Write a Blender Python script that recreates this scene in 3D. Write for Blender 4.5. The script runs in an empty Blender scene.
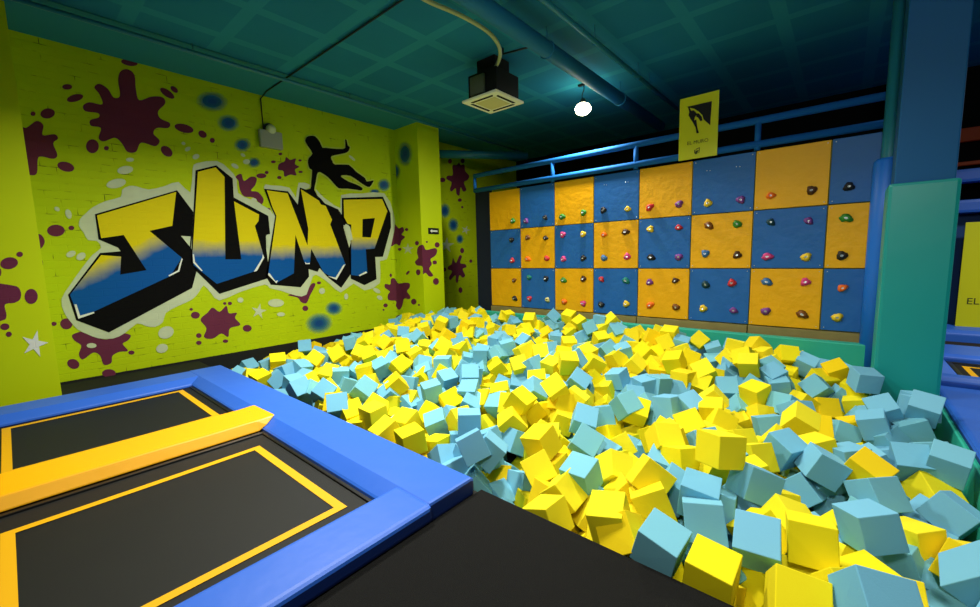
import bpy, bmesh, math, random
from mathutils import Vector, Matrix, Quaternion, noise
from mathutils.geometry import tessellate_polygon

random.seed(11)
scene = bpy.context.scene
COL = scene.collection

# ------------------------------------------------------------------ camera
W, HH = 980.0, 607.0
FPX, PITCH, ROLL, YAW = 412.523, 0.1141, -0.0240, 0.7084
FPX, PITCH, ROLL, YAW = 412.5234, 0.114131, -0.024480, 0.707956
CAM = Vector((0, 0, 1.6))
FWD = Vector((-math.sin(YAW) * math.cos(PITCH), math.cos(YAW) * math.cos(PITCH), -math.sin(PITCH)))
R0 = Vector((math.cos(YAW), math.sin(YAW), 0))
U0 = R0.cross(FWD)
RGT = R0 * math.cos(ROLL) + U0 * math.sin(ROLL)
UPV = -R0 * math.sin(ROLL) + U0 * math.cos(ROLL)
cd = bpy.data.cameras.new('camera')
cam = bpy.data.objects.new('camera', cd)
COL.objects.link(cam)
m = Matrix((RGT, UPV, -FWD)).transposed().to_4x4()
m.translation = CAM
cam.matrix_world = m
cd.sensor_fit = 'HORIZONTAL'
cd.sensor_width = 36.0
cd.lens = 36.0 * FPX / W
cd.clip_start = 0.05
scene.camera = cam


def at(px, py, axis, val):
    """the point of a real plane (world axis = val) that a spot in the photograph shows"""
    d = FWD * FPX + RGT * (px - W / 2) - UPV * (py - HH / 2)
    return CAM + d * ((val - CAM[axis]) / d[axis])


def proj(p):
    d = Vector(p) - CAM
    z = d.dot(FWD)
    return (W / 2 + FPX * d.dot(RGT) / z, HH / 2 - FPX * d.dot(UPV) / z)


# ------------------------------------------------------------------ materials
def lin(c):
    return tuple(((v / 255.0) / 12.92 if v / 255.0 <= 0.04045 else ((v / 255.0 + 0.055) / 1.055) ** 2.4) for v in c) + (1.0,)


MATS = {}


def base_mat(name, rgb, rough=0.6, spec=0.4, bump=0.0, bscale=20.0, var=0.0, vscale=3.0, coord='Object', emit=None, estr=0.0, metal=0.0):
    if name in MATS:
        return MATS[name]
    mt = bpy.data.materials.new(name)
    mt.use_nodes = True
    nt = mt.node_tree
    b = nt.nodes['Principled BSDF']
    b.inputs['Base Color'].default_value = lin(rgb)
    b.inputs['Roughness'].default_value = rough
    b.inputs['Specular IOR Level'].default_value = spec
    b.inputs['Metallic'].default_value = metal
    tc = nt.nodes.new('ShaderNodeTexCoord')
    if var > 0:
        n = nt.nodes.new('ShaderNodeTexNoise')
        n.inputs['Scale'].default_value = vscale
        n.inputs['Detail'].default_value = 4
        nt.links.new(tc.outputs[coord], n.inputs['Vector'])
        mx = nt.nodes.new('ShaderNodeMixRGB')
        c = lin(rgb)
        mx.inputs[1].default_value = tuple(v * (1 - var) for v in c[:3]) + (1,)
        mx.inputs[2].default_value = tuple(min(1, v * (1 + var)) for v in c[:3]) + (1,)
        nt.links.new(n.outputs['Fac'], mx.inputs[0])
        nt.links.new(mx.outputs[0], b.inputs['Base Color'])
    if bump > 0:
        n2 = nt.nodes.new('ShaderNodeTexNoise')
        n2.inputs['Scale'].default_value = bscale
        n2.inputs['Detail'].default_value = 3
        nt.links.new(tc.outputs[coord], n2.inputs['Vector'])
        bp = nt.nodes.new('ShaderNodeBump')
        bp.inputs['Strength'].default_value = bump
        bp.inputs['Distance'].default_value = 0.02
        nt.links.new(n2.outputs['Fac'], bp.inputs['Height'])
        nt.links.new(bp.outputs[0], b.inputs['Normal'])
    if emit:
        b.inputs['Emission Color'].default_value = lin(emit)
        b.inputs['Emission Strength'].default_value = estr
    MATS[name] = mt
    return mt


def brick_bump(mt, axis_vec='yz', strength=0.35):
    """painted brickwork relief in world coordinates, shared by the wall and the paint on it"""
    nt = mt.node_tree
    b = nt.nodes['Principled BSDF']
    tc = nt.nodes.new('ShaderNodeTexCoord')
    sp = nt.nodes.new('ShaderNodeSeparateXYZ')
    cb = nt.nodes.new('ShaderNodeCombineXYZ')
    nt.links.new(tc.outputs['Object'], sp.inputs[0])
    nt.links.new(sp.outputs['Y'], cb.inputs['X'])
    nt.links.new(sp.outputs['Z'], cb.inputs['Y'])
    br = nt.nodes.new('ShaderNodeTexBrick')
    br.inputs['Scale'].default_value = 1.0
    br.inputs['Brick Width'].default_value = 0.30
    br.inputs['Row Height'].default_value = 0.105
    br.inputs['Mortar Size'].default_value = 0.006
    br.inputs['Mortar Smooth'].default_value = 0.6
    br.inputs['Color1'].default_value = (1, 1, 1, 1)
    br.inputs['Color2'].default_value = (0.9, 0.9, 0.9, 1)
    br.inputs['Mortar'].default_value = (0.25, 0.25, 0.25, 1)
    nt.links.new(cb.outputs[0], br.inputs['Vector'])
    bp = nt.nodes.new('ShaderNodeBump')
    bp.inputs['Strength'].default_value = strength
    bp.inputs['Distance'].default_value = 0.01
    nt.links.new(br.outputs['Color'], bp.inputs['Height'])
    nt.links.new(bp.outputs[0], b.inputs['Normal'])
    return br


LIME = (182, 206, 4)
M_lime = base_mat('lime_wall_paint', LIME, 0.7, 0.15, var=0.10, vscale=1.3)
br = brick_bump(M_lime)
# worn dark joints here and there
nt = M_lime.node_tree
bs = nt.nodes['Principled BSDF']
src = bs.inputs['Base Color'].links[0].from_socket
nz = nt.nodes.new('ShaderNodeTexNoise')
nz.inputs['Scale'].default_value = 6.0
tcn = nt.nodes.new('ShaderNodeTexCoord')
nt.links.new(tcn.outputs['Object'], nz.inputs['Vector'])
rp = nt.nodes.new('ShaderNodeValToRGB')
rp.color_ramp.elements[0].position = 0.56
rp.color_ramp.elements[0].color = (0, 0, 0, 1)
rp.color_ramp.elements[1].position = 0.72
rp.color_ramp.elements[1].color = (1, 1, 1, 1)
nt.links.new(nz.outputs['Fac'], rp.inputs[0])
mm = nt.nodes.new('ShaderNodeMath')
mm.operation = 'MULTIPLY'
nt.links.new(rp.outputs[0], mm.inputs[0])
nt.links.new(br.outputs['Fac'], mm.inputs[1])
mxx = nt.nodes.new('ShaderNodeMixRGB')
mxx.inputs[2].default_value = lin((70, 85, 10))
nt.links.new(mm.outputs[0], mxx.inputs[0])
nt.links.new(src, mxx.inputs[1])
nt.links.new(mxx.outputs[0], bs.inputs['Base Color'])

M_limeflat = base_mat('lime_smooth_paint', (194, 216, 2), 0.6, 0.2, var=0.05, vscale=1.0)
M_maroon = base_mat('maroon_paint', (104, 42, 66), 0.7, 0.15, var=0.12, vscale=2.0)
M_black = base_mat('black_paint', (15, 15, 14), 0.85, 0.06)
M_halo = base_mat('pale_paint', (196, 208, 168), 0.55, 0.3, var=0.10, vscale=6.0)
M_white = base_mat('white_paint', (225, 232, 215), 0.55, 0.3)
for q in (M_maroon, M_black, M_halo, M_white):
    brick_bump(q, strength=0.3)


def letter_mat(name, zmid, slope=0.0, y0=0.0):
    mt = base_mat(name, (220, 190, 10), 0.7, 0.15)
    nt = mt.node_tree
    b = nt.nodes['Principled BSDF']
    brick_bump(mt, strength=0.3)
    tc = nt.nodes.new('ShaderNodeTexCoord')
    sp = nt.nodes.new('ShaderNodeSeparateXYZ')
    nt.links.new(tc.outputs['Object'], sp.inputs[0])
    my = nt.nodes.new('ShaderNodeMath'); my.operation = 'MULTIPLY_ADD'
    nt.links.new(sp.outputs['Y'], my.inputs[0])
    my.inputs[1].default_value = -slope
    my.inputs[2].default_value = slope * y0 - zmid
    ad = nt.nodes.new('ShaderNodeMath'); ad.operation = 'ADD'
    nt.links.new(sp.outputs['Z'], ad.inputs[0]); nt.links.new(my.outputs[0], ad.inputs[1])
    nz = nt.nodes.new('ShaderNodeTexNoise'); nz.inputs['Scale'].default_value = 7
    nt.links.new(tc.outputs['Object'], nz.inputs['Vector'])
    a2 = nt.nodes.new('ShaderNodeMath'); a2.operation = 'MULTIPLY_ADD'
    nt.links.new(nz.outputs['Fac'], a2.inputs[0]); a2.inputs[1].default_value = 0.10; nt.links.new(ad.outputs[0], a2.inputs[2])
    mr = nt.nodes.new('ShaderNodeMapRange')
    mr.inputs['From Min'].default_value = 0.05 - 0.13
    mr.inputs['From Max'].default_value = 0.05 + 0.15
    nt.links.new(a2.outputs[0], mr.inputs['Value'])
    mx = nt.nodes.new('ShaderNodeMixRGB')
    mx.inputs[1].default_value = lin((2, 84, 156)); mx.inputs[2].default_value = lin((222, 206, 6))
    nt.links.new(mr.outputs[0], mx.inputs[0]); nt.links.new(mx.outputs[0], b.inputs['Base Color'])
    return mt


def spray_mat():
    mt = base_mat('blue_spray_paint', (0, 92, 150), 0.6, 0.3)
    nt = mt.node_tree
    b = nt.nodes['Principled BSDF']
    uv = nt.nodes.new('ShaderNodeUVMap')
    ln = nt.nodes.new('ShaderNodeVectorMath'); ln.operation = 'LENGTH'
    nt.links.new(uv.outputs[0], ln.inputs[0])
    rp = nt.nodes.new('ShaderNodeValToRGB')
    rp.color_ramp.elements[0].position = 0.25; rp.color_ramp.elements[0].color = (1, 1, 1, 1)
    rp.color_ramp.elements[1].position = 0.98; rp.color_ramp.elements[1].color = (0, 0, 0, 1)
    rp.color_ramp.elements.new(0.6).color = (0.62, 0.62, 0.62, 1)
    nt.links.new(ln.outputs['Value'], rp.inputs[0])
    cr = nt.nodes.new('ShaderNodeValToRGB')
    cr.color_ramp.elements[0].position = 0.2; cr.color_ramp.elements[0].color = lin((0, 66, 128))
    cr.color_ramp.elements[1].position = 0.8; cr.color_ramp.elements[1].color = lin((30, 130, 150))
    nt.links.new(ln.outputs['Value'], cr.inputs[0])
    nt.links.new(cr.outputs[0], b.inputs['Base Color'])
    nt.links.new(rp.outputs[0], b.inputs['Alpha'])
    return mt


M_spray = spray_mat()
M_blackmat = base_mat('black_carpet_mat', (26, 26, 25), 0.95, 0.12, bump=0.6, bscale=260, var=0.25, vscale=140)
M_floor = base_mat('dark_concrete', (26, 27, 24), 0.8, 0.2, var=0.2, vscale=4)
M_pitwall = base_mat('black_pit_lining', (30, 31, 27), 0.8, 0.2, var=0.15, vscale=3)
M_blue = base_mat('blue_vinyl', (42, 100, 206), 0.45, 0.45, bump=0.3, bscale=3.5, var=0.04, vscale=2)
M_blue2 = base_mat('deep_blue_vinyl', (34, 92, 190), 0.45, 0.5, bump=0.25, bscale=4.0)
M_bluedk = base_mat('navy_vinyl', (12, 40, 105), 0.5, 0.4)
M_yelpad = base_mat('yellow_vinyl', (252, 180, 0), 0.42, 0.5, bump=0.22, bscale=4.0, var=0.04, vscale=2)
M_bed = base_mat('black_trampoline_fabric', (21, 22, 20), 0.6, 0.3, bump=0.15, bscale=400, var=0.18, vscale=2.2)
M_yelline = base_mat('yellow_tape', (228, 170, 0), 0.6, 0.3)
M_frame = base_mat('black_steel', (12, 12, 12), 0.4, 0.5)
M_teal = base_mat('green_vinyl', (14, 148, 142), 0.4, 0.5, bump=0.12, bscale=3.0, var=0.05, vscale=1.2)
M_tealedge = base_mat('green_pit_padding', (40, 172, 146), 0.5, 0.4, var=0.08, vscale=3)
M_pillar = base_mat('blue_column_paint', (12, 88, 142), 0.6, 0.25, var=0.06, vscale=1.5)
M_pipe = base_mat('teal_pipe_paint', (34, 124, 146), 0.4, 0.5, var=0.06, vscale=2)
M_pipeblue = base_mat('blue_pipe_paint', (28, 112, 152), 0.65, 0.25, var=0.06, vscale=2)
M_rail = base_mat('blue_rail_paint', (24, 100, 178), 0.75, 0.15)
M_polepad = base_mat('bright_blue_foam', (18, 112, 222), 0.45, 0.5, var=0.05, vscale=2)
M_navy = base_mat('navy_board', (14, 24, 46), 0.7, 0.3)
M_dark = base_mat('dark_void_shade', (10, 14, 15), 0.9, 0.1)  # near-black colour stands in for the darkness of the space behind the rails
M_wood = base_mat('plywood_board', (140, 126, 74), 0.6, 0.3, bump=0.2, bscale=30, var=0.18, vscale=5)
M_pyel = base_mat('yellow_panel_paint', (236, 172, 4), 0.5, 0.3, bump=0.55, bscale=9.0, var=0.10, vscale=2.5)
M_pblue = base_mat('blue_panel_paint', (30, 98, 172), 0.5, 0.3, bump=0.40, bscale=9.0, var=0.10, vscale=2.5)
M_steel = base_mat('zinc_screw', (200, 205, 205), 0.3, 0.6, metal=0.6)
M_acwhite = base_mat('cream_plastic', (244, 244, 214), 0.45, 0.4)
M_acgrille = base_mat('cream_grille', (214, 204, 136), 0.55, 0.3)
M_acdark = base_mat('dark_slot', (30, 28, 18), 0.7, 0.2)
M_acbox = base_mat('black_insulation', (16, 17, 15), 0.75, 0.3)
M_acgrey = base_mat('galvanised_sheet', (92, 100, 80), 0.7, 0.2)
M_cable = base_mat('cream_hose', (176, 182, 128), 0.5, 0.4)
M_sign = base_mat('yellow_sign_board', (206, 208, 10), 0.4, 0.4)
M_signblk = base_mat('sign_ink', (10, 10, 12), 0.6, 0.3)
M_signgrey = base_mat('sign_grey_ink', (62, 66, 20), 0.6, 0.3)
M_grey = base_mat('grey_plastic', (150, 158, 140), 0.5, 0.4)
M_glow = base_mat('floodlight_glass', (255, 250, 225), 0.4, 0.3, emit=(255, 248, 205), estr=26.0)
M_lampoff = base_mat('frosted_lamp', (205, 214, 170), 0.35, 0.4)
M_orange = base_mat('orange_strip', (120, 48, 18), 0.6, 0.3, emit=(200, 70, 20), estr=0.02)


def ceiling_mat():
    mt = base_mat('teal_coffered_ceiling', (26, 104, 128), 0.85, 0.12)
    nt = mt.node_tree
    b = nt.nodes['Principled BSDF']
    tc = nt.nodes.new('ShaderNodeTexCoord')
    mp = nt.nodes.new('ShaderNodeMapping')
    mp.inputs['Location'].default_value = (4.69 - 0.1, -4.24 + 0.1, 0)
    nt.links.new(tc.outputs['Object'], mp.inputs[0])
    br = nt.nodes.new('ShaderNodeTexBrick')
    br.offset = 0.0
    br.inputs['Scale'].default_value = 1.0
    br.inputs['Brick Width'].default_value = 0.95
    br.inputs['Row Height'].default_value = 0.95
    br.inputs['Mortar Size'].default_value = 0.085
    br.inputs['Mortar Smooth'].default_value = 0.15
    br.inputs['Color1'].default_value = lin((30, 116, 150))
    br.inputs['Color2'].default_value = lin((32, 120, 152))
    br.inputs['Mortar'].default_value = lin((40, 134, 160))
    nt.links.new(mp.outputs[0], br.inputs['Vector'])
    nz = nt.nodes.new('ShaderNodeTexNoise'); nz.inputs['Scale'].default_value = 0.8; nz.inputs['Detail'].default_value = 4
    nt.links.new(tc.outputs['Object'], nz.inputs['Vector'])
    mx = nt.nodes.new('ShaderNodeMixRGB'); mx.blend_type = 'MULTIPLY'; mx.inputs[0].default_value = 0.5
    mr = nt.nodes.new('ShaderNodeMapRange'); mr.inputs['To Min'].default_value = 0.6; mr.inputs['To Max'].default_value = 1.4
    nt.links.new(nz.outputs['Fac'], mr.inputs['Value'])
    nt.links.new(br.outputs['Color'], mx.inputs[1]); nt.links.new(mr.outputs[0], mx.inputs[2])
    nt.links.new(mx.outputs[0], b.inputs['Base Color'])
    return mt


M_ceil = ceiling_mat()


def foam_mat(name, rgb, hue):
    """open-cell foam: fine grain, each cube a shade of its own"""
    mt = base_mat(name, rgb, 0.85, 0.2, bump=0.05, bscale=160)
    nt = mt.node_tree
    b = nt.nodes['Principled BSDF']
    oi = nt.nodes.new('ShaderNodeObjectInfo')
    at_ = nt.nodes.new('ShaderNodeAttribute'); at_.attribute_name = 'shade'
    ad = nt.nodes.new('ShaderNodeMath'); ad.operation = 'ADD'
    nt.links.new(oi.outputs['Random'], ad.inputs[0]); nt.links.new(at_.outputs['Fac'], ad.inputs[1])
    fr = nt.nodes.new('ShaderNodeMath'); fr.operation = 'FRACT'
    nt.links.new(ad.outputs[0], fr.inputs[0])
    rp = nt.nodes.new('ShaderNodeValToRGB')
    els = rp.color_ramp.elements
    els[0].position = 0.0; els[0].color = lin(hue[0])
    els[1].position = 1.0; els[1].color = lin(hue[-1])
    for k in range(1, len(hue) - 1):
        els.new(k / (len(hue) - 1)).color = lin(hue[k])
    nt.links.new(fr.outputs[0], rp.inputs[0])
    nt.links.new(rp.outputs[0], b.inputs['Base Color'])
    return mt


M_fy = foam_mat('yellow_foam', (244, 222, 10), [(238, 220, 8), (232, 214, 18), (238, 224, 34), (236, 200, 4)])
M_fb = foam_mat('light_blue_foam', (112, 190, 214), [(106, 172, 198), (116, 180, 208), (118, 186, 198), (110, 174, 206)])


# ------------------------------------------------------------------ mesh helpers
def add_box(bm, x0, x1, y0, y1, z0, z1, bev=0.0, mi=0):
    vs = [bm.verts.new((x, y, z)) for x in (x0, x1) for y in (y0, y1) for z in (z0, z1)]
    idx = [(0, 1, 3, 2), (4, 6, 7, 5), (0, 4, 5, 1), (2, 3, 7, 6), (0, 2, 6, 4), (1, 5, 7, 3)]
    fs = [bm.faces.new([vs[i] for i in t]) for t in idx]
    for f in fs:
        f.material_index = mi
    if bev > 0:
        es = list({e for f in fs for e in f.edges})
        r = bmesh.ops.bevel(bm, geom=es, offset=bev, segments=2, affect='EDGES', profile=0.6)
        for f in r['faces']:
            f.material_index = mi
    return fs


def add_prism(bm, prof, axis, a0, a1, mi=0):
    """extrude a closed 2-D profile along an axis: axis 'x' -> prof is (y,z); 'y' -> (x,z); 'z' -> (x,y)"""
    def P(u, v, a):
        return {'x': (a, u, v), 'y': (u, a, v), 'z': (u, v, a)}[axis]
    A = [bm.verts.new(P(u, v, a0)) for u, v in prof]
    B = [bm.verts.new(P(u, v, a1)) for u, v in prof]
    n = len(prof)
    fs = [bm.faces.new(A), bm.faces.new(B[::-1])]
    for i in range(n):
        fs.append(bm.faces.new([A[i], B[i], B[(i + 1) % n], A[(i + 1) % n]]))
    for f in fs:
        f.material_index = mi
    return fs


def add_tube(bm, pts, r, seg=12, mi=0, cap=True):
    pts = [Vector(p) for p in pts]
    rings = []
    up = Vector((0, 0, 1))
    for i, p in enumerate(pts):
        t = (pts[min(i + 1, len(pts) - 1)] - pts[max(i - 1, 0)]).normalized()
        a = t.cross(up) if abs(t.z) < 0.95 else t.cross(Vector((0, 1, 0)))
        a.normalize()
        b = t.cross(a)
        rr = r[i] if isinstance(r, (list, tuple)) else r
        rings.append([bm.verts.new(p + (a * math.cos(k * 2 * math.pi / seg) + b * math.sin(k * 2 * math.pi / seg)) * rr) for k in range(seg)])
    for i in range(len(rings) - 1):
        for k in range(seg):
            f = bm.faces.new([rings[i][k], rings[i][(k + 1) % seg], rings[i + 1][(k + 1) % seg], rings[i + 1][k]])
            f.material_index = mi
            f.smooth = True
    if cap:
        for rg in (rings[0], rings[-1]):
            f = bm.faces.new(rg)
            f.material_index = mi


def smooth_path(pts, n=8):
    pts = [Vector(p) for p in pts]
    out = []
    for i in range(len(pts) - 1):
        p0, p1, p2, p3 = pts[max(i - 1, 0)], pts[i], pts[i + 1], pts[min(i + 2, len(pts) - 1)]
        for k in range(n):
            t = k / n
            out.append(0.5 * ((2 * p1) + (p2 - p0) * t + (2 * p0 - 5 * p1 + 4 * p2 - p3) * t * t + (3 * p1 - p0 - 3 * p2 + p3) * t ** 3))
    out.append(pts[-1])
    return out


def link(name, bm, mats, parent=None, recalc=True):
    me = bpy.data.meshes.new(name)
    if recalc:
        bmesh.ops.recalc_face_normals(bm, faces=bm.faces)
    bm.to_mesh(me)
    bm.free()
    for q in (mats if isinstance(mats, (list, tuple)) else [mats]):
        me.materials.append(q)
    o = bpy.data.objects.new(name, me)
    COL.objects.link(o)
    if parent:
        o.parent = parent
        o.matrix_parent_inverse = Matrix.Translation(-parent.location)
    return o


def tag(o, label=None, cat=None, group=None, kind=None):
    if label: o['label'] = label
    if cat: o['category'] = cat
    if group: o['group'] = group
    if kind: o['kind'] = kind
    return o


def thing(name, label, cat, loc=(0, 0, 0), group=None):
    o = bpy.data.objects.new(name, None)
    COL.objects.link(o)
    o.location = loc
    o.empty_display_size = 0.1
    return tag(o, label, cat, group)


def box_obj(name, x0, x1, y0, y1, z0, z1, mat, parent=None, bev=0.0):
    bm = bmesh.new()
    add_box(bm, x0, x1, y0, y1, z0, z1, bev)
    return link(name, bm, mat, parent)


def struct(name, bm, mat):
    return tag(link(name, bm, mat), kind='structure')


# ------------------------------------------------------------------ the room shell
XL, ZC, YB = -8.2, 4.61, 11.04
PX0, PX1, PY0, PY1 = XL, 0.84, 1.96, 7.12      # the pit
PZ = -1.15
bm = bmesh.new()
for (x0, x1, y0, y1) in ((XL, 9, -4, PY0), (PX1, 9, PY0, YB), (XL, PX1, PY1, YB)):
    add_box(bm, x0, x1, y0, y1, PZ, -0.03)
add_box(bm, XL, PX1, PY0, PY1, PZ - 0.1, PZ)
floor = struct('floor', bm, M_floor)
bm = bmesh.new()
add_box(bm, XL, 9, -4, YB, ZC, ZC + 0.1)
ceil = struct('ceiling', bm, M_ceil)
bm = bmesh.new()
add_box(bm, XL - 0.2, XL, -4, YB, -0.0, ZC)
wall_left = struct('wall_left', bm, M_lime)
bm = bmesh.new()
add_box(bm, XL - 0.2, XL, -4, YB, PZ, 0.0)
struct('baseboard_left', bm, M_pitwall)
bm = bmesh.new()
add_box(bm, XL, 9, YB, YB + 0.2, PZ, ZC)
struct('wall_back', bm, M_dark)
bm = bmesh.new()
add_box(bm, 9, 9.2, -4, YB, PZ, ZC)
struct('wall_right', bm, M_dark)
bm = bmesh.new()
add_box(bm, XL, 9, -4.2, -4, PZ, ZC)
struct('wall_front', bm, M_dark)
# the soffit strip along the mural wall
bm = bmesh.new()
add_box(bm, XL, -7.02, -4, YB, ZC - 0.012, ZC - 0.001)
struct('trim_1', bm, base_mat('teal_soffit', (38, 130, 154), 0.7, 0.2, var=0.06, vscale=1.0))

CX1 = -7.38
CY0, CY1 = 6.27, 6.92
bm = bmesh.new()
add_box(bm, XL, CX1, CY0, CY1, -0.02, ZC - 0.012)
column_far = struct('pillar_far', bm, M_limeflat)
bm = bmesh.new()
add_box(bm, XL, CX1, CY0, CY1 , PZ, -0.02)
struct('baseboard_pillar', bm, M_pitwall)
NY1 = 0.31
bm = bmesh.new()
add_box(bm, XL, CX1, NY1 - 0.68, NY1, -0.03, ZC - 0.012)
column_near = struct('pillar_near', bm, M_limeflat)

# ------------------------------------------------------------------ the mural
wall_edge = [proj((XL, CY0, 4.4)), proj((XL, CY0, 0.0))]
col_edge = [proj((CX1, CY0, 4.4)), proj((CX1, CY0, 0.0))]
col_edge2 = [proj((CX1, CY1, 4.4)), proj((CX1, CY1, 0.0))]
near_edge = [proj((CX1, NY1, 4.4)), proj((CX1, NY1, 0.0))]


def side(e, p):
    (x0, y0), (x1, y1) = e
    xe = x0 + (x1 - x0) * (p[1] - y0) / (y1 - y0)
    return p[0] - xe


def clip(poly, e, keep_right):
    out = []
    n = len(poly)
    for i in range(n):
        a, b = poly[i], poly[(i + 1) % n]
        sa, sb = side(e, a), side(e, b)
        if not keep_right:
            sa, sb = -sa, -sb
        if sa >= 0:
            out.append(a)
        if (sa >= 0) != (sb >= 0):
            t = sa / (sa - sb)
            out.append((a[0] + (b[0] - a[0]) * t, a[1] + (b[1] - a[1]) * t))
    return out


SURF = {  # plane axis, value, outward sign, owner, clip rules
    'wall': (0, XL, 1, wall_left, [(near_edge, True), (wall_edge, False)]),
    'cface': (1, CY0, -1, column_far, [(wall_edge, True), (col_edge, False)]),
    'cfront': (0, CX1, 1, column_far, [(col_edge, True), (col_edge2, False)]),
    'beyond': (0, XL, 1, wall_left, [(col_edge2, True)]),
    'near': (0, CX1, 1, column_near, [(near_edge, False)]),
}


def flat_faces(bm, polys, surf, lift):
    ax, val, sg, own, rules = SURF[surf]
    done = False
    for poly in polys:
        p = poly
        for e, kr in rules:
            if len(p) >= 3:
                p = clip(p, e, kr)
        q = []
        for a in p:
            if not q or (abs(a[0] - q[-1][0]) + abs(a[1] - q[-1][1])) > 0.02:
                q.append(a)
        if len(q) > 2 and abs(q[0][0] - q[-1][0]) + abs(q[0][1] - q[-1][1]) < 0.02:
            q.pop()
        if len(q) < 3:
            continue
        pts = [at(x, y, ax, val + sg * lift) for x, y in q]
        if ax == 0:
            for v in pts:
                v.z = min(v.z, ZC - 0.013)
        vs = [bm.verts.new(v) for v in pts]
        for t in tessellate_polygon([pts]):
            f = bm.faces.new([vs[i] for i in t])
            nrm = Vector((0, 0, 0)); nrm[ax] = sg
            f.normal_update()
            if f.normal.dot(nrm) < 0:
                f.normal_flip()
        done = True
    return done


def decal(name, polys, mat, lift, surfs=('wall',), label=None):
    objs = []
    for s in surfs:
        bm = bmesh.new()
        if flat_faces(bm, polys, s, lift):
            o = link(name, bm, mat, SURF[s][3], recalc=False)
            if label: o['label'] = label
            objs.append(o)
        else:
            bm.free()
    return objs


def Z(rect, scale, pts):
    return [(rect[0] + x / scale, rect[1] + y / scale) for x, y in pts]


def ell(cx, cy, rx, ry, rot=0.0, n=18):
    c, s = math.cos(math.radians(rot)), math.sin(math.radians(rot))
    return [(cx + rx * math.cos(2 * math.pi * k / n) * c - ry * math.sin(2 * math.pi * k / n) * s,
             cy + rx * math.cos(2 * math.pi * k / n) * s + ry * math.sin(2 * math.pi * k / n) * c) for k in range(n)]


def curve(pts, n=4):
    P = [Vector((x, y)) for x, y in pts]
    out = []
    k = len(P)
    for i in range(k):
        p0, p1, p2, p3 = P[i - 1], P[i], P[(i + 1) % k], P[(i + 2) % k]
        for j in range(n):
            t = j / n
            v = 0.5 * ((2 * p1) + (p2 - p0) * t + (2 * p0 - 5 * p1 + 4 * p2 - p3) * t * t + (3 * p1 - p0 - 3 * p2 + p3) * t ** 3)
            out.append((v.x, v.y))
    return out


def star(cx, cy, r, rot=0):
    return [(cx + (r if k % 2 == 0 else r * 0.36) * math.sin(math.radians(rot) + k * math.pi / 5), cy - (r if k % 2 == 0 else r * 0.36) * math.cos(math.radians(rot) + k * math.pi / 5)) for k in range(10)]


za = ((0, 30), 3.57)
zb = ((0, 190), 2.892)
zc = ((230, 80), 3.569)
zd = ((230, 220), 3.373)
ze = ((370, 190), 4.047)
zf = ((370, 100), 6.067)
zg = ((0, 200), 3.04)
zh = ((240, 110), 5.519)
z1 = ((60, 160), 3.375)
z2 = ((180, 150), 3.795)

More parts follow.
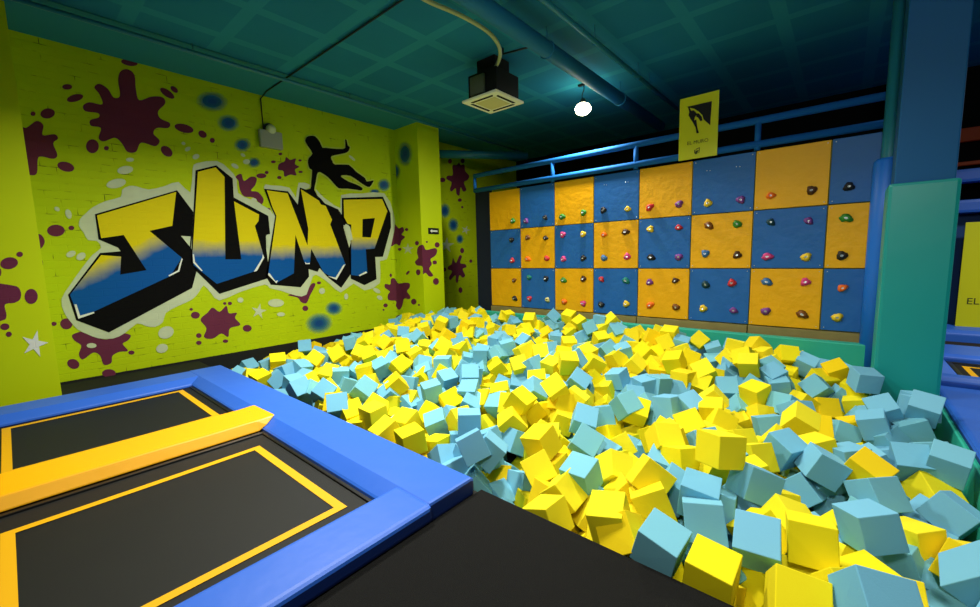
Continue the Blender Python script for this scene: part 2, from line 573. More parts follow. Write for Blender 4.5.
SPLATS = [
    # (zoom, outline, [(cx,cy,rx,ry,rot)], surfaces)
    (za, [(455, 140), (480, 160), (485, 210), (497, 250), (540, 238), (580, 240), (590, 262), (565, 290), (572, 315), (606, 332), (600, 350), (560, 350), (548, 370), (570, 395), (555, 415), (520, 405), (500, 405), (485, 435), (455, 435), (435, 405), (410, 385), (370, 398), (352, 385), (360, 350), (325, 342), (322, 322), (352, 312), (350, 297), (305, 290), (297, 270), (320, 258), (365, 265), (355, 230), (337, 205), (355, 192), (385, 210), (405, 240), (428, 235), (422, 180), (430, 148)],
     [(462, 116, 30, 12, 10), (240, 203, 18, 10, 0), (268, 243, 30, 13, -15), (330, 415, 23, 25, 0), (380, 422, 9, 8, 0), (657, 351, 35, 15, 15), (723, 372, 16, 12, 35), (758, 394, 9, 9, 0), (595, 433, 24, 16, 40), (597, 226, 30, 12, 35), (622, 212, 16, 9, 40)], ('wall',)),
    (za, [(60, 345), (92, 350), (130, 325), (155, 340), (152, 375), (195, 372), (207, 388), (190, 405), (205, 445), (190, 460), (150, 452), (135, 460), (132, 510), (110, 518), (60, 500)],
     [(235, 488, 31, 17, 15), (170, 298, 26, 18, -8), (118, 299, 9, 8, 0)], ('wall',)),
    (zb, [(210, 418), (250, 408), (280, 425), (310, 432), (350, 415), (378, 420), (370, 435), (355, 445), (370, 465), (345, 468), (325, 480), (322, 500), (300, 505), (290, 480), (270, 470), (240, 490), (228, 475), (235, 450), (215, 435)],
     [(212, 503, 18, 14, 20), (315, 530, 20, 12, 0), (380, 470, 9, 6, 0), (192, 387, 18, 16, 0), (156, 387, 8, 6, 0)], ('wall',)),
    (zb, [(580, 375), (600, 355), (615, 340), (635, 352), (655, 335), (662, 356), (685, 355), (680, 370), (695, 390), (665, 400), (660, 425), (640, 415), (615, 430), (590, 425), (597, 400)],
     [(565, 362, 13, 10, 0), (715, 400, 13, 10, 0), (575, 421, 8, 7, 0), (575, 442, 8, 6, 0), (652, 437, 8, 5, 0), (553, 345, 5, 4, 0), (650, 328, 5, 4, 0), (665, 328, 6, 5, 0)], ('wall',)),
    (zc, [(20, 345), (40, 335), (50, 360), (75, 345), (95, 350), (90, 375), (75, 395), (100, 400), (120, 425), (110, 445), (85, 420), (50, 415), (35, 390), (30, 360)],
     [(112, 342, 18, 9, 0), (131, 330, 7, 6, 0), (138, 462, 6, 6, 0)], ('wall',)),
    (zc, [(175, 300), (195, 290), (200, 275), (215, 285), (235, 280), (232, 300), (247, 310), (232, 320), (237, 340), (215, 338), (195, 345), (190, 325), (172, 320)],
     [(180, 264, 7, 5, 0), (155, 292, 9, 5, 0), (176, 348, 8, 6, 0), (250, 287, 6, 4, 0), (252, 328, 8, 4, 0)], ('wall',)),
    (zd, [(195, 254), (215, 249), (232, 252), (255, 245), (275, 215), (288, 218), (270, 255), (258, 280), (240, 277), (228, 262)],
     [(254, 298, 10, 9, 0), (300, 212, 7, 5, 0)], ('wall',)),
    (ze, [(85, 360), (100, 358), (115, 378), (140, 375), (160, 378), (160, 395), (150, 410), (163, 430), (158, 442), (138, 440), (130, 470), (118, 485), (105, 470), (105, 450), (75, 445), (72, 425), (80, 410), (60, 395), (62, 380), (82, 382)],
     [(177, 452, 11, 12, 0), (63, 467, 9, 8, 0), (117, 520, 13, 14, 0), (55, 485, 4, 4, 0), (153, 335, 10, 5, -50), (198, 465, 4, 4, 0), (84, 345, 5, 7, 0)], ('wall', 'cface')),
    (ze, [(88, 150), (102, 140), (116, 155), (132, 150), (138, 165), (128, 180), (142, 190), (128, 205), (120, 225), (105, 218), (88, 228), (80, 215), (92, 195), (86, 170)],
     [(148, 160, 7, 6, 0), (120, 240, 7, 6, 0)], ('wall', 'cface')),
    (ze, [(195, 230), (215, 222), (227, 242), (262, 235), (272, 245), (265, 265), (245, 280), (250, 300), (240, 320), (256, 345), (240, 350), (225, 335), (215, 340), (212, 310), (190, 305), (182, 290), (195, 275), (190, 255)],
     [(190, 215, 8, 9, 0), (272, 222, 10, 11, 0), (262, 293, 9, 8, 0), (267, 370, 12, 14, 0), (195, 333, 9, 12, 0), (230, 210, 4, 4, 0)], ('cface', 'cfront')),
    (ze, [(330, 300), (336, 275), (348, 295), (362, 265), (372, 270), (365, 295), (385, 300), (390, 312), (375, 320), (385, 345), (375, 355), (362, 345), (355, 375), (347, 370), (345, 345), (325, 365), (320, 352), (332, 330), (315, 320), (318, 308)],
     [(301, 322, 8, 8, 0), (373, 245, 8, 11, 0), (408, 288, 6, 7, 0), (366, 405, 8, 12, 0)], ('beyond',)),
    (zf, [(500, 400), (525, 395), (540, 380), (550, 395), (572, 392), (578, 430), (602, 460), (592, 485), (570, 500), (585, 545), (565, 555), (550, 530), (542, 578), (525, 570), (520, 535), (495, 555), (485, 540), (495, 500), (465, 480), (470, 460), (502, 455)],
     [(485, 372, 12, 15, 0), (562, 370, 12, 14, 0), (440, 485, 18, 14, 0), (545, 607, 12, 11, 0), (560, 650, 7, 8, 0)], ('beyond',)),
    (zg, [(-40, 262), (40, 260), (62, 275), (62, 300), (45, 312), (15, 318), (20, 350), (10, 365), (-40, 365)],
     [(28, 192, 27, 18, -8), (95, 293, 20, 23, 0), (60, 165, 10, 8, 0), (15, 385, 14, 10, 0), (27, 408, 9, 8, 0), (0, 220, 4, 12, 0)], ('near',)),
    (zg, [(95, 110), (122, 104), (136, 125), (126, 146), (105, 152)],
     [(170, 93, 27, 18, 0), (217, 85, 9, 7, 0), (125, 195, 6, 15, 0), (130, 233, 4, 4, 0)], ('wall',)),
]
for zz, outl, blobs, surfs in SPLATS:
    polys = [curve(Z(zz[0], zz[1], outl), 4)]
    for (cx, cy, rx, ry, ro) in blobs:
        polys.append(Z(zz[0], zz[1], ell(cx, cy, rx, ry, ro)))
    decal('paint_splatter', polys, M_maroon, 0.003, surfs, 'maroon paint splatter')

# pale halo round the lettering
HALO = [(61.5, 299), (70.4, 284.4), (82, 268), (92.6, 254.8), (101, 248), (97, 241), (88, 240), (83.7, 232.6), (79, 226), (80.1, 219), (85.2, 214), (92.6, 207.4), (106, 201), (120.7, 197), (122, 190), (129, 186), (137, 186.5), (148.9, 189.6), (165, 186), (178.5, 182), (190.4, 192.6), (192.7, 168.9), (196.9, 163.2), (216.9, 161), (228.7, 169), (236.7, 179), (238, 193), (252, 200), (267, 208), (270.9, 211), (273.5, 214), (263.8, 186.9), (270.9, 185.4), (289.4, 187.7), (296, 198), (298.6, 182.7), (311.8, 185.5), (320, 194), (327.6, 200.4), (340.7, 208.3), (341.3, 195.1), (362, 193.6), (384.2, 193.3), (393.4, 212.5), (394.6, 229), (386.9, 259), (379.8, 261), (380, 282.8), (364.5, 290.4), (353.6, 283.5), (340.7, 292.5), (330, 284), (319.7, 276.5), (312.8, 276.2), (306.5, 294.6), (296, 295.6), (282, 291), (269.6, 288), (264.6, 284.5), (240, 292), (219.5, 300.5), (211, 293), (203.7, 285.4), (199, 292), (191.9, 299.6), (178, 306), (165.7, 313), (163, 322), (154.8, 327), (146, 326), (137, 323.5), (125, 333), (113.3, 338.5), (98.5, 338.3), (87, 334), (77.8, 329.5), (70, 321), (64, 312)]
PALE = [curve(HALO, 2)]
decal('lettering_halo', PALE, M_halo, 0.006, ('wall', 'cface'), 'pale halo painted round the lettering')
FLECKS = [(125.2, 170, 8, 4, -8), (116.2, 183.5, 10, 4.5, -12), (130, 159.7, 4, 2, 0), (183.5, 143.4, 2, 1.5, 20), (187.7, 149, 3, 2, -30), (196, 156.6, 3.5, 2.5, -20), (235, 166, 4, 2, 30), (246.5, 161.7, 3.5, 2.5, 0), (68.5, 214, 3, 5, -20), (57, 209, 3, 2, 30), (71, 254, 5, 3, -20), (81, 256.4, 5, 3.5, -30), (166, 332.5, 8, 6, -20), (162, 348.4, 6, 4.5, -15), (91.6, 345.6, 5, 2.5, 0), (276, 303, 8, 4, 0), (281, 314.3, 4, 2, 0), (322, 291, 3, 3, 0), (240.4, 300, 3, 2.5, 0), (346.2, 296.5, 2, 3, 0), (376.8, 290.6, 4, 2, 30), (379.7, 297.7, 3, 2, 30), (258, 205, 5, 2.6, 30), (254, 200, 3, 2, 20), (243, 155, 2.5, 1.5, 30), (352, 158, 4, 1.2, 40), (110, 315, 0.1, 0.1, 0)]
for (cx, cy, rx, ry, ro) in FLECKS[:-1]:
    decal('paint_fleck', [ell(cx, cy, rx, ry, ro, 14)], M_halo, 0.0075, ('wall',))
for (cx, cy, r, ro, sf) in ((34.6, 344, 14, 12, 'near'), (258.8, 311.3, 8, 10, 'wall'), (407.9, 249, 6, 0, 'cface'), (446.4, 245.2, 8, 5, 'beyond'), (465.7, 230, 4.5, 20, 'beyond')):
    decal('painted_star', [star(cx, cy, r, ro)], M_white if sf == 'near' else M_halo, 0.0045, (sf,), 'small pale painted star')

LET = {
    'J': dict(z=z1, blk=[(118, 183), (395, 102), (450, 175), (446, 255), (442, 296), (462, 372), (446, 432), (165, 582), (55, 541), (27, 455), (135, 314), (205, 308), (196, 296), (130, 268)],
              fill=[(125, 187), (392, 108), (379, 222), (302, 239), (411, 330), (372, 392), (64, 535), (34, 455), (139, 321), (206, 326), (203, 387), (292, 372), (215, 253), (139, 264)],
              tips=[[(48, 487), (56, 487), (68, 525), (115, 512), (116, 517), (62, 536)], [(411, 331), (404, 350), (398, 372), (366, 389), (369, 393), (403, 376), (409, 352), (414, 334)]]),
    'U': dict(z=z2, blk=[(59, 77), (138, 58), (200, 108), (204, 180), (335, 250), (342, 318), (326, 326), (328, 380), (340, 470), (330, 488), (150, 546), (60, 458), (41, 425)],
              fill=[(68, 83), (135, 66), (169, 102), (172, 415), (233, 415), (205, 195), (300, 245), (298, 270), (284, 288), (319, 407), (290, 458), (140, 508), (52, 438), (47, 395)],
              tips=[[(48, 395), (53, 395), (57, 425), (86, 458), (82, 460), (50, 428)], [(314, 395), (320, 408), (292, 459), (280, 462), (312, 410)]]),
    'M': dict(z=z2, blk=[(319, 147), (410, 157), (447, 207), (455, 142), (505, 160), (535, 185), (550, 203), (600, 225), (634, 275), (620, 292), (645, 380), (650, 468), (612, 523), (560, 482), (530, 448), (522, 462), (488, 452), (490, 480), (458, 521), (345, 511), (326, 480), (345, 350), (361, 252), (342, 210)],
              fill=[(330, 153), (408, 164), (484, 362), (487, 300), (459, 149), (527, 192), (535, 207), (553, 212), (577, 265), (570, 282), (628, 435), (592, 490), (545, 465), (498, 375), (493, 432), (473, 428), (438, 322), (432, 468), (365, 505), (335, 470), (366, 250), (350, 215)],
              tips=[[(336, 466), (342, 470), (362, 498), (372, 494), (366, 506), (334, 474)], [(560, 478), (590, 484), (620, 436), (628, 434), (594, 493)], [(475, 424), (480, 430), (493, 428), (493, 433), (476, 433)]]),
    'P': dict(z=z2, blk=[(614, 182), (770, 177), (799, 240), (801, 292), (770, 405), (741, 406), (746, 490), (700, 513), (648, 488), (640, 380), (648, 350), (640, 285), (632, 282), (614, 255)],
              fill=[(621, 189), (767, 186), (787, 232), (746, 352), (738, 374), (705, 377), (711, 465), (681, 478), (650, 474), (650, 283), (636, 280), (623, 255)],
              hole=[(693, 262), (740, 258), (724, 332), (692, 330)],
              tips=[[(706, 460), (711, 466), (682, 479), (678, 475), (703, 462)]]),
}
for nm, L in LET.items():
    zz = L['z']
    decal('painted_letter_shadow', [Z(zz[0], zz[1], L['blk'])], M_black, 0.009, ('wall', 'cface'), 'black block shadow of the letter ' + nm)
y1 = at(105, 269, 0, XL); y2 = at(152, 247, 0, XL)
slope = (y2.z - y1.z) / (y2.y - y1.y)
MIDS = {'J': (y1.z, slope, y1.y), 'U': (at(212, 249, 0, XL).z, 0.0, 0.0), 'M': (at(290, 253, 0, XL).z, 0.0, 0.0), 'P': (at(365, 244, 0, XL).z, 0.0, 0.0)}
for nm, L in LET.items():
    zz = L['z']
    mt = letter_mat('letter_fill_' + nm, *MIDS[nm])
    decal('painted_letter', [Z(zz[0], zz[1], L['fill'])], mt, 0.012, ('wall',), 'graffiti letter %s fading from yellow to blue' % nm)
    if 'hole' in L:
        decal('painted_letter_shadow', [Z(zz[0], zz[1], L['hole'])], M_black, 0.0145, ('wall',))
    for t in L['tips']:
        decal('paint_highlight', [Z(zz[0], zz[1], t)], M_white, 0.0155, ('wall',))
decal('paint_highlight', [Z(z1[0], z1[1], [(408, 256), (441, 258), (438, 292)])], M_halo, 0.0145, ('wall',))
decal('paint_highlight', [Z(z2[0], z2[1], [(620, 285), (645, 290), (656, 340), (640, 346)])], M_halo, 0.0145, ('wall',))
decal('paint_highlight', [Z(z2[0], z2[1], [(328, 322), (345, 318), (340, 372), (333, 370)])], M_halo, 0.0145, ('wall',))

SIL = [(385, 143), (415, 145), (440, 175), (455, 207), (475, 208), (500, 212), (570, 215), (582, 200), (580, 165), (588, 165), (595, 195), (606, 205), (600, 225), (580, 238), (520, 250), (502, 260), (510, 282), (525, 301), (600, 302), (640, 340), (690, 375), (700, 395), (736, 388), (732, 402), (715, 425), (690, 417), (660, 397), (610, 364), (565, 360), (560, 370), (600, 395), (640, 410), (676, 430), (670, 444), (640, 440), (590, 434), (545, 432), (515, 402), (485, 370), (440, 342), (425, 357), (418, 400), (410, 440), (427, 472), (390, 452), (352, 441), (388, 434), (393, 400), (398, 332), (385, 325), (375, 290), (380, 265), (400, 240), (375, 200), (360, 170), (368, 150)]
SILpx = Z(zh[0], zh[1], SIL)
ar = sum(SILpx[i][0] * SILpx[(i + 1) % len(SILpx)][1] - SILpx[(i + 1) % len(SILpx)][0] * SILpx[i][1] for i in range(len(SILpx)))
OUT = []
for i, p in enumerate(SILpx):
    a, b = Vector(SILpx[i - 1]), Vector(SILpx[(i + 1) % len(SILpx)])
    t = (b - a).normalized()
    nrm = Vector((t.y, -t.x)) * (1 if ar > 0 else -1)
    OUT.append((p[0] + nrm.x * 1.3, p[1] + nrm.y * 1.3))
decal('silhouette_halo', [OUT], base_mat('pale_green_halo', (186, 204, 70), 0.55, 0.3), 0.0082, ('wall',))
decal('painted_silhouette', [curve(SILpx, 2)], M_black, 0.0165, ('wall',), 'black silhouette of a jumping person leaning on one hand')

SPR = [(212, 101.4, 15, 9.5, 8, 'wall'), (228.3, 123, 10.5, 8, 5, 'wall'), (242.3, 144.8, 8, 6.5, 0, 'wall'), (254, 162.5, 6, 5, 0, 'wall'), (374.9, 191.5, 5, 2.5, 0, 'wall'), (405, 154, 7, 12, 0, 'cface'), (394.8, 171.6, 5.5, 8, 0, 'cface'), (384, 185, 6, 6, 0, 'wall'),
       (444.9, 210.8, 5, 7, 0, 'beyond'), (453.3, 224.9, 5, 6.5, 0, 'beyond'), (459.8, 239, 3.5, 4.5, 0, 'beyond'), (319, 323.2, 12.5, 9.5, -8, 'wall'), (333.8, 308.4, 8, 6.5, 0, 'wall')]
for (cx, cy, rx, ry, ro, sf) in SPR:
    ax, val, sg, own, rules = SURF[sf]
    bm = bmesh.new()
    uvl = bm.loops.layers.uv.new('UVMap')
    n = 24
    cv = bm.verts.new(at(cx, cy, ax, val + sg * 0.0035))
    vs = [bm.verts.new(at(x, y, ax, val + sg * 0.0035)) for x, y in ell(cx, cy, rx * 1.15, ry * 1.15, ro, n)]
    for k in range(n):
        f = bm.faces.new([cv, vs[k], vs[(k + 1) % n]])
        for lp, w in zip(f.loops, ((0, 0), (math.cos(2 * math.pi * k / n), math.sin(2 * math.pi * k / n)), (math.cos(2 * math.pi * (k + 1) / n), math.sin(2 * math.pi * (k + 1) / n)))):
            lp[uvl].uv = w
        f.normal_update()
        if f.normal[ax] * sg < 0:
            f.normal_flip()
    link('spray_dot', bm, M_spray, own, recalc=False)['label'] = 'soft blue spray paint dot'

# ------------------------------------------------------------------ trampolines and pads
def trampoline(label, bx0, bx1, by0, by1, lx0, lx1, ly0, ly1, lw=0.06, z=0.0):
    t = thing('trampoline', label, 'trampoline', ((bx0 + bx1) / 2, (by0 + by1) / 2, z - 0.03), 'trampolines')
    bm = bmesh.new()
    N = 16
    g = [[None] * (N + 1) for _ in range(N + 1)]
    for i in range(N + 1):
        for j in range(N + 1):
            u, v = i / N, j / N
            sag = 0.012 * math.sin(math.pi * u) * math.sin(math.pi * v)
            g[i][j] = bm.verts.new((bx0 + (bx1 - bx0) * u, by0 + (by1 - by0) * v, z - sag))
    for i in range(N):
        for j in range(N):
            f = bm.faces.new([g[i][j], g[i + 1][j], g[i + 1][j + 1], g[i][j + 1]])
            f.smooth = True
    link('jumping_bed', bm, M_bed, t)
    bm = bmesh.new()
    O = [(lx0, ly0), (lx1, ly0), (lx1, ly1), (lx0, ly1)]
    I = [(lx0 + lw, ly0 + lw), (lx1 - lw, ly0 + lw), (lx1 - lw, ly1 - lw), (lx0 + lw, ly1 - lw)]
    for k in range(4):
        a, b, c, d = O[k], O[(k + 1) % 4], I[(k + 1) % 4], I[k]
        n = 12
        prev = None
        for q in range(n + 1):
            s = q / n
            p = [(a[0] + (b[0] - a[0]) * s, a[1] + (b[1] - a[1]) * s), (d[0] + (c[0] - d[0]) * s, d[1] + (c[1] - d[1]) * s)]
            cur = []
            for x, y in p:
                u, v = (x - bx0) / (bx1 - bx0), (y - by0) / (by1 - by0)
                cur.append(bm.verts.new((x, y, z + 0.004 - 0.012 * math.sin(math.pi * u) * math.sin(math.pi * v))))
            if prev:
                bm.faces.new([prev[0], cur[0], cur[1], prev[1]])
            prev = cur
    o = link('boundary_line', bm, M_yelline, t)
    o['label'] = 'yellow boundary line on the bed'
    bm = bmesh.new()
    e = 0.05
    for (x0, x1, y0, y1) in ((bx0 - e, bx0, by0 - e, by1 + e), (bx1, bx1 + e, by0 - e, by1 + e), (bx0, bx1, by0 - e, by0), (bx0, bx1, by1, by1 + e)):
        add_box(bm, x0, x1, y0, y1, z - 0.03, z + 0.015, 0.008)
    link('steel_frame', bm, M_frame, t)
    return t


trampoline('black trampoline between the yellow pad and the near blue pad, beside the black mat', -4.03, -2.19, -0.75, 1.40, -3.80, -2.37, -0.18, 1.29)
trampoline('black trampoline on the far side of the yellow pad, nearest the graffiti wall', -6.40, -4.62, -0.75, 1.40, -6.32, -4.90, -0.18, 1.32)
trampoline('partly seen trampoline with yellow line behind the green padded pillar', 1.20, 3.1, 6.95, 8.22, 1.27, 2.95, 7.0, 8.09)


def pad(name, label, prof, axis, a0, a1, mats, group=None, bev=0.02, faces_mat=None):
    bm = bmesh.new()
    add_prism(bm, prof, axis, a0, a1)
    bmesh.ops.recalc_face_normals(bm, faces=bm.faces)
    bmesh.ops.subdivide_edges(bm, edges=[e for e in bm.edges if e.calc_length() > 0.9], cuts=14, use_grid_fill=True)
    es = [e for e in bm.edges if len(e.link_faces) == 2 and e.calc_face_angle(0) > 0.5]
    bmesh.ops.bevel(bm, geom=es, offset=bev, segments=2, affect='EDGES', profile=0.6)
    if faces_mat:
        bm.normal_update()
        for f in bm.faces:
            f.material_index = faces_mat(f)
    for f in bm.faces:
        f.smooth = False
    o = link(name, bm, mats)
    return tag(o, label, 'pad', group or 'safety pads')


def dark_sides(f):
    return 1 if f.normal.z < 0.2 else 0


# far pad along the mural wall side
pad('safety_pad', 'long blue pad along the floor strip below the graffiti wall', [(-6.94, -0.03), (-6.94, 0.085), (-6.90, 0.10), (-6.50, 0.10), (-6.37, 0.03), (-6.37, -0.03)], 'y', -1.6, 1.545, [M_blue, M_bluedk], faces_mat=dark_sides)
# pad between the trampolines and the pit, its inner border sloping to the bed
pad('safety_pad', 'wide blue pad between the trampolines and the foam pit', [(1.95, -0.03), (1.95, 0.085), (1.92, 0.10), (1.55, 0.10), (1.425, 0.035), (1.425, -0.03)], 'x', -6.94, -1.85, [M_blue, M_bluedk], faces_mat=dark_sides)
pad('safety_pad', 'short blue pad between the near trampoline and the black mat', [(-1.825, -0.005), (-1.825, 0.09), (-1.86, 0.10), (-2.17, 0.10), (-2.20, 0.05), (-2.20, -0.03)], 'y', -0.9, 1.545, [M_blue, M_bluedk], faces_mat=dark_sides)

bm = bmesh.new()
yt, yn = at(253.8, 404.6, 2, 0.105), at(276.3, 415.4, 2, 0.112)
prof = [(-4.66, 0.01), (-4.635, 0.10), (-4.14, 0.112), (-4.085, 0.02)]
ends = [1.50, yt.y, yn.y, 1.47]
endz = [0.06, 0.108, 0.116, 0.066]
rows = [[bm.verts.new((x, -0.9, z)) for x, z in prof]]
for k in range(1, 30):
    y = -0.9 + (1.40 + 0.9) * k / 29
    rows.append([bm.verts.new((x + 0.004 * noise.noise(Vector((x * 3, y * 2.2, 5))), y, z + 0.005 * noise.noise(Vector((x * 5, y * 2.5, 1))))) for x, z in prof])
rows.append([bm.verts.new((x, ye, max(z, ze))) for (x, z), ye, ze in zip(prof, ends, endz)])
for i in range(len(rows) - 1):
    for k in range(4):
        bm.faces.new([rows[i][k], rows[i][(k + 1) % 4], rows[i + 1][(k + 1) % 4], rows[i + 1][k]])
bm.faces.new(rows[0]); bm.faces.new(rows[-1][::-1])
bmesh.ops.recalc_face_normals(bm, faces=bm.faces)
es = [e for e in bm.edges if len(e.link_faces) == 2 and e.calc_face_angle(0) > 0.5]
bmesh.ops.bevel(bm, geom=es, offset=0.012, segments=2, affect='EDGES', profile=0.6)
o = link('safety_pad', bm, [M_yelpad])
tag(o, 'long yellow pad with pointed end between the two trampolines', 'pad', 'safety pads')

o = box_obj('floor_mat', -1.82, 3.2, -3.0, 1.985, -0.03, 0.0, M_blackmat, None, 0.006)
tag(o, 'rough black carpeted mat at the near edge of the foam pit', 'mat')

# ------------------------------------------------------------------ pit lining
o = box_obj('pit_edge_pad', -6.4, PX1, 6.98, 7.12, PZ, 0.365, M_tealedge, None, 0.015)
tag(o, 'long green pad lining the pit below the climbing wall', 'pad')
o = box_obj('pit_edge_pad', PX1 - 0.03, PX1 + 0.06, PY0, 6.55, PZ, 0.0, M_tealedge, None, 0.01)
tag(o, 'green pad lining the pit side below the blue pad by the pillar', 'pad')
bm = bmesh.new()
add_box(bm, -6.94, -1.83, PY0 - 0.002, PY0 + 0.02, PZ, -0.03)
add_box(bm, -1.83, PX1, PY0 - 0.002, PY0 + 0.02, PZ, -0.03)
struct('trim_2', bm, M_pitwall)

# ------------------------------------------------------------------ climbing wall
CW = thing('climbing_wall', 'tall climbing wall of alternating yellow and blue square panels with coloured holds', 'climbing wall', (-2.8, 7.3, 0))
PXS, PW, PTOP = -6.147, 0.85, 3.023
PYF = 7.244
cols_px = {}


def panel_mesh(mat, bolts):
    bm = bmesh.new()
    N = 10
    w = PW - 0.014
    add_box(bm, -w / 2, w / 2, 0.0, 0.03, -w / 2, w / 2, 0.004)
    # screws at the corners, tee-nuts in pairs
    pos = [(sx * (w / 2 - 0.035), sz * (w / 2 - 0.035)) for sx in (-1, 1) for sz in (-1, 1)]
    if bolts:
        for sx in (-1, 1):
            pos += [(sx * 0.2 - 0.02, 0.24), (sx * 0.2 + 0.025, 0.235)]
    for (x, z) in pos:
        bmesh.ops.create_icosphere(bm, subdivisions=1, radius=0.008, matrix=Matrix.Translation((x, -0.001, z)) @ Matrix.Diagonal((1, 0.5, 1, 1)))
    bm.faces.ensure_lookup_table()
    for f in bm.faces:
        c = f.calc_center_median()
        if c.y < -0.0005 and f.calc_area() < 1e-4:
            f.material_index = 1
    return bm


ME = {}
for key, mt, bo in (('y', M_pyel, False), ('b', M_pblue, False), ('bt', M_pblue, True)):
    bm = panel_mesh(mt, bo)
    me = bpy.data.meshes.new('panel_' + key)
    bmesh.ops.recalc_face_normals(bm, faces=bm.faces)
    bm.to_mesh(me); bm.free()
    me.materials.append(mt); me.materials.append(M_steel)
    ME[key] = me
PANELS = {}
for c in range(8):
    for r in range(3):
        yel = (c + r) % 2 == 0
        key = 'y' if yel else ('bt' if r == 0 and c in (3, 5) else 'b')
        o = bpy.data.objects.new('panel', ME[key])
        COL.objects.link(o)
        o.parent = CW
        o.location = Vector((PXS + PW * (c + 0.5), PYF, PTOP - PW * (r + 0.5))) - CW.location
        o['label'] = 'yellow square climbing panel' if yel else 'blue square climbing panel'
        PANELS[(c, r)] = o
bm = bmesh.new()
add_box(bm, PXS, PXS + 8 * PW, PYF + 0.031, PYF + 0.10, -0.6, PTOP - 0.01)
link('backing_board', bm, base_mat('dark_joint_board', (120, 120, 50), 0.7, 0.2), CW)
bm = bmesh.new()
add_box(bm, PXS - 0.44, PXS, PYF + 0.02, PYF + 0.10, -0.6, 3.13)
link('side_board', bm, M_navy, CW)['label'] = 'narrow navy side board'
bm = bmesh.new()
xb = PXS
while xb < PXS + 8 * PW - 0.1:
    add_box(bm, xb + 0.002, min(xb + 1.69, PXS + 8 * PW) - 0.002, PYF - 0.03, PYF + 0.03, 0.0, 0.462, 0.004)
    xb += 1.70
link('base_board', bm, M_wood, CW)['label'] = 'bare plywood strip below the panels'

HC = {'green': (40, 130, 40), 'purple': (120, 60, 140), 'black': (22, 22, 26), 'red': (205, 45, 50), 'brown': (120, 70, 14), 'orange': (245, 110, 15), 'pink': (215, 65, 130), 'teal': (20, 120, 105), 'cream': (215, 205, 130), 'yellow': (240, 200, 40), 'blue': (50, 110, 170), 'dark': (20, 62, 72), 'choc': (70, 40, 14)}
HM = {k: base_mat('hold_' + k, v, 0.5, 0.4, bump=0.3, bscale=60) for k, v in HC.items()}
HNAME = {'dark': 'dark teal', 'choc': 'dark brown'}
HOLDS = [(512.2, 220.9, 'green'), (525.4, 220.9, 'purple'), (544.6, 217.5, 'black'), (561.5, 216.7, 'green'), (510.9, 239.9, 'black'), (511.7, 260.5, 'red'), (527, 237.5, 'brown'), (544.9, 238, 'black'), (527, 259, 'orange'), (546.2, 258.4, 'red'), (562.3, 234.6, 'pink'), (562.9, 258.9, 'pink'), (513.5, 280.3, 'brown'), (514, 298.5, 'black'), (528.5, 277.4, 'teal'), (545.4, 278.7, 'black'), (529, 298.7, 'red'), (547, 299.8, 'cream'), (562.8, 280.3, 'green'), (563.6, 301.9, 'orange'),
         (582.8, 212.6, 'green'), (602.9, 210, 'black'), (627.3, 208.9, 'yellow'), (649.2, 207.3, 'red'), (678.7, 203.9, 'purple'), (582.5, 234, 'yellow'), (582.8, 258, 'black'), (603.5, 234.6, 'orange'), (625, 232, 'choc'), (603.5, 258, 'blue'), (626.7, 256.5, 'pink'), (650, 229, 'yellow'), (678.4, 227.4, 'red'), (650.5, 257.4, 'black'), (678.4, 257, 'purple'), (582.8, 279, 'choc'), (582.8, 303.5, 'pink'), (601, 279.3, 'red'), (625.4, 280.6, 'teal'), (600.7, 304.7, 'black'), (625.7, 304, 'yellow'), (649.2, 282.2, 'purple'), (674.9, 280.6, 'choc'), (649.5, 305.3, 'orange'), (675.5, 307.2, 'brown'),
         (707.7, 203, 'yellow'), (740.6, 199.5, 'purple'), (770.7, 195.4, 'orange'), (708.4, 225.5, 'brown'), (737, 224, 'green'), (705, 253.5, 'blue'), (737, 254.9, 'choc'), (770.7, 222, 'dark'), (767.2, 256.6, 'pink'), (705.3, 284.6, 'dark'), (731.6, 283, 'red'), (702.8, 308.5, 'yellow'), (733.3, 310.6, 'purple'), (766.5, 281.9, 'blue'), (765.5, 311.3, 'purple'),
         (811.6, 190, 'choc'), (849, 186.4, 'black'), (808.5, 220.8, 'purple'), (846, 218, 'green'), (806, 257, 'yellow'), (842, 255.6, 'black'), (805.3, 282, 'pink'), (842.5, 288, 'orange'), (802, 314.5, 'brown'), (837.3, 317.6, 'yellow')]
HV = []
for v in range(5):
    bm = bmesh.new()
    bmesh.ops.create_icosphere(bm, subdivisions=3, radius=0.062)
    rr = random.Random(40 + v)
    ph = [rr.uniform(0, 6) for _ in range(3)]
    sx, sz = rr.uniform(0.85, 1.2), rr.uniform(0.65, 0.95)
    for w in bm.verts:
        d = w.co.normalized()
        k = 1 + 0.13 * math.sin(3 * math.atan2(d.z, d.x) + ph[0]) * (1 - abs(d.y)) + 0.25 * noise.noise(d * 2.2 + Vector((v * 3, 0, 0)))
        w.co = Vector((w.co.x * k * sx, max(w.co.y * k * 0.95, -0.07), w.co.z * k * sz))
        if w.co.y > 0.0:
            w.co.y = 0.0
        # countersunk bolt
        r = math.hypot(w.co.x, w.co.z)
        if r < 0.016:
            w.co.y += 0.02
    for f in bm.faces:
        f.smooth = True
        c = f.calc_center_median()
        if math.hypot(c.x, c.z) < 0.014 and c.y < -0.01:
            f.material_index = 1
    me = bpy.data.meshes.new('hold_shape')
    bm.to_mesh(me); bm.free()
    HV.append(me)
HME = {}
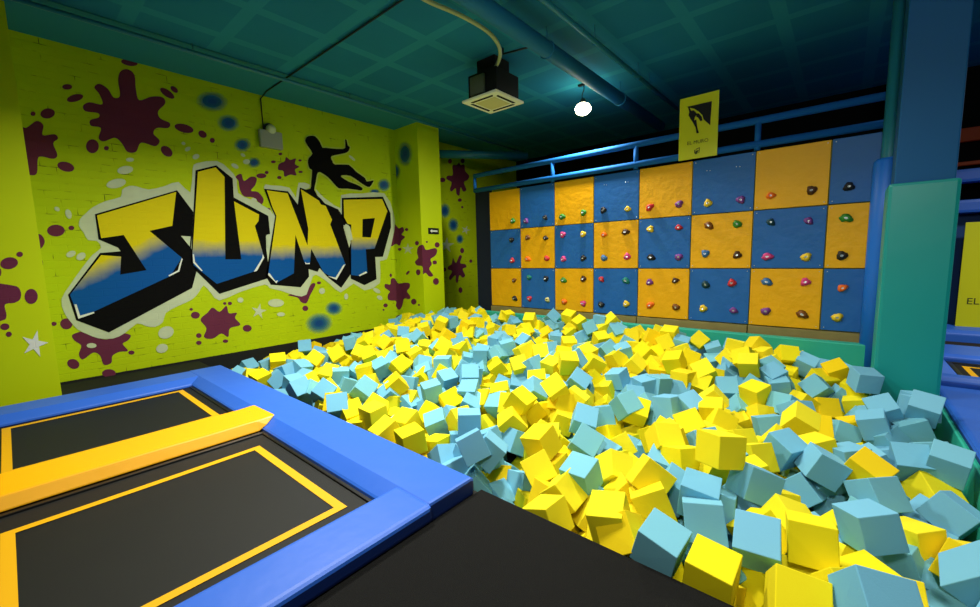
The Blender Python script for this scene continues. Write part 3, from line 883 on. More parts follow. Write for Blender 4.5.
for i, (px, py, colr) in enumerate(HOLDS):
    p = at(px, py, 1, PYF - 0.03)
    c = min(7, max(0, int((p.x - PXS) / PW))); r = min(2, max(0, int((PTOP - p.z) / PW)))
    par = PANELS[(c, r)]
    v = i * 7 % 5
    if (v, colr) not in HME:
        me = HV[v].copy()
        me.materials.append(HM[colr]); me.materials.append(M_steel if colr not in ('cream',) else M_frame)
        HME[(v, colr)] = me
    o = bpy.data.objects.new('climbing_hold', HME[(v, colr)])
    COL.objects.link(o)
    o.parent = par
    pw = CW.location + par.location
    o.location = (p.x - pw.x, -0.001, p.z - pw.z)
    o.rotation_euler = (0, random.uniform(-0.7, 0.7), 0)
    o['label'] = HNAME.get(colr, colr) + ' climbing hold'

# ------------------------------------------------------------------ rails over the climbing wall
GR = thing('guard_rail', 'blue double tube rail running along the top of the climbing wall', 'railing', (-2.8, 7.24, 3.1))
for z in (3.44, 3.11):
    bm = bmesh.new()
    add_tube(bm, [(-6.58, 7.24, z), (-4.0, 7.24, z), (0.46, 7.24, z)], 0.05, 14)
    link('rail', bm, M_rail, GR)
for x in (-6.57, at(552.5, 170, 1, 7.24).x, at(636, 150, 1, 7.24).x, at(758, 130, 1, 7.24).x):
    bm = bmesh.new()
    add_tube(bm, [(x, 7.245, 3.03 if x > -6.5 else 3.14), (x, 7.245, 3.44)], 0.04, 12)
    link('post', bm, M_rail, GR)


def text_mesh(body, size, loc, rot, mat, parent, name='lettering', align='CENTER'):
    cu = bpy.data.curves.new('txt', 'FONT')
    cu.body = body
    cu.size = size
    cu.align_x = align
    cu.extrude = 0.001
    to = bpy.data.objects.new('txt', cu)
    COL.objects.link(to)
    bpy.context.view_layer.update()
    me = bpy.data.meshes.new_from_object(to.evaluated_get(bpy.context.evaluated_depsgraph_get()))
    bpy.data.objects.remove(to)
    me.materials.clear(); me.materials.append(mat)
    o = bpy.data.objects.new(name, me)
    COL.objects.link(o)
    o.parent = parent
    o.matrix_parent_inverse = Matrix.Translation(-parent.location)
    o.location = loc
    o.rotation_euler = rot
    return o


CLIMB = [[(138, 160), (147, 158), (166, 190), (182, 186), (196, 196), (212, 216), (196, 240), (192, 262), (208, 256), (215, 300), (222, 332), (233, 356), (213, 362), (204, 318), (184, 282), (164, 256), (145, 224), (150, 198)], [(206, 212), (224, 209), (250, 236), (256, 262), (242, 271), (218, 240), (207, 236)]]
ROCK = [(126, 160), (322, 122), (316, 300), (264, 256), (254, 226), (226, 198), (190, 176), (150, 166)]


def sign_board(name, label, ctr, w, h, yf, zoom, unit):
    """flat board facing -y; zoom-space drawing placed by (u,v) in 0..1"""
    t = thing(name, label, 'sign', (ctr[0], yf + 0.02, ctr[2] - h / 2))
    bm = bmesh.new()
    add_box(bm, ctr[0] - w / 2, ctr[0] + w / 2, yf, yf + 0.02, ctr[2] - h / 2, ctr[2] + h / 2, 0.004)
    link('board', bm, M_sign, t)

    def uv(p):
        return Vector((ctr[0] - w / 2 + p[0] * w, yf - 0.003, ctr[2] + h / 2 - p[1] * h))
    for poly, nm in ((ROCK, 'rock_print'), (CLIMB[0], 'climber_print'), (CLIMB[1], 'climber_print')):
        bm = bmesh.new()
        pts = []
        for (x, y) in poly:
            u = (x - (68 + (80 - 68) * 0)) / 300.0
            tl = 100 - (x - 75) * (60 / 305.0)
            v = (y - tl) / 478.0
            pts.append(uv((max(0.02, (x - 72) / 302.0), v)) + Vector((0, -0.001 if nm == 'climber_print' else 0, 0)))
        vs = [bm.verts.new(p) for p in pts]
        for tr in tessellate_polygon([pts]):
            f = bm.faces.new([vs[i] for i in tr])
            f.normal_update()
            if f.normal.y > 0: f.normal_flip()
        link(nm, bm, M_signblk, t, recalc=False)['label'] = 'black print'
    text_mesh('EL MURO', h * (unit or 0.078), uv((zoom or 0.5, 0.765)), (math.pi / 2, 0, 0), M_signgrey, t, 'lettering', 'LEFT' if zoom else 'CENTER')
    bm = bmesh.new()
    for (a, b, c, d) in (((0.42, 0.86), (0.45, 0.86), (0.45, 0.92), (0.42, 0.92)), ((0.46, 0.85), (0.56, 0.83), (0.56, 0.845), (0.46, 0.865)), ((0.46, 0.88), (0.54, 0.87), (0.50, 0.93), (0.44, 0.935)), ((0.55, 0.85), (0.57, 0.85), (0.55, 0.92), (0.53, 0.92))):
        vs = [bm.verts.new(uv(p)) for p in (a, b, c, d)]
        bm.faces.new(vs)
    link('logo_print', bm, M_signgrey, t)
    return t


a, b = at(680.5, 98.5, 1, 7.14), at(719.5, 90, 1, 7.14)
c, d = at(716.5, 155, 1, 7.14), at(677.5, 161, 1, 7.14)
sw = (b.x - a.x + c.x - d.x) / 2
sh = (a.z - d.z + b.z - c.z) / 2
cx = (a.x + b.x + c.x + d.x) / 4
cz = (a.z + b.z + c.z + d.z) / 4
sign_board('hanging_sign', 'yellow EL MURO sign with black climber hanging on the blue rail', (cx, 0, cz), sw, sh, 7.15, None, None)

# ------------------------------------------------------------------ right side: pillar, padded pole, far hall
PLX0, PLX1, PLY0, PLY1 = 0.352, 0.782, 6.0, 6.42
bm = bmesh.new()
add_box(bm, PLX0, PLX1, PLY0, PLY1, PZ, ZC, 0.012)
struct('pillar_right', bm, M_pillar)
bm = bmesh.new()
add_box(bm, PLX0 - 0.04, PLX1 + 0.035, PLY0 - 0.04, PLY1 + 0.04, -0.25, 2.235, 0.03)
tag(link('pillar_pad', bm, M_teal), 'tall green foam pad wrapped round the square pillar', 'pad')
PO = thing('padded_pole', 'round blue pole with bright foam sleeve beside the green pillar pad', 'pole', (0.34, 7.08, -0.1))
bm = bmesh.new()
add_tube(bm, [(0.375, 7.1, -0.1), (0.375, 7.1, ZC)], 0.095, 20)
link('pole', bm, M_pipe, PO)
bm = bmesh.new()
add_tube(bm, [(0.37, 7.1, -0.1), (0.37, 7.1, 2.63), (0.37, 7.1, 2.66)], [0.155, 0.155, 0.13], 24)
link('foam_sleeve', bm, M_polepad, PO)

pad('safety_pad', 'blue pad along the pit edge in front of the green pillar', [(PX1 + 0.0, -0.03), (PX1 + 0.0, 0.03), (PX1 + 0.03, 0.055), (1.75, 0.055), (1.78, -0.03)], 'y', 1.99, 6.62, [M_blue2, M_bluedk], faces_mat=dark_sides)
pad('safety_pad', 'rounded dark blue pad crossing behind the green pillar foot', [(6.64, -0.03), (6.64, 0.10), (6.70, 0.15), (6.84, 0.15), (6.90, 0.08), (6.90, -0.03)], 'x', 0.85, 4.0, [M_blue2, M_bluedk])
pad('safety_pad', 'narrow blue pad beside the trampoline behind the pillar', [(0.86, -0.03), (0.86, 0.12), (0.92, 0.13), (1.14, 0.03), (1.14, -0.03)], 'y', 6.92, 8.3, [M_blue, M_bluedk])
pad('safety_pad', 'blue pad at the far end of the trampoline behind the pillar', [(8.32, -0.03), (8.32, 0.06), (8.40, 0.10), (9.2, 0.10), (9.26, -0.03)], 'x', 0.6, 5.0, [M_blue, M_bluedk])
o = box_obj('floor_mat', 0.6, 5.0, 9.32, 10.0, -0.03, 0.02, base_mat('brown_black_mat', (40, 34, 26), 0.8, 0.2), None, 0.004)
tag(o, 'thin dark mat strip before the farthest blue pad', 'mat')
pad('safety_pad', 'farthest blue pad at the foot of the far blue wall', [(10.05, -0.03), (10.05, 0.14), (10.12, 0.20), (10.55, 0.24), (10.6, -0.03)], 'x', 0.6, 5.0, [M_blue, M_bluedk])
bm = bmesh.new()
add_box(bm, 0.62, 8.9, 10.72, YB - 0.001, PZ, 2.25)
struct('wall_back_right', bm, base_mat('blue_wall_padding', (14, 60, 116), 0.6, 0.3, var=0.1, vscale=1.5))
for z, lab in ((2.12, 'lower blue beam across the far blue wall'), (2.62, 'upper blue beam across the far dark wall')):
    o = box_obj('padded_beam', 0.62, 8.9, 10.42, 10.70, z, z + 0.22, M_blue2, None, 0.05)
    tag(o, lab, 'beam')
for z, h, lab in ((3.35, 0.22, 'orange red glowing strip high on the far wall'), (2.95, 0.06, 'thin red strip below the orange strip on the far wall')):
    o = box_obj('light_strip', 1.15, 3.2, 10.85, 10.95, z, z + h, M_orange, None, 0.01)
    tag(o, lab, 'light strip')
tl = at(964.5, 222.5, 1, 10.40); bl = at(956, 328, 1, 10.40)
sh2 = tl.z - bl.z
sw2 = sh2 * 0.60
sign_board('wall_sign', 'yellow EL MURO sign on the far blue wall beyond the pillar', ((tl.x + bl.x) / 2 + sw2 / 2, 0, (tl.z + bl.z) / 2), sw2, sh2, 10.40, 0.09, 0.085)
bm = bmesh.new()
p0 = at(962, 38, 1, 6.6); p1 = at(956, 150, 1, 6.6)
add_tube(bm, smooth_path([p0, (p0 + p1) / 2 + Vector((0.02, 0, 0)), p1, Vector((p1.x, 6.6, 1.0)), Vector((p1.x, 6.6, 0.05))]), 0.012, 8)
tag(link('rope', bm, base_mat('brown_rope', (92, 66, 44), 0.8, 0.2)), 'thin brown rope hanging down beside the blue pillar', 'rope')

# ------------------------------------------------------------------ ceiling things
def pipe(name, label, cat, pts, r, mat, hang=None, seg=16):
    t = thing(name, label, cat, pts[0], 'pipes under the ceiling')
    bm = bmesh.new()
    add_tube(bm, pts, r, seg)
    link('tube', bm, mat, t)
    for h in (hang or []):
        bm = bmesh.new()
        add_tube(bm, [h, (h[0], h[1], ZC)], 0.007, 6)
        bmesh.ops.create_cone(bm, cap_ends=True, segments=16, radius1=r * 1.12, radius2=r * 1.12, depth=0.02, matrix=Matrix.Translation((h[0], h[1], pts[0][2])) @ Matrix.Rotation(math.pi / 2, 4, 'X'))
        link('hanger', bm, mat, t)
    return t


pipe('ceiling_pipe', 'thick blue pipe hung under the ceiling beside the floodlight', 'pipe', [(-3.16, -3.5, 4.32), (-3.16, 4, 4.32), (-3.2, 9.6, 4.32)], 0.105, M_pipeblue, [(-3.17, 5.0, 4.32), (-3.18, 7.4, 4.32)])
pipe('ceiling_pipe', 'thin pipe under the ceiling leading towards the hanging yellow sign', 'pipe', [(-2.68, -3.5, 4.4), (-2.68, 4, 4.4), (-2.66, 8.9, 4.4)], 0.035, M_pipe, [(-2.68, 5.4, 4.4), (-2.67, 6.9, 4.4), (-2.67, 7.4, 4.4)])
pipe('ceiling_pipe', 'thin pipe under the ceiling along the graffiti wall side', 'pipe', [(-7.0, -3.5, 4.5), (-7.0, 4, 4.5), (-7.08, 9.8, 4.5)], 0.028, M_pipe, [(-7.0, 2.0, 4.5), (-7.0, 4.4, 4.5), (-7.05, 6.6, 4.5)])
e0, e1 = at(438, 154, 0, -7.86), at(527, 156, 2, 4.2)
pipe('ceiling_duct', 'round duct crossing from behind the lime column to the dark ceiling corner', 'duct', [(e0.x, e0.y, e0.z), ((e0.x + e1.x) / 2, (e0.y + e1.y) / 2, (e0.z + 4.2) / 2), (e1.x, e1.y, 4.2)], 0.10, M_pipe)
bm = bmesh.new()
add_tube(bm, [(-3.0, 3.32, 4.585), (-7.9, 3.32, 4.585), (XL + 0.02, 3.32, 4.53), (XL + 0.012, 3.33, 3.9)], 0.012, 8)
tag(link('electric_cable', bm, base_mat('dark_cable', (16, 40, 42), 0.6, 0.3)), 'dark thin cable crossing the ceiling to the grey emergency light', 'cable')

AX, AY = -4.33, 5.25
AC = thing('air_conditioner', 'square cream ceiling air conditioner with exposed black casing', 'air conditioner', (AX, AY, 4.0))
bm = bmesh.new()
h = 0.345
add_box(bm, AX - h, AX + h, AY - h, AY + h, 3.985, 4.02, 0.008)
link('face_panel', bm, M_acwhite, AC)
bm = bmesh.new()
add_box(bm, AX - 0.19, AX + 0.19, AY - 0.19, AY + 0.19, 3.978, 3.99, 0.004)
link('grille', bm, M_acgrille, AC)
for k in range(4):
    bm = bmesh.new()
    ca, sa = math.cos(k * math.pi / 2), math.sin(k * math.pi / 2)
    pts = [(-0.2, 0.235), (0.2, 0.235), (0.22, 0.275), (-0.22, 0.275)]
    add_prism(bm, [(AX + x * ca - y * sa, AY + x * sa + y * ca) for x, y in pts], 'z', 3.979, 3.99)
    link('vent_slot', bm, M_acdark, AC)
bm = bmesh.new()
add_box(bm, AX - 0.27, AX + 0.29, AY - 0.27, AY + 0.29, 4.02, 4.38, 0.01)
add_box(bm, AX - 0.18, AX + 0.18, AY - 0.16, AY + 0.2, 4.37, ZC - 0.001, 0.01)
link('casing', bm, M_acbox, AC)
bm = bmesh.new()
add_box(bm, AX - 0.20, AX + 0.08, AY - 0.31, AY - 0.271, 4.06, 4.33, 0.01)
add_box(bm, AX - 0.315, AX - 0.271, AY - 0.2, AY + 0.15, 4.06, 4.3, 0.01)
link('side_plate', bm, M_acgrey, AC)['label'] = 'grey metal side plates'
HPX = [(418, -5, 4.5), (430, 2, 4.5), (462, 16, 4.5), (487, 31, 4.48), (498, 44, 4.45), (500, 56, 4.42), (495, 68, 4.40), (488, 75, 4.38), (491, 83, 4.28)]
bm = bmesh.new()
add_tube(bm, smooth_path([at(x, y, 2, z) for x, y, z in HPX], 6), 0.026, 10)
tag(link('drain_hose', bm, M_cable), 'cream flexible hose curving across the ceiling into the air conditioner', 'hose')
bm = bmesh.new()
add_tube(bm, [at(503, 54, 2, 4.52), at(537, 45, 2, 4.52)], 0.014, 8)
add_tube(bm, [at(537, 45, 2, 4.52), at(537, 45, 2, 4.52) + Vector((0, 0, 0.08))], 0.014, 8)
add_tube(bm, [at(503, 54, 2, 4.52), at(503, 54, 2, 4.52) + Vector((0, 0, 0.08))], 0.014, 8)
tag(link('ceiling_bracket', bm, M_frame), 'short dark bracket rod on the ceiling beside the cream hose', 'bracket')

lp = at(583, 109, 2, 4.18)
FL = thing('floodlight', 'bright round floodlight hanging from the ceiling beside the thick pipe', 'light', (lp.x, lp.y, ZC))
bm = bmesh.new()
bmesh.ops.create_uvsphere(bm, u_segments=24, v_segments=14, radius=0.14, matrix=Matrix.Translation(lp) @ Matrix.Diagonal((1, 1, 0.75, 1)))
for f in bm.faces: f.smooth = True
link('bulb', bm, M_glow, FL)['label'] = 'glowing white bulb'
bm = bmesh.new()
bmesh.ops.create_cone(bm, cap_ends=True, segments=20, radius1=0.07, radius2=0.04, depth=0.10, matrix=Matrix.Translation(lp + Vector((0, 0, 0.12))))
link('socket', bm, M_frame, FL)
bm = bmesh.new()
add_tube(bm, smooth_path([lp + Vector((0, 0, 0.16)), lp + Vector((-0.03, 0.02, 0.24)), lp + Vector((0.02, 0, 0.34)), Vector((lp.x, lp.y, ZC))]), 0.009, 8)
link('cord', bm, M_frame, FL)
bm = bmesh.new()
add_box(bm, lp.x - 0.09, lp.x + 0.09, lp.y - 0.03, lp.y + 0.03, ZC - 0.03, ZC, 0.004)
link('ceiling_plate', bm, M_frame, FL)

ep = at(271, 140.5, 0, XL)
EL = thing('emergency_light', 'grey box emergency light with round lamp on the graffiti wall', 'emergency light', (XL, ep.y, ep.z - 0.17))
w_, h_ = 0.22, 0.155
bm = bmesh.new()
add_box(bm, XL + 0.001, XL + 0.09, ep.y - w_, ep.y + w_ * 0.8, ep.z - h_, ep.z + h_, 0.02)
link('case', bm, M_grey, EL)
lpz = at(270.8, 129.4, 0, XL + 0.06)
bm = bmesh.new()
bmesh.ops.create_uvsphere(bm, u_segments=18, v_segments=12, radius=0.085, matrix=Matrix.Translation((XL + 0.07, lpz.y, lpz.z)) @ Matrix.Diagonal((0.8, 1, 1, 1)))
for f in bm.faces: f.smooth = True
link('lamp', bm, M_lampoff, EL)['label'] = 'round pale lamp head'
bm = bmesh.new()
bmesh.ops.create_cone(bm, cap_ends=True, segments=16, radius1=0.10, radius2=0.10, depth=0.05, matrix=Matrix.Translation((XL + 0.026, lpz.y - 0.02, lpz.z + 0.01)) @ Matrix.Rotation(math.pi / 2, 4, 'Y'))
link('lamp_housing', bm, M_frame, EL)

c0 = at(428, 227.8, 0, CX1); c1 = at(438.6, 234.3, 0, CX1)
ES = thing('exit_sign', 'small black sign with white arrow on the lime column', 'sign', (CX1, (c0.y + c1.y) / 2, min(c0.z, c1.z)))
bm = bmesh.new()
add_box(bm, CX1 + 0.001, CX1 + 0.014, c0.y, c1.y, c1.z, c0.z, 0.003)
link('plate', bm, base_mat('black_plate', (18, 26, 14), 0.5, 0.3), ES)
cy, cz = (c0.y + c1.y) / 2, (c0.z + c1.z) / 2
hw, hh = (c1.y - c0.y) / 2 * 0.72, (c0.z - c1.z) / 2 * 0.62
bm = bmesh.new()
pts = [Vector((CX1 + 0.0165, cy + u * hw, cz + v * hh)) for u, v in ((-1, 0), (-0.45, 1), (-0.45, 0.42), (1, 0.42), (1, -0.42), (-0.45, -0.42), (-0.45, -1))]
vs = [bm.verts.new(p) for p in pts]
for tr in tessellate_polygon([pts]):
    f = bm.faces.new([vs[i] for i in tr])
    f.normal_update()
    if f.normal.x < 0: f.normal_flip()
link('arrow', bm, M_white, ES, recalc=False)['label'] = 'white arrow pointing to the mural'

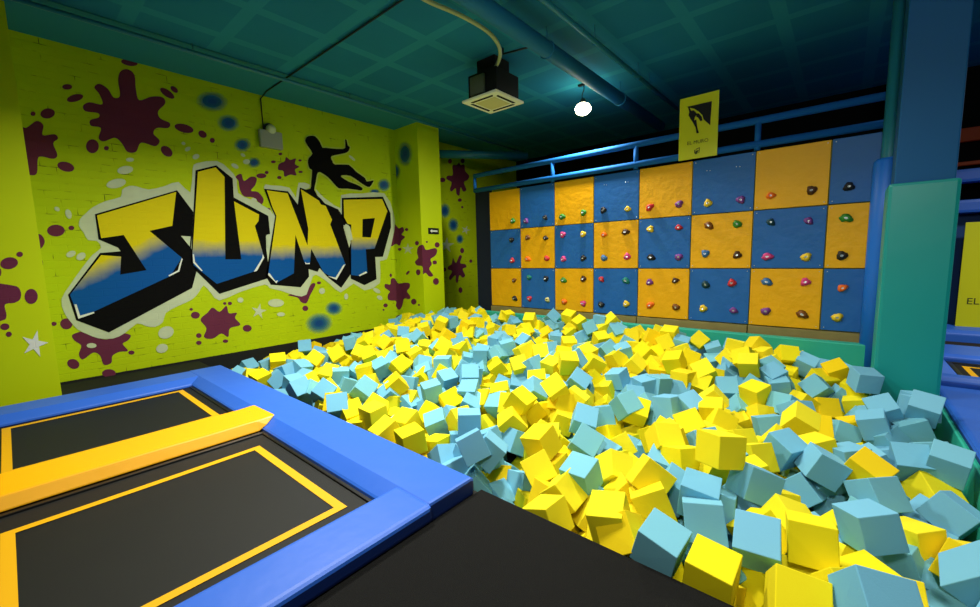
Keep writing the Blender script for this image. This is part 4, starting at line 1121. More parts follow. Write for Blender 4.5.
# ------------------------------------------------------------------ foam cubes
CUBES = '''b -6632 2129 -541 202 -681 -684 164 0
b -7763 2145 -660 600 722 325 -115 1
b -6972 2205 -434 585 482 -122 -640 2
b -7878 2180 -422 747 68 411 -517 3
b -6934 2148 -135 126 522 674 507 4
b -7547 2509 -167 922 -30 364 131 5
y -7406 2130 -697 683 661 -280 134 6
y -6360 2146 -52 559 -652 442 258 7
y -6020 2136 -16 638 160 30 752 8
b -5578 2270 -529 236 190 851 429 9
b -6230 2210 -513 199 -683 516 -476 10
b -5717 2221 -375 154 465 698 522 11
b -5561 2158 -194 312 -425 -658 -537 12
b -5021 2209 27 361 -586 -672 275 13
b -5547 2373 -51 605 413 -417 -539 14
b -5990 2323 -52 140 -22 489 861 15
b -6094 2510 -1 379 -459 -668 447 16
y -5216 2237 -335 60 -22 128 -990 17
y -6435 2541 79 180 -796 -560 145 18
b -4064 2144 -217 184 -151 -804 -545 19
b -4080 2192 27 347 -798 -461 172 20
b -4981 2322 -32 900 -326 -277 84 21
b -4611 2309 41 766 -125 420 -470 22
b -5042 2774 47 522 -53 -8 -852 23
b -6007 2702 14 661 364 -385 -532 24
b -7101 3280 85 402 -744 -472 249 25
y -4271 2136 -525 676 278 -234 -642 26
y -4626 2201 -474 674 -580 -386 -246 27
y -4468 2200 -366 192 416 392 -798 28
y -4921 2282 -373 828 311 350 310 29
y -4589 2305 -147 802 -187 -567 -29 30
y -5201 2717 60 802 65 271 -528 31
y -6093 2941 78 380 201 -876 -221 32
y -6013 3281 115 531 -49 525 -664 33
b -3914 2213 -354 209 -628 706 -252 34
b -4216 2947 -81 438 -141 825 -328 35
b -4220 2603 75 431 257 -853 -144 36
b -4921 2793 -68 522 -843 94 -92 37
b -4902 3306 65 692 -385 -460 401 38
b -6600 3858 135 648 -570 -410 295 39
y -3520 2291 -526 884 28 -377 275 40
y -3675 2202 -496 746 -412 -334 -403 41
y -3290 2250 -335 129 -59 -431 891 42
y -3158 2160 -17 194 -642 727 144 43
y -3750 2241 -145 139 235 -638 -720 44
y -3611 2321 -4 699 54 -24 713 45
y -3949 2272 -51 116 -461 9 879 46
y -3809 2471 -22 190 -290 -894 285 47
y -4151 2937 -187 193 225 -768 -568 48
y -4921 3074 56 576 337 -691 280 49
y -5452 3497 90 783 11 -563 -265 50
y -6033 3694 46 50 620 520 586 51
y -5957 4160 143 752 -372 -35 -543 52
y -6342 3981 129 759 -11 508 406 53
b -3085 2275 -518 208 -305 766 526 54
b -4015 3092 -223 43 -283 -57 -956 55
b -4309 3324 -66 229 -683 414 557 56
b -4572 3800 53 286 139 923 -216 57
b -5518 4525 222 916 -348 200 -23 58
y -2846 2295 -508 223 847 -111 -470 59
y -2790 2213 -328 70 849 -174 494 60
y -3005 2289 -193 186 -615 -745 -180 61
y -2855 2199 -18 798 51 -50 598 62
y -3284 2489 -59 632 132 -127 753 63
y -4187 3042 25 236 -461 822 236 64
y -4377 3610 -63 785 -340 380 -350 65
y -4624 3445 106 680 -136 409 -593 66
y -4862 3914 123 455 524 -650 311 67
y -5088 3866 214 398 -810 -410 129 68
b -2554 2323 -163 231 -759 -524 310 69
b -3036 2679 -76 88 -418 883 196 70
b -3540 3062 58 854 80 -46 511 71
b -4071 3740 149 678 -677 -212 194 72
y -2802 2463 -182 412 -513 -565 498 73
y -3360 2884 -116 627 473 -183 591 74
y -4492 4167 147 111 -16 -860 -498 75
y -4582 4211 253 103 313 871 -364 76
y -6112 5162 223 125 659 427 -606 77
y -5932 5450 310 950 75 203 226 78
b -2143 2239 -222 342 -405 -194 -825 79
b -2340 2240 -171 268 -56 650 709 80
b -2157 2265 100 568 -661 -472 131 81
b -2587 2678 58 626 -677 -267 280 82
b -3073 3237 -30 272 -842 4 -467 83
b -3884 3624 -2 691 -395 -346 496 84
b -3175 3310 57 204 -949 -237 33 85
b -3467 3635 121 289 -882 -348 131 86
b -3982 4396 160 679 -635 -230 287 87
b -5874 5667 314 655 39 23 -754 88
y -1908 2126 -525 632 560 -316 432 89
y -2386 2202 -541 306 576 345 675 90
y -2474 2311 -340 515 -260 -706 412 91
y -2867 3219 -247 125 368 -67 -919 92
y -2806 2782 -25 220 603 -727 -242 93
y -3295 3131 -21 436 -117 570 687 94
y -2996 3350 -26 323 -717 587 191 95
y -4785 4777 73 27 -81 853 -515 96
y -4980 4694 283 159 829 457 -280 97
y -5225 5438 308 169 -3 -984 49 98
b -2053 2305 -547 241 -940 -57 233 99
b -1811 2232 -358 825 -193 -464 260 100
b -2027 2409 -363 394 562 668 289 101
b -2308 3014 -172 687 -97 664 -277 102
b -2084 2383 44 913 -159 288 239 103
b -2814 3384 -31 876 -459 -108 103 104
b -3205 4290 -73 786 116 422 -437 105
b -3849 4630 143 708 601 -191 317 106
b -3814 4842 211 689 -599 -347 217 107
y -2161 2621 -365 127 -31 848 -513 108
y -2390 3085 -19 421 14 782 -459 109
y -2558 3284 62 199 14 -205 -958 110
y -2382 3206 145 955 -1 290 60 111
y -2881 3515 38 139 -934 -324 -62 112
y -3220 4333 125 841 354 46 407 113
y -3758 4514 -9 663 23 -583 -468 114
y -4747 6066 191 103 -758 269 585 115
b -1916 2613 -300 238 611 56 753 116
b -2532 3675 104 421 -315 -833 171 117
b -3041 4386 144 601 -294 394 -630 118
b -3733 5191 233 519 246 264 -775 119
b -4171 6688 415 578 529 57 618 120
y -1437 2260 -503 276 -48 960 29 121
y -1585 2135 -353 627 -508 320 497 122
y -1359 2112 -86 721 -138 -140 665 123
y -1758 2474 -371 637 -365 -673 -92 124
y -1517 2374 -148 516 -821 146 -197 125
y -1689 2508 -48 780 437 -16 447 126
y -1703 2730 -138 793 10 608 39 127
y -1786 2684 86 124 38 982 140 128
y -2389 3404 8 475 -158 769 -397 129
y -2181 3565 218 428 142 354 -819 130
y -2676 3946 113 252 397 548 692 131
y -2785 4452 159 988 138 42 -47 132
y -3480 4797 194 38 805 552 215 133
y -3210 4836 203 422 -841 -327 86 134
y -4100 6396 137 402 103 -403 816 135
y -4462 6368 379 189 -776 550 244 136
b -1348 2533 17 714 97 -120 683 137
b -1563 3010 21 915 300 266 44 138
b -1772 3387 45 250 -925 -195 208 139
b -2223 4095 148 183 -924 -89 324 140
b -2467 4459 293 223 156 728 -629 141
b -3266 6456 328 661 -515 136 -529 142
y -1189 2277 -355 166 -360 703 591 143
y -1420 2389 -342 253 300 395 830 144
y -1394 2382 -63 347 -629 -661 216 145
y -2081 3513 -65 712 534 -176 -422 146
y -2139 3601 85 441 -768 -214 412 147
y -2056 3728 82 79 956 101 -263 148
y -2324 4657 3 504 594 51 625 149
y -2377 4794 187 646 614 448 74 150
y -2434 4253 309 141 -927 -336 84 151
y -2642 5142 214 598 -5 201 -776 152
y -3193 5597 191 578 699 -167 -387 153
y -3639 6792 330 857 -446 221 -130 154
y -3888 6828 422 422 634 -554 336 155
b -1560 3433 -267 125 -129 -786 592 156
b -1850 3979 -120 511 -163 2 844 157
b -1621 3999 43 520 747 154 -384 158
b -1726 4471 -34 193 296 -876 -329 159
b -2028 4750 66 762 -633 -40 -128 160
b -2518 5545 210 418 346 -73 -837 161
b -2309 5563 201 926 138 -101 337 162
b -2851 6594 272 100 464 -802 -363 163
y -1000 2210 -518 105 -414 900 83 164
y -888 2257 -383 800 -238 -450 -319 165
y -1011 2263 -207 768 -349 116 524 166
y -875 2158 -26 1 305 -280 -910 167
y -1197 2437 -188 290 286 851 332 168
y -981 2203 25 981 127 -83 122 169
y -1084 2669 -116 305 386 38 -870 170
y -1235 2847 -36 233 -854 -318 340 171
y -1551 3666 -272 93 374 667 -638 172
y -1740 3850 -279 752 -273 -47 598 173
y -1538 4011 -313 932 60 -174 313 174
y -2131 4650 -69 791 -597 -117 -64 175
y -2100 5484 63 230 309 741 -550 176
y -2352 5449 128 773 -562 -6 -293 177
y -2915 6138 216 569 -131 657 476 178
y -2596 6564 229 248 923 292 28 179
y -2982 6716 429 442 -418 -18 -794 180
b -618 2297 -369 525 -663 -185 501 181
b -657 2121 48 988 80 131 -28 182
b -798 2855 -34 507 11 858 83 183
b -988 3195 -42 525 -371 443 625 184
b -1254 4170 62 664 -731 24 -154 185
b -1090 4286 64 524 -160 626 555 186
b -1388 4990 -25 284 647 -20 -707 187
b -1567 4807 57 557 -617 -343 437 188
b -1681 4709 49 896 38 -54 440 189
b -1757 6352 243 121 60 -985 -108 190
y -732 2273 -207 193 -496 -545 -648 191
y -850 2549 -10 633 -702 -327 17 192
y -911 2685 84 484 -807 35 337 193
y -842 3172 26 126 269 950 -96 194
y -1018 3316 87 362 325 844 -226 195
y -1202 3688 -72 450 -231 -845 -171 196
y -1532 4067 -20 939 271 176 119 197
y -1363 5067 95 108 701 -71 701 198
y -1824 5526 0 152 -547 -822 -39 199
y -1555 5382 213 816 -568 -81 -71 200
y -1872 5621 50 259 386 462 -755 201
y -1475 5759 195 574 -564 -512 -302 202
y -2145 5964 148 365 262 392 -803 203
y -1956 6290 244 782 554 -72 278 204
y -2188 6422 297 797 107 -551 224 205
y -1929 6401 363 571 -401 419 580 206
b -261 2425 69 303 -951 -50 -12 207
b -524 2448 67 553 -817 -156 31 208
b -532 2828 -49 991 -124 4 50 209
b -466 3170 -154 95 -894 294 324 210
b -602 2669 80 59 -994 -61 69 211
b -803 3633 -4 415 170 -298 -843 212
b -742 4952 -90 460 -42 825 327 213
b -919 5131 52 509 305 -249 766 214
b -1094 6015 -31 157 -357 98 -916 215
b -1364 6613 146 573 547 559 -244 216
y -406 2227 -209 352 -634 -331 603 217
y -410 2119 7 996 77 47 -10 218
y -404 3249 9 135 475 860 124 219
y -647 3223 -19 358 -221 -82 -904 220
y -553 2968 289 50 299 947 -109 221
y -589 3848 -17 846 -262 -101 453 222
y -968 3882 24 78 703 -515 485 223
y -719 4775 -198 202 227 154 -940 224
y -803 4217 -17 307 64 -833 -457 225
y -896 4317 46 774 -625 -92 37 226
y -946 4610 62 216 344 -625 667 227
y -1195 5142 44 98 -46 -931 -349 228
y -791 5684 224 852 -518 -76 -7 229
y -1183 5263 168 354 -830 405 148 230
y -1093 6204 140 608 -692 385 53 231
y -855 5811 264 253 -789 -301 473 232
y -1062 6303 290 90 52 -993 62 233
y -1586 6702 244 748 477 -187 421 234
b -148 3635 -179 162 917 9 365 235
b -362 3009 95 534 -767 -121 335 236
b -33 3710 22 510 -164 840 86 237
b -269 3829 37 665 472 -548 188 238
b -455 4571 -85 964 -123 -120 200 239
b -252 4818 17 352 -256 402 -806 240
b -382 4974 25 151 811 529 -200 241
b -152 5843 24 237 313 443 -806 242
b -490 5608 37 773 -606 -174 70 243
b -552 5715 128 277 -897 326 114 244
b -297 6423 148 248 512 649 -506 245
y -225 2441 -208 172 891 -363 -213 246
y -75 2165 10 896 -424 9 128 247
y -84 2571 -165 22 -49 323 945 248
y -47 2584 86 605 -793 -69 18 249
y -280 2678 -39 29 482 -720 -498 250
y -156 2833 -11 128 445 714 525 251
y -259 3254 -145 701 515 -424 -252 252
y -444 3616 -5 382 -278 458 -753 253
y -84 4052 -10 126 -327 936 -31 254
y -95 4838 -100 683 328 298 -581 255
y -216 4450 73 801 -522 159 247 256
y -546 4826 -98 259 250 -849 -385 257
y -260 5488 -93 385 -821 363 -213 258
y -624 4961 97 856 99 -111 495 259
y -121 6138 39 476 288 811 -183 260
y -781 6613 152 81 629 -206 745 261
y -486 6405 232 923 -306 -21 232 262
y -871 6780 238 39 -387 -834 392 263
b 193 3051 10 943 -76 -116 302 264
b 51 3755 -352 279 573 -651 413 265
b 1 3814 -81 363 852 -82 368 266
b 119 4059 -24 939 -73 -80 326 267
b 100 5239 -242 263 573 -35 -775 268
b 61 5962 -86 456 -143 878 32 269
y 87 2404 -41 624 624 33 -470 270
y 176 5319 -196 494 622 -491 -358 271
y -65 5597 -137 498 169 704 477 272
y 202 5840 -101 90 -798 -25 596 273
y 174 5964 12 532 439 -576 439 274
y 18 6241 143 813 -518 -266 -33 275
b 182 2175 136 302 -919 -189 172 276
b 256 3609 -46 434 -814 -337 185 277
b 253 4333 -131 498 -129 -217 830 278
b 407 5062 -168 303 287 906 78 279
b 299 5076 -37 738 -650 -116 -136 280
b 369 5264 57 337 -749 568 43 281
b 243 5834 192 31 -830 547 105 282
y 191 2736 -151 50 -901 -430 -17 283
y 201 3756 33 138 -949 184 214 284
b 359 3235 -237 813 104 560 -120 285
b 561 3971 -299 819 -396 190 -370 286
b 483 4361 -50 30 -70 952 297 287
b 560 5208 -65 707 -653 -268 -34 288
b 630 5255 136 874 -474 101 -27 289
b 627 5472 77 199 680 87 -700 290
y 259 2548 -61 35 -99 935 -338 291
y 411 3349 -159 896 -104 -35 431 292
y 594 4243 -206 618 -545 543 -160 293
b 521 3008 -365 320 94 -62 941 294
b 525 3199 -313 61 -72 -973 -208 295
b 596 2853 18 122 -873 103 -462 296
b 626 3813 -137 276 406 444 -750 297
b 666 4318 13 801 -587 115 -36 298
y 594 3188 -134 769 -48 260 582 299'''
STUFF = '''b -2139 2717 -372 37 -77 -13 50
y -4067 3127 -192 22 -6 22 -95
b -4390 3700 -9 29 -86 -41 -10
b -6141 4671 205 33 -83 -38 23
y -1798 4053 -228 84 -50 -20 2
b -1064 6127 35 37 12 -57 -72
y -4012 3668 38 5 -63 51 59
y -4041 3936 86 6 27 16 95
y -6258 3596 -149 33 67 -66 8
y -5367 4505 80 46 -15 -61 63
b -4885 4814 211 31 8 64 70
y -6106 5465 97 21 -31 -76 52
b -6058 5915 74 71 -10 40 57
y -5165 5400 197 41 46 -23 75
b -5136 5588 127 69 -47 -27 -48
y -5095 5477 11 60 47 -36 -54
b -8012 2679 -356 53 -66 -1 54
b -6661 2493 9 61 78 -10 -2
y -6354 3635 -130 8 49 83 -26
y -8021 3887 -169 5 -32 79 52
b -8016 4422 -216 64 57 -12 50
y -7085 3103 -61 14 14 81 -56
y -8016 4237 -231 18 50 83 14
b -4605 5506 91 69 8 0 72
y -4758 6136 107 14 -98 9 -2
y -5227 6143 101 7 -96 -24 -16
b -4282 6385 103 60 17 0 78
b -3454 6399 110 55 -64 -52 14
y -3782 6695 134 88 32 -3 -34
b -3897 6362 79 35 -89 -28 -4
b -3270 5231 183 24 76 5 -60
y -2466 4328 210 76 44 43 -21
b -1452 3885 -353 22 96 -12 -10
y -2032 6172 86 15 28 -26 -91
b -1333 6490 10 70 -18 -52 -46
y -2539 6671 255 62 68 -38 9
y -2842 6546 167 15 33 -32 87
b -3391 6494 114 12 -70 -54 46
y -5405 6812 305 74 -21 -16 -62
b -5249 6819 206 83 -6 52 -21
b -5624 6826 177 8 -84 -19 50
y -6149 6813 272 63 -54 -17 53
b -4160 6642 271 44 16 55 69
b -4086 6726 224 3 -50 87 0
b -3184 6671 418 4 99 9 -5
b -2925 6678 328 30 -49 -82 -3
b -2800 6683 289 48 -66 -47 -32
y -3137 6602 294 70 -24 50 45
y -4361 6480 221 41 -53 30 -68
y -3803 6768 190 42 63 -64 11
b -4341 6424 94 82 -10 54 17
b -3854 6293 89 67 -36 -55 -35
b -3472 6535 91 67 -38 -41 48
y -6586 4721 188 28 -56 54 -56
y -6157 5533 133 36 -18 -38 -83
b -6153 5970 81 92 -7 -38 -3
y -6189 6274 312 43 52 4 74
y -6264 6718 330 88 -15 36 -27
y -5859 6574 330 54 71 18 41
b -6044 6824 194 52 24 12 81
b -5693 6792 192 19 31 -32 -87
y -6074 6797 299 31 80 22 46
y -5335 6817 319 7 -97 19 12
b -6163 6823 328 8 24 -30 92
b -5146 5699 126 65 34 40 54
y -5262 6216 146 63 25 -61 -41
y -6050 5392 22 48 11 -74 45
b -5200 6829 176 5 85 -13 50
y -4951 5636 23 66 32 -65 19
y -5475 5989 289 11 73 67 -4
b -7353 5526 79 0 11 -51 85
b -7882 5966 122 24 -96 11 4
b -7617 4914 -127 20 -39 -18 -88
b -7785 2549 -361 60 3 -5 -80
y -5469 5720 238 93 -2 -12 -36
y -6769 4627 162 77 -42 48 1
y -2218 6822 296 62 3 19 76
y -1643 5602 197 14 -75 -60 24
y -471 6829 89 60 41 -56 39
y -2665 4921 136 82 -19 -2 -54
y -1053 3558 11 14 59 -40 69
y -7115 4425 -22 74 55 -38 -4
y -4072 5617 222 7 42 51 75
y -6692 5442 217 63 -38 -50 45
y -7448 3255 -161 71 -52 -39 -25
y -7104 4017 -39 0 30 -94 -13
y -6755 4850 167 31 86 41 0
b -6330 4464 126 40 -52 -5 75
b -7233 6019 206 95 -26 -16 1
b -120 6703 53 14 66 70 -22
y -7398 2826 -204 18 -23 62 73
y -6916 5446 181 61 46 15 62
b -6774 6251 236 11 -39 -89 -20
y -6399 6273 281 97 -3 4 25
y -6859 5720 192 43 -33 78 29
b -6278 3241 32 2 97 24 -4
y 507 2312 -45 21 39 44 -78
y -7436 5943 180 50 32 11 -80
b -7837 5407 -111 16 -12 96 -18
y -6796 4334 72 32 -26 -69 -60
b -7863 5730 79 43 2 69 58
y -7920 3422 -265 44 75 -16 46
y -7033 2887 -88 61 35 21 -68
b -7266 4986 -11 7 -78 -40 -49
b -614 5925 147 20 -92 28 20
b -7768 4549 -193 76 12 -36 -53
y -1674 6114 175 5 36 -71 -61
b -4290 6814 297 57 27 51 58
y -7684 3319 -264 34 46 26 78
b -6516 6097 252 4 30 -84 45
y -969 6425 151 1 23 97 -7
b -7976 4746 -192 62 -77 2 -14
y -7692 2982 -288 9 88 28 -36
b -7707 2340 -292 48 43 -70 31
y -5675 3635 92 15 -60 -44 65
b -7068 4969 62 16 -30 -71 -62
y -7044 2650 -85 14 -16 89 39
b -7632 5315 -46 38 -73 31 48
y -6746 6826 267 1 -70 69 -17
b -5842 4563 116 38 -42 4 82
y -5741 4302 119 12 79 60 7
b -1174 6736 172 91 38 14 -1
y -5496 2783 -32 6 49 28 82
b -6327 5392 201 10 -57 -41 70
b 53 6576 57 90 -35 21 -12
y -4325 2312 -32 27 92 22 15
b 633 5695 43 26 -39 64 -61
b -7102 6609 242 36 -86 -33 -14
y -6837 2650 -42 50 8 84 -22
b -7136 6252 236 24 25 89 29
y -4567 6562 284 29 0 -57 77
b -7225 5817 181 90 -41 -11 -8
y -6566 4923 147 70 -42 31 -48
b -1940 6704 254 69 5 64 -33
y -7482 4300 -117 68 41 12 60
b -8016 2455 -377 44 21 66 57
b -3601 3792 65 78 62 -4 -3
b -6493 5821 215 48 -80 -18 -33
y -5359 3699 50 46 -83 -31 5
b -5636 2563 -45 65 7 72 21
y -4230 5880 265 59 69 25 -34
b -5352 3953 60 32 -35 -1 -88
b -7463 4555 -47 48 -27 -76 33
b -6268 5734 241 46 -56 -21 -66
y -7095 5315 53 38 56 63 -38
y -7376 5260 -23 4 25 45 86
b -5128 3674 46 32 21 -90 -23
y -6467 4179 147 42 83 23 29
y -380 6632 132 57 -79 -20 -12
b -6711 5881 218 6 -54 -81 -22
b -5512 4140 80 29 66 -31 62
y -2789 4686 186 48 24 57 -63
y -8023 5528 -52 13 23 25 93
b -591 3418 20 21 38 -47 -77
y -7736 4295 -193 66 -11 8 -73
y -6553 6600 296 49 -58 12 -64
b 641 2621 -54 16 -9 -74 65
y -6896 5215 107 42 -59 61 -34
y -3534 5002 165 76 -33 34 -44
y -5277 2502 -17 53 -52 8 -67
y -7701 5556 11 51 26 -23 79
y -7849 5123 -174 55 14 -7 82
y -4354 6044 242 39 62 -43 -53
y -7587 2699 -288 32 -83 -14 43
y -6881 6021 234 44 21 -25 83
y -7886 3008 -335 15 34 76 53
y 341 2144 -42 57 19 44 -67
b -4808 4321 152 64 38 0 67
b -5661 6160 292 39 54 -42 -62
b -4624 6774 273 8 78 61 -11
b -4453 2753 -15 40 -64 64 10
y -6549 5189 198 13 -18 51 -83
y -3509 5381 179 99 -15 0 3
y -7278 3063 -139 25 -25 93 7
b -6910 6494 299 84 8 49 21
b -7002 6787 272 30 57 -47 -60
y -6206 4163 123 13 14 92 33
y -8045 5057 -178 29 47 72 -42
y -1946 2962 -20 71 1 46 -53
b -7437 4838 -30 9 83 24 -50
y -332 4018 -20 20 -23 -64 -71
y -2916 4948 182 37 -43 -82 -10
y -7153 2248 -177 70 -8 -72 0
b -7277 4193 -27 63 5 -60 48
b -2829 5251 182 21 -45 -51 -70
b -6949 4743 52 41 25 88 -6
b -3826 3900 79 11 -78 -41 -46
y -5649 5882 238 48 61 30 -55
b -7489 2215 -311 56 14 -59 -57
b -6949 4194 80 68 40 -45 42
y -7377 3444 -174 18 -37 20 89
b -4150 4621 114 86 -43 -2 27
y -4802 2446 -24 19 70 -60 -34
y -3898 5310 228 11 -91 39 -5
y -647 6217 116 9 86 43 26
y -5979 4359 101 2 -14 5 99
b -3257 6837 327 56 38 46 -58
y -6574 4510 133 84 -48 23 -12
y -7783 3871 -240 8 43 85 -29
b -5149 4077 87 25 22 66 -68
y -910 6113 173 65 54 53 -8
y -6006 4839 193 18 -62 1 -76
y -7860 3634 -258 7 -76 -40 -51
b -2275 2562 -19 97 1 -22 6
b -6780 4036 68 69 31 34 -56
y -6321 4966 198 20 69 62 -32
b -3981 5003 165 87 -27 -34 -23
y -7652 5994 214 2 62 17 76
b -5767 4752 125 19 49 -72 -46
y -7482 5756 124 59 19 -69 -36
b -7246 3651 -120 64 -28 -72 1
y -8054 3111 -375 70 31 57 30
b -5116 3014 17 59 61 52 -5
y -6509 5582 249 80 -14 -22 55
b -693 5365 54 45 51 69 24
y -4828 3652 34 40 11 -72 -56
b -2978 4758 136 25 -90 23 -26
b -7099 5646 127 18 15 -27 -93
y -6193 2774 -36 14 53 -42 73
y -5190 4916 190 23 64 3 -74
b -6955 3451 -51 40 -50 -76 -12
b -7246 4702 -43 56 59 -58 -4
b -2421 4002 64 45 43 71 32
y -6549 2781 -127 84 -17 39 33
b -7089 6111 113 1 75 -54 -39
y -3679 2623 -170 49 -50 50 50
y -5652 3824 -49 72 56 -39 -7
b -5037 3537 -107 71 -50 26 -43
b -3881 4807 18 36 -79 13 -47
y -1743 5774 43 58 3 10 81
y -5244 2318 -167 66 -54 -6 51
b -5507 6155 157 58 -72 4 -37
y -6712 4607 -28 36 -32 -85 21
b -7890 2629 -512 76 25 60 1
b -256 2911 -159 13 7 20 97
b -3169 4620 31 72 1 9 -68
b -6196 4841 7 6 25 -60 -76
b -5268 2775 -138 81 1 27 -51
b -7823 3165 -432 7 -93 33 14
y -5730 6598 171 13 33 40 84
b -2486 5746 85 26 -17 35 88
b -6846 2872 -135 12 18 -12 -97
b -3135 6719 124 70 59 -25 32
b -1341 2582 -169 20 58 69 -38
y -1171 5443 -18 5 95 8 -30
y -2542 4527 8 57 -72 -7 40
b -6069 3998 -44 14 11 -21 -96
b -4099 4480 -16 29 29 -87 25
y -46 4204 -124 59 -52 20 58
y -2501 4199 11 40 78 49 4
b -5691 6071 98 49 -75 45 0
b -3475 3515 -61 2 -28 -7 96
y -1245 4445 -87 95 2 -12 -28
b -7465 3010 -329 46 3 46 -76
y -4890 4995 73 35 12 55 75
b -4063 2564 -175 34 15 -12 92
b -2795 5507 41 25 50 80 20
b -5343 4232 -9 73 -37 -54 -21
y -3658 5471 116 80 -31 -44 26
y -4604 4195 -14 74 14 -20 63
y -7975 4289 -417 51 -3 83 -23
y -4291 5777 75 36 -42 30 78
y -6066 6363 176 44 -13 75 48
y -7291 3961 -228 49 -11 66 56
b -7338 4165 -204 57 10 -12 81
y -6994 3734 -139 55 -82 8 -14
y -4617 2520 -196 69 -43 40 -41
b -4934 6249 146 56 22 30 -74
y -2398 6118 147 30 -64 38 59
b -7515 2426 -397 61 -19 -25 73
b -1581 5920 70 7 -73 -28 62
b -1537 5142 -40 0 0 40 -91
y -6391 4201 -56 71 -40 -55 -19
b -48 3087 -200 43 -68 -25 -53
b -5116 5200 25 64 21 -73 -13
b -3404 6799 195 91 38 5 -13
b -3929 4164 -52 12 -63 -48 60
b -1912 6567 113 84 42 31 -15
b -876 3061 -145 78 -37 -27 42
b -7161 5509 -32 5 -58 -80 14
b -464 5837 -55 23 -62 74 -11
b -879 6715 -21 26 -70 -67 -4
b -6535 3512 -117 7 30 95 -6
b -200 6474 -64 9 -76 -35 -55
y -5806 6280 135 12 -76 61 22
y -222 4553 -146 36 -40 -70 48
y -7596 3831 -307 23 52 43 70
y -701 6363 -4 34 80 -45 20
b -636 5997 -52 90 37 23 -4
y -8049 3724 -470 64 -21 74 -5
b -2999 4448 -36 61 -38 69 -9
b -4115 4023 -66 38 22 -58 -69
b -5434 2539 -194 76 18 -27 -56
y 373 2248 -211 6 23 8 97
y -5744 4169 -22 27 -90 26 20
b -7157 6782 101 21 65 -72 9
y -5804 2859 -121 12 -7 -43 89
y -842 4037 -120 27 54 66 -44
y -5499 5835 94 49 -62 31 -53
y -3245 5771 81 75 -17 -41 -49
b -1511 4301 -37 76 19 36 51
b -3443 2551 -144 53 -36 -54 -55
b 325 5489 -113 31 60 -56 -48
b -7906 4633 -345 13 -65 -69 30
y -8043 2782 -556 99 -4 0 -16
y -6445 2263 -172 63 -36 -37 -57
y -750 3416 -99 82 -26 28 43
b -6290 3033 -124 1 42 -54 73
b -3328 3341 -64 15 -18 -4 -97
y -7629 3493 -333 80 49 -20 -28
y -5641 3098 -138 67 71 19 -7
y 1 2209 -209 65 -43 58 22
y -6215 4443 -38 23 23 93 -18
b -2924 2958 -131 82 -35 3 -46
b -7193 2718 -324 54 -52 -11 -65
y -2358 6785 167 82 13 21 51
b -5544 3410 -92 13 66 -58 -47
y -4600 2887 -126 1 -74 -2 -67
y -4465 4035 -18 28 -94 -13 -15
y -7626 5907 -28 36 -34 77 -41
b -573 3012 -184 7 -72 51 -46
y -554 5118 -49 82 -12 41 39
y -6787 3808 -103 70 -28 -1 65
b -450 5289 -104 12 -46 -67 57
b -4289 4815 21 33 32 -48 -74
b -445 2453 -216 32 -9 -86 38
y -2630 5241 27 87 -38 -14 29
y -4455 6752 155 17 63 24 -72
b -6611 2410 -162 37 58 -59 42
y -3013 6391 134 41 8 76 50
y -3031 5515 53 32 45 -69 46
y -1382 5642 27 29 -39 -2 88
y -4901 4138 -11 30 -20 -7 -93
b -6473 4606 -11 6 50 63 60
b -2769 4170 6 24 -72 -22 -62
b -4298 5013 22 49 60 -49 -40
b -862 5411 -32 64 -14 -43 63
y -6875 2597 -217 1 -66 52 55
y -3735 3969 -82 14 7 -9 98
b 518 2564 -216 64 44 -48 41
b -7978 5744 -124 22 -83 -50 10
b -7021 4218 -99 8 -33 -69 64
b -2646 5925 108 12 71 -70 4
y -6377 2479 -150 6 33 8 94
b -4552 3538 -86 7 46 78 -42
y -2783 4802 36 66 -66 -31 21
y -7615 4455 -269 43 66 1 -62
b -717 5812 -3 6 91 -27 30
b -4546 6300 106 58 19 -61 -51
y -5402 5478 93 2 40 -17 -90
b 395 5667 -113 3 -22 -96 -17
y -8067 5247 -349 16 70 13 69
b -4287 4461 13 18 -57 32 73
y -2224 6262 91 42 83 -37 -4
b -5089 3915 -32 6 -20 -78 -58
y -7643 5486 -166 32 -8 -92 -21
y -917 6293 -4 76 37 32 -44
b 275 3857 -169 43 7 -75 -50
y -7727 4134 -328 14 -10 72 -68
y -300 5970 -75 52 -20 -6 -82
b -6820 2288 -234 35 84 -36 18
b -3964 5439 84 49 71 3 50
b -4373 5475 108 84 -12 41 -32
y -5073 4947 24 36 44 -81 -15
y -5754 5343 87 7 50 -45 74
y 86 3221 -197 41 8 58 -70
b -6463 3105 -151 21 -24 77 56
b -6539 3993 -49 57 64 11 -51
b -6801 6600 122 25 52 81 -11
y -6031 3010 -154 18 -65 -6 -74
y -1338 3079 -140 22 9 96 -11
b -4751 5820 80 34 -5 -67 66
y -6771 3575 -81 48 26 -4 84
b -5331 3114 -112 66 -54 -52 -11
y -2303 3643 -71 10 97 20 8
b -2524 6252 172 50 22 64 -54
y 57 6272 -76 64 -18 61 43
y -3746 5112 58 89 -8 44 12
b -1271 6716 13 46 -13 -87 -13
b -4780 6841 164 81 -4 59 -2
b -6291 4636 13 16 96 -22 -2
y -4215 2443 -138 78 20 -52 29
b -2934 3675 -79 14 -29 64 -70
y -7176 2429 -275 23 -50 -57 60
b -2690 3544 -86 44 -32 83 11
y -7505 3668 -318 53 31 22 76
y -1076 2941 -149 68 7 2 -73
y 659 3364 -187 18 66 72 -10
b -260 5119 -85 11 69 69 -18
b -597 2560 -196 7 78 48 38
y -7907 3912 -422 88 34 34 -9
b -3313 5116 36 60 48 -52 36
y -2357 3888 -92 38 3 -83 40
y -4735 4510 -11 68 -12 -65 32
y -3252 4863 14 75 32 -58 2
y -910 2571 -191 78 6 -16 60
b -2369 2427 -144 53 28 -50 -62
y -6006 4957 43 26 -34 -87 24
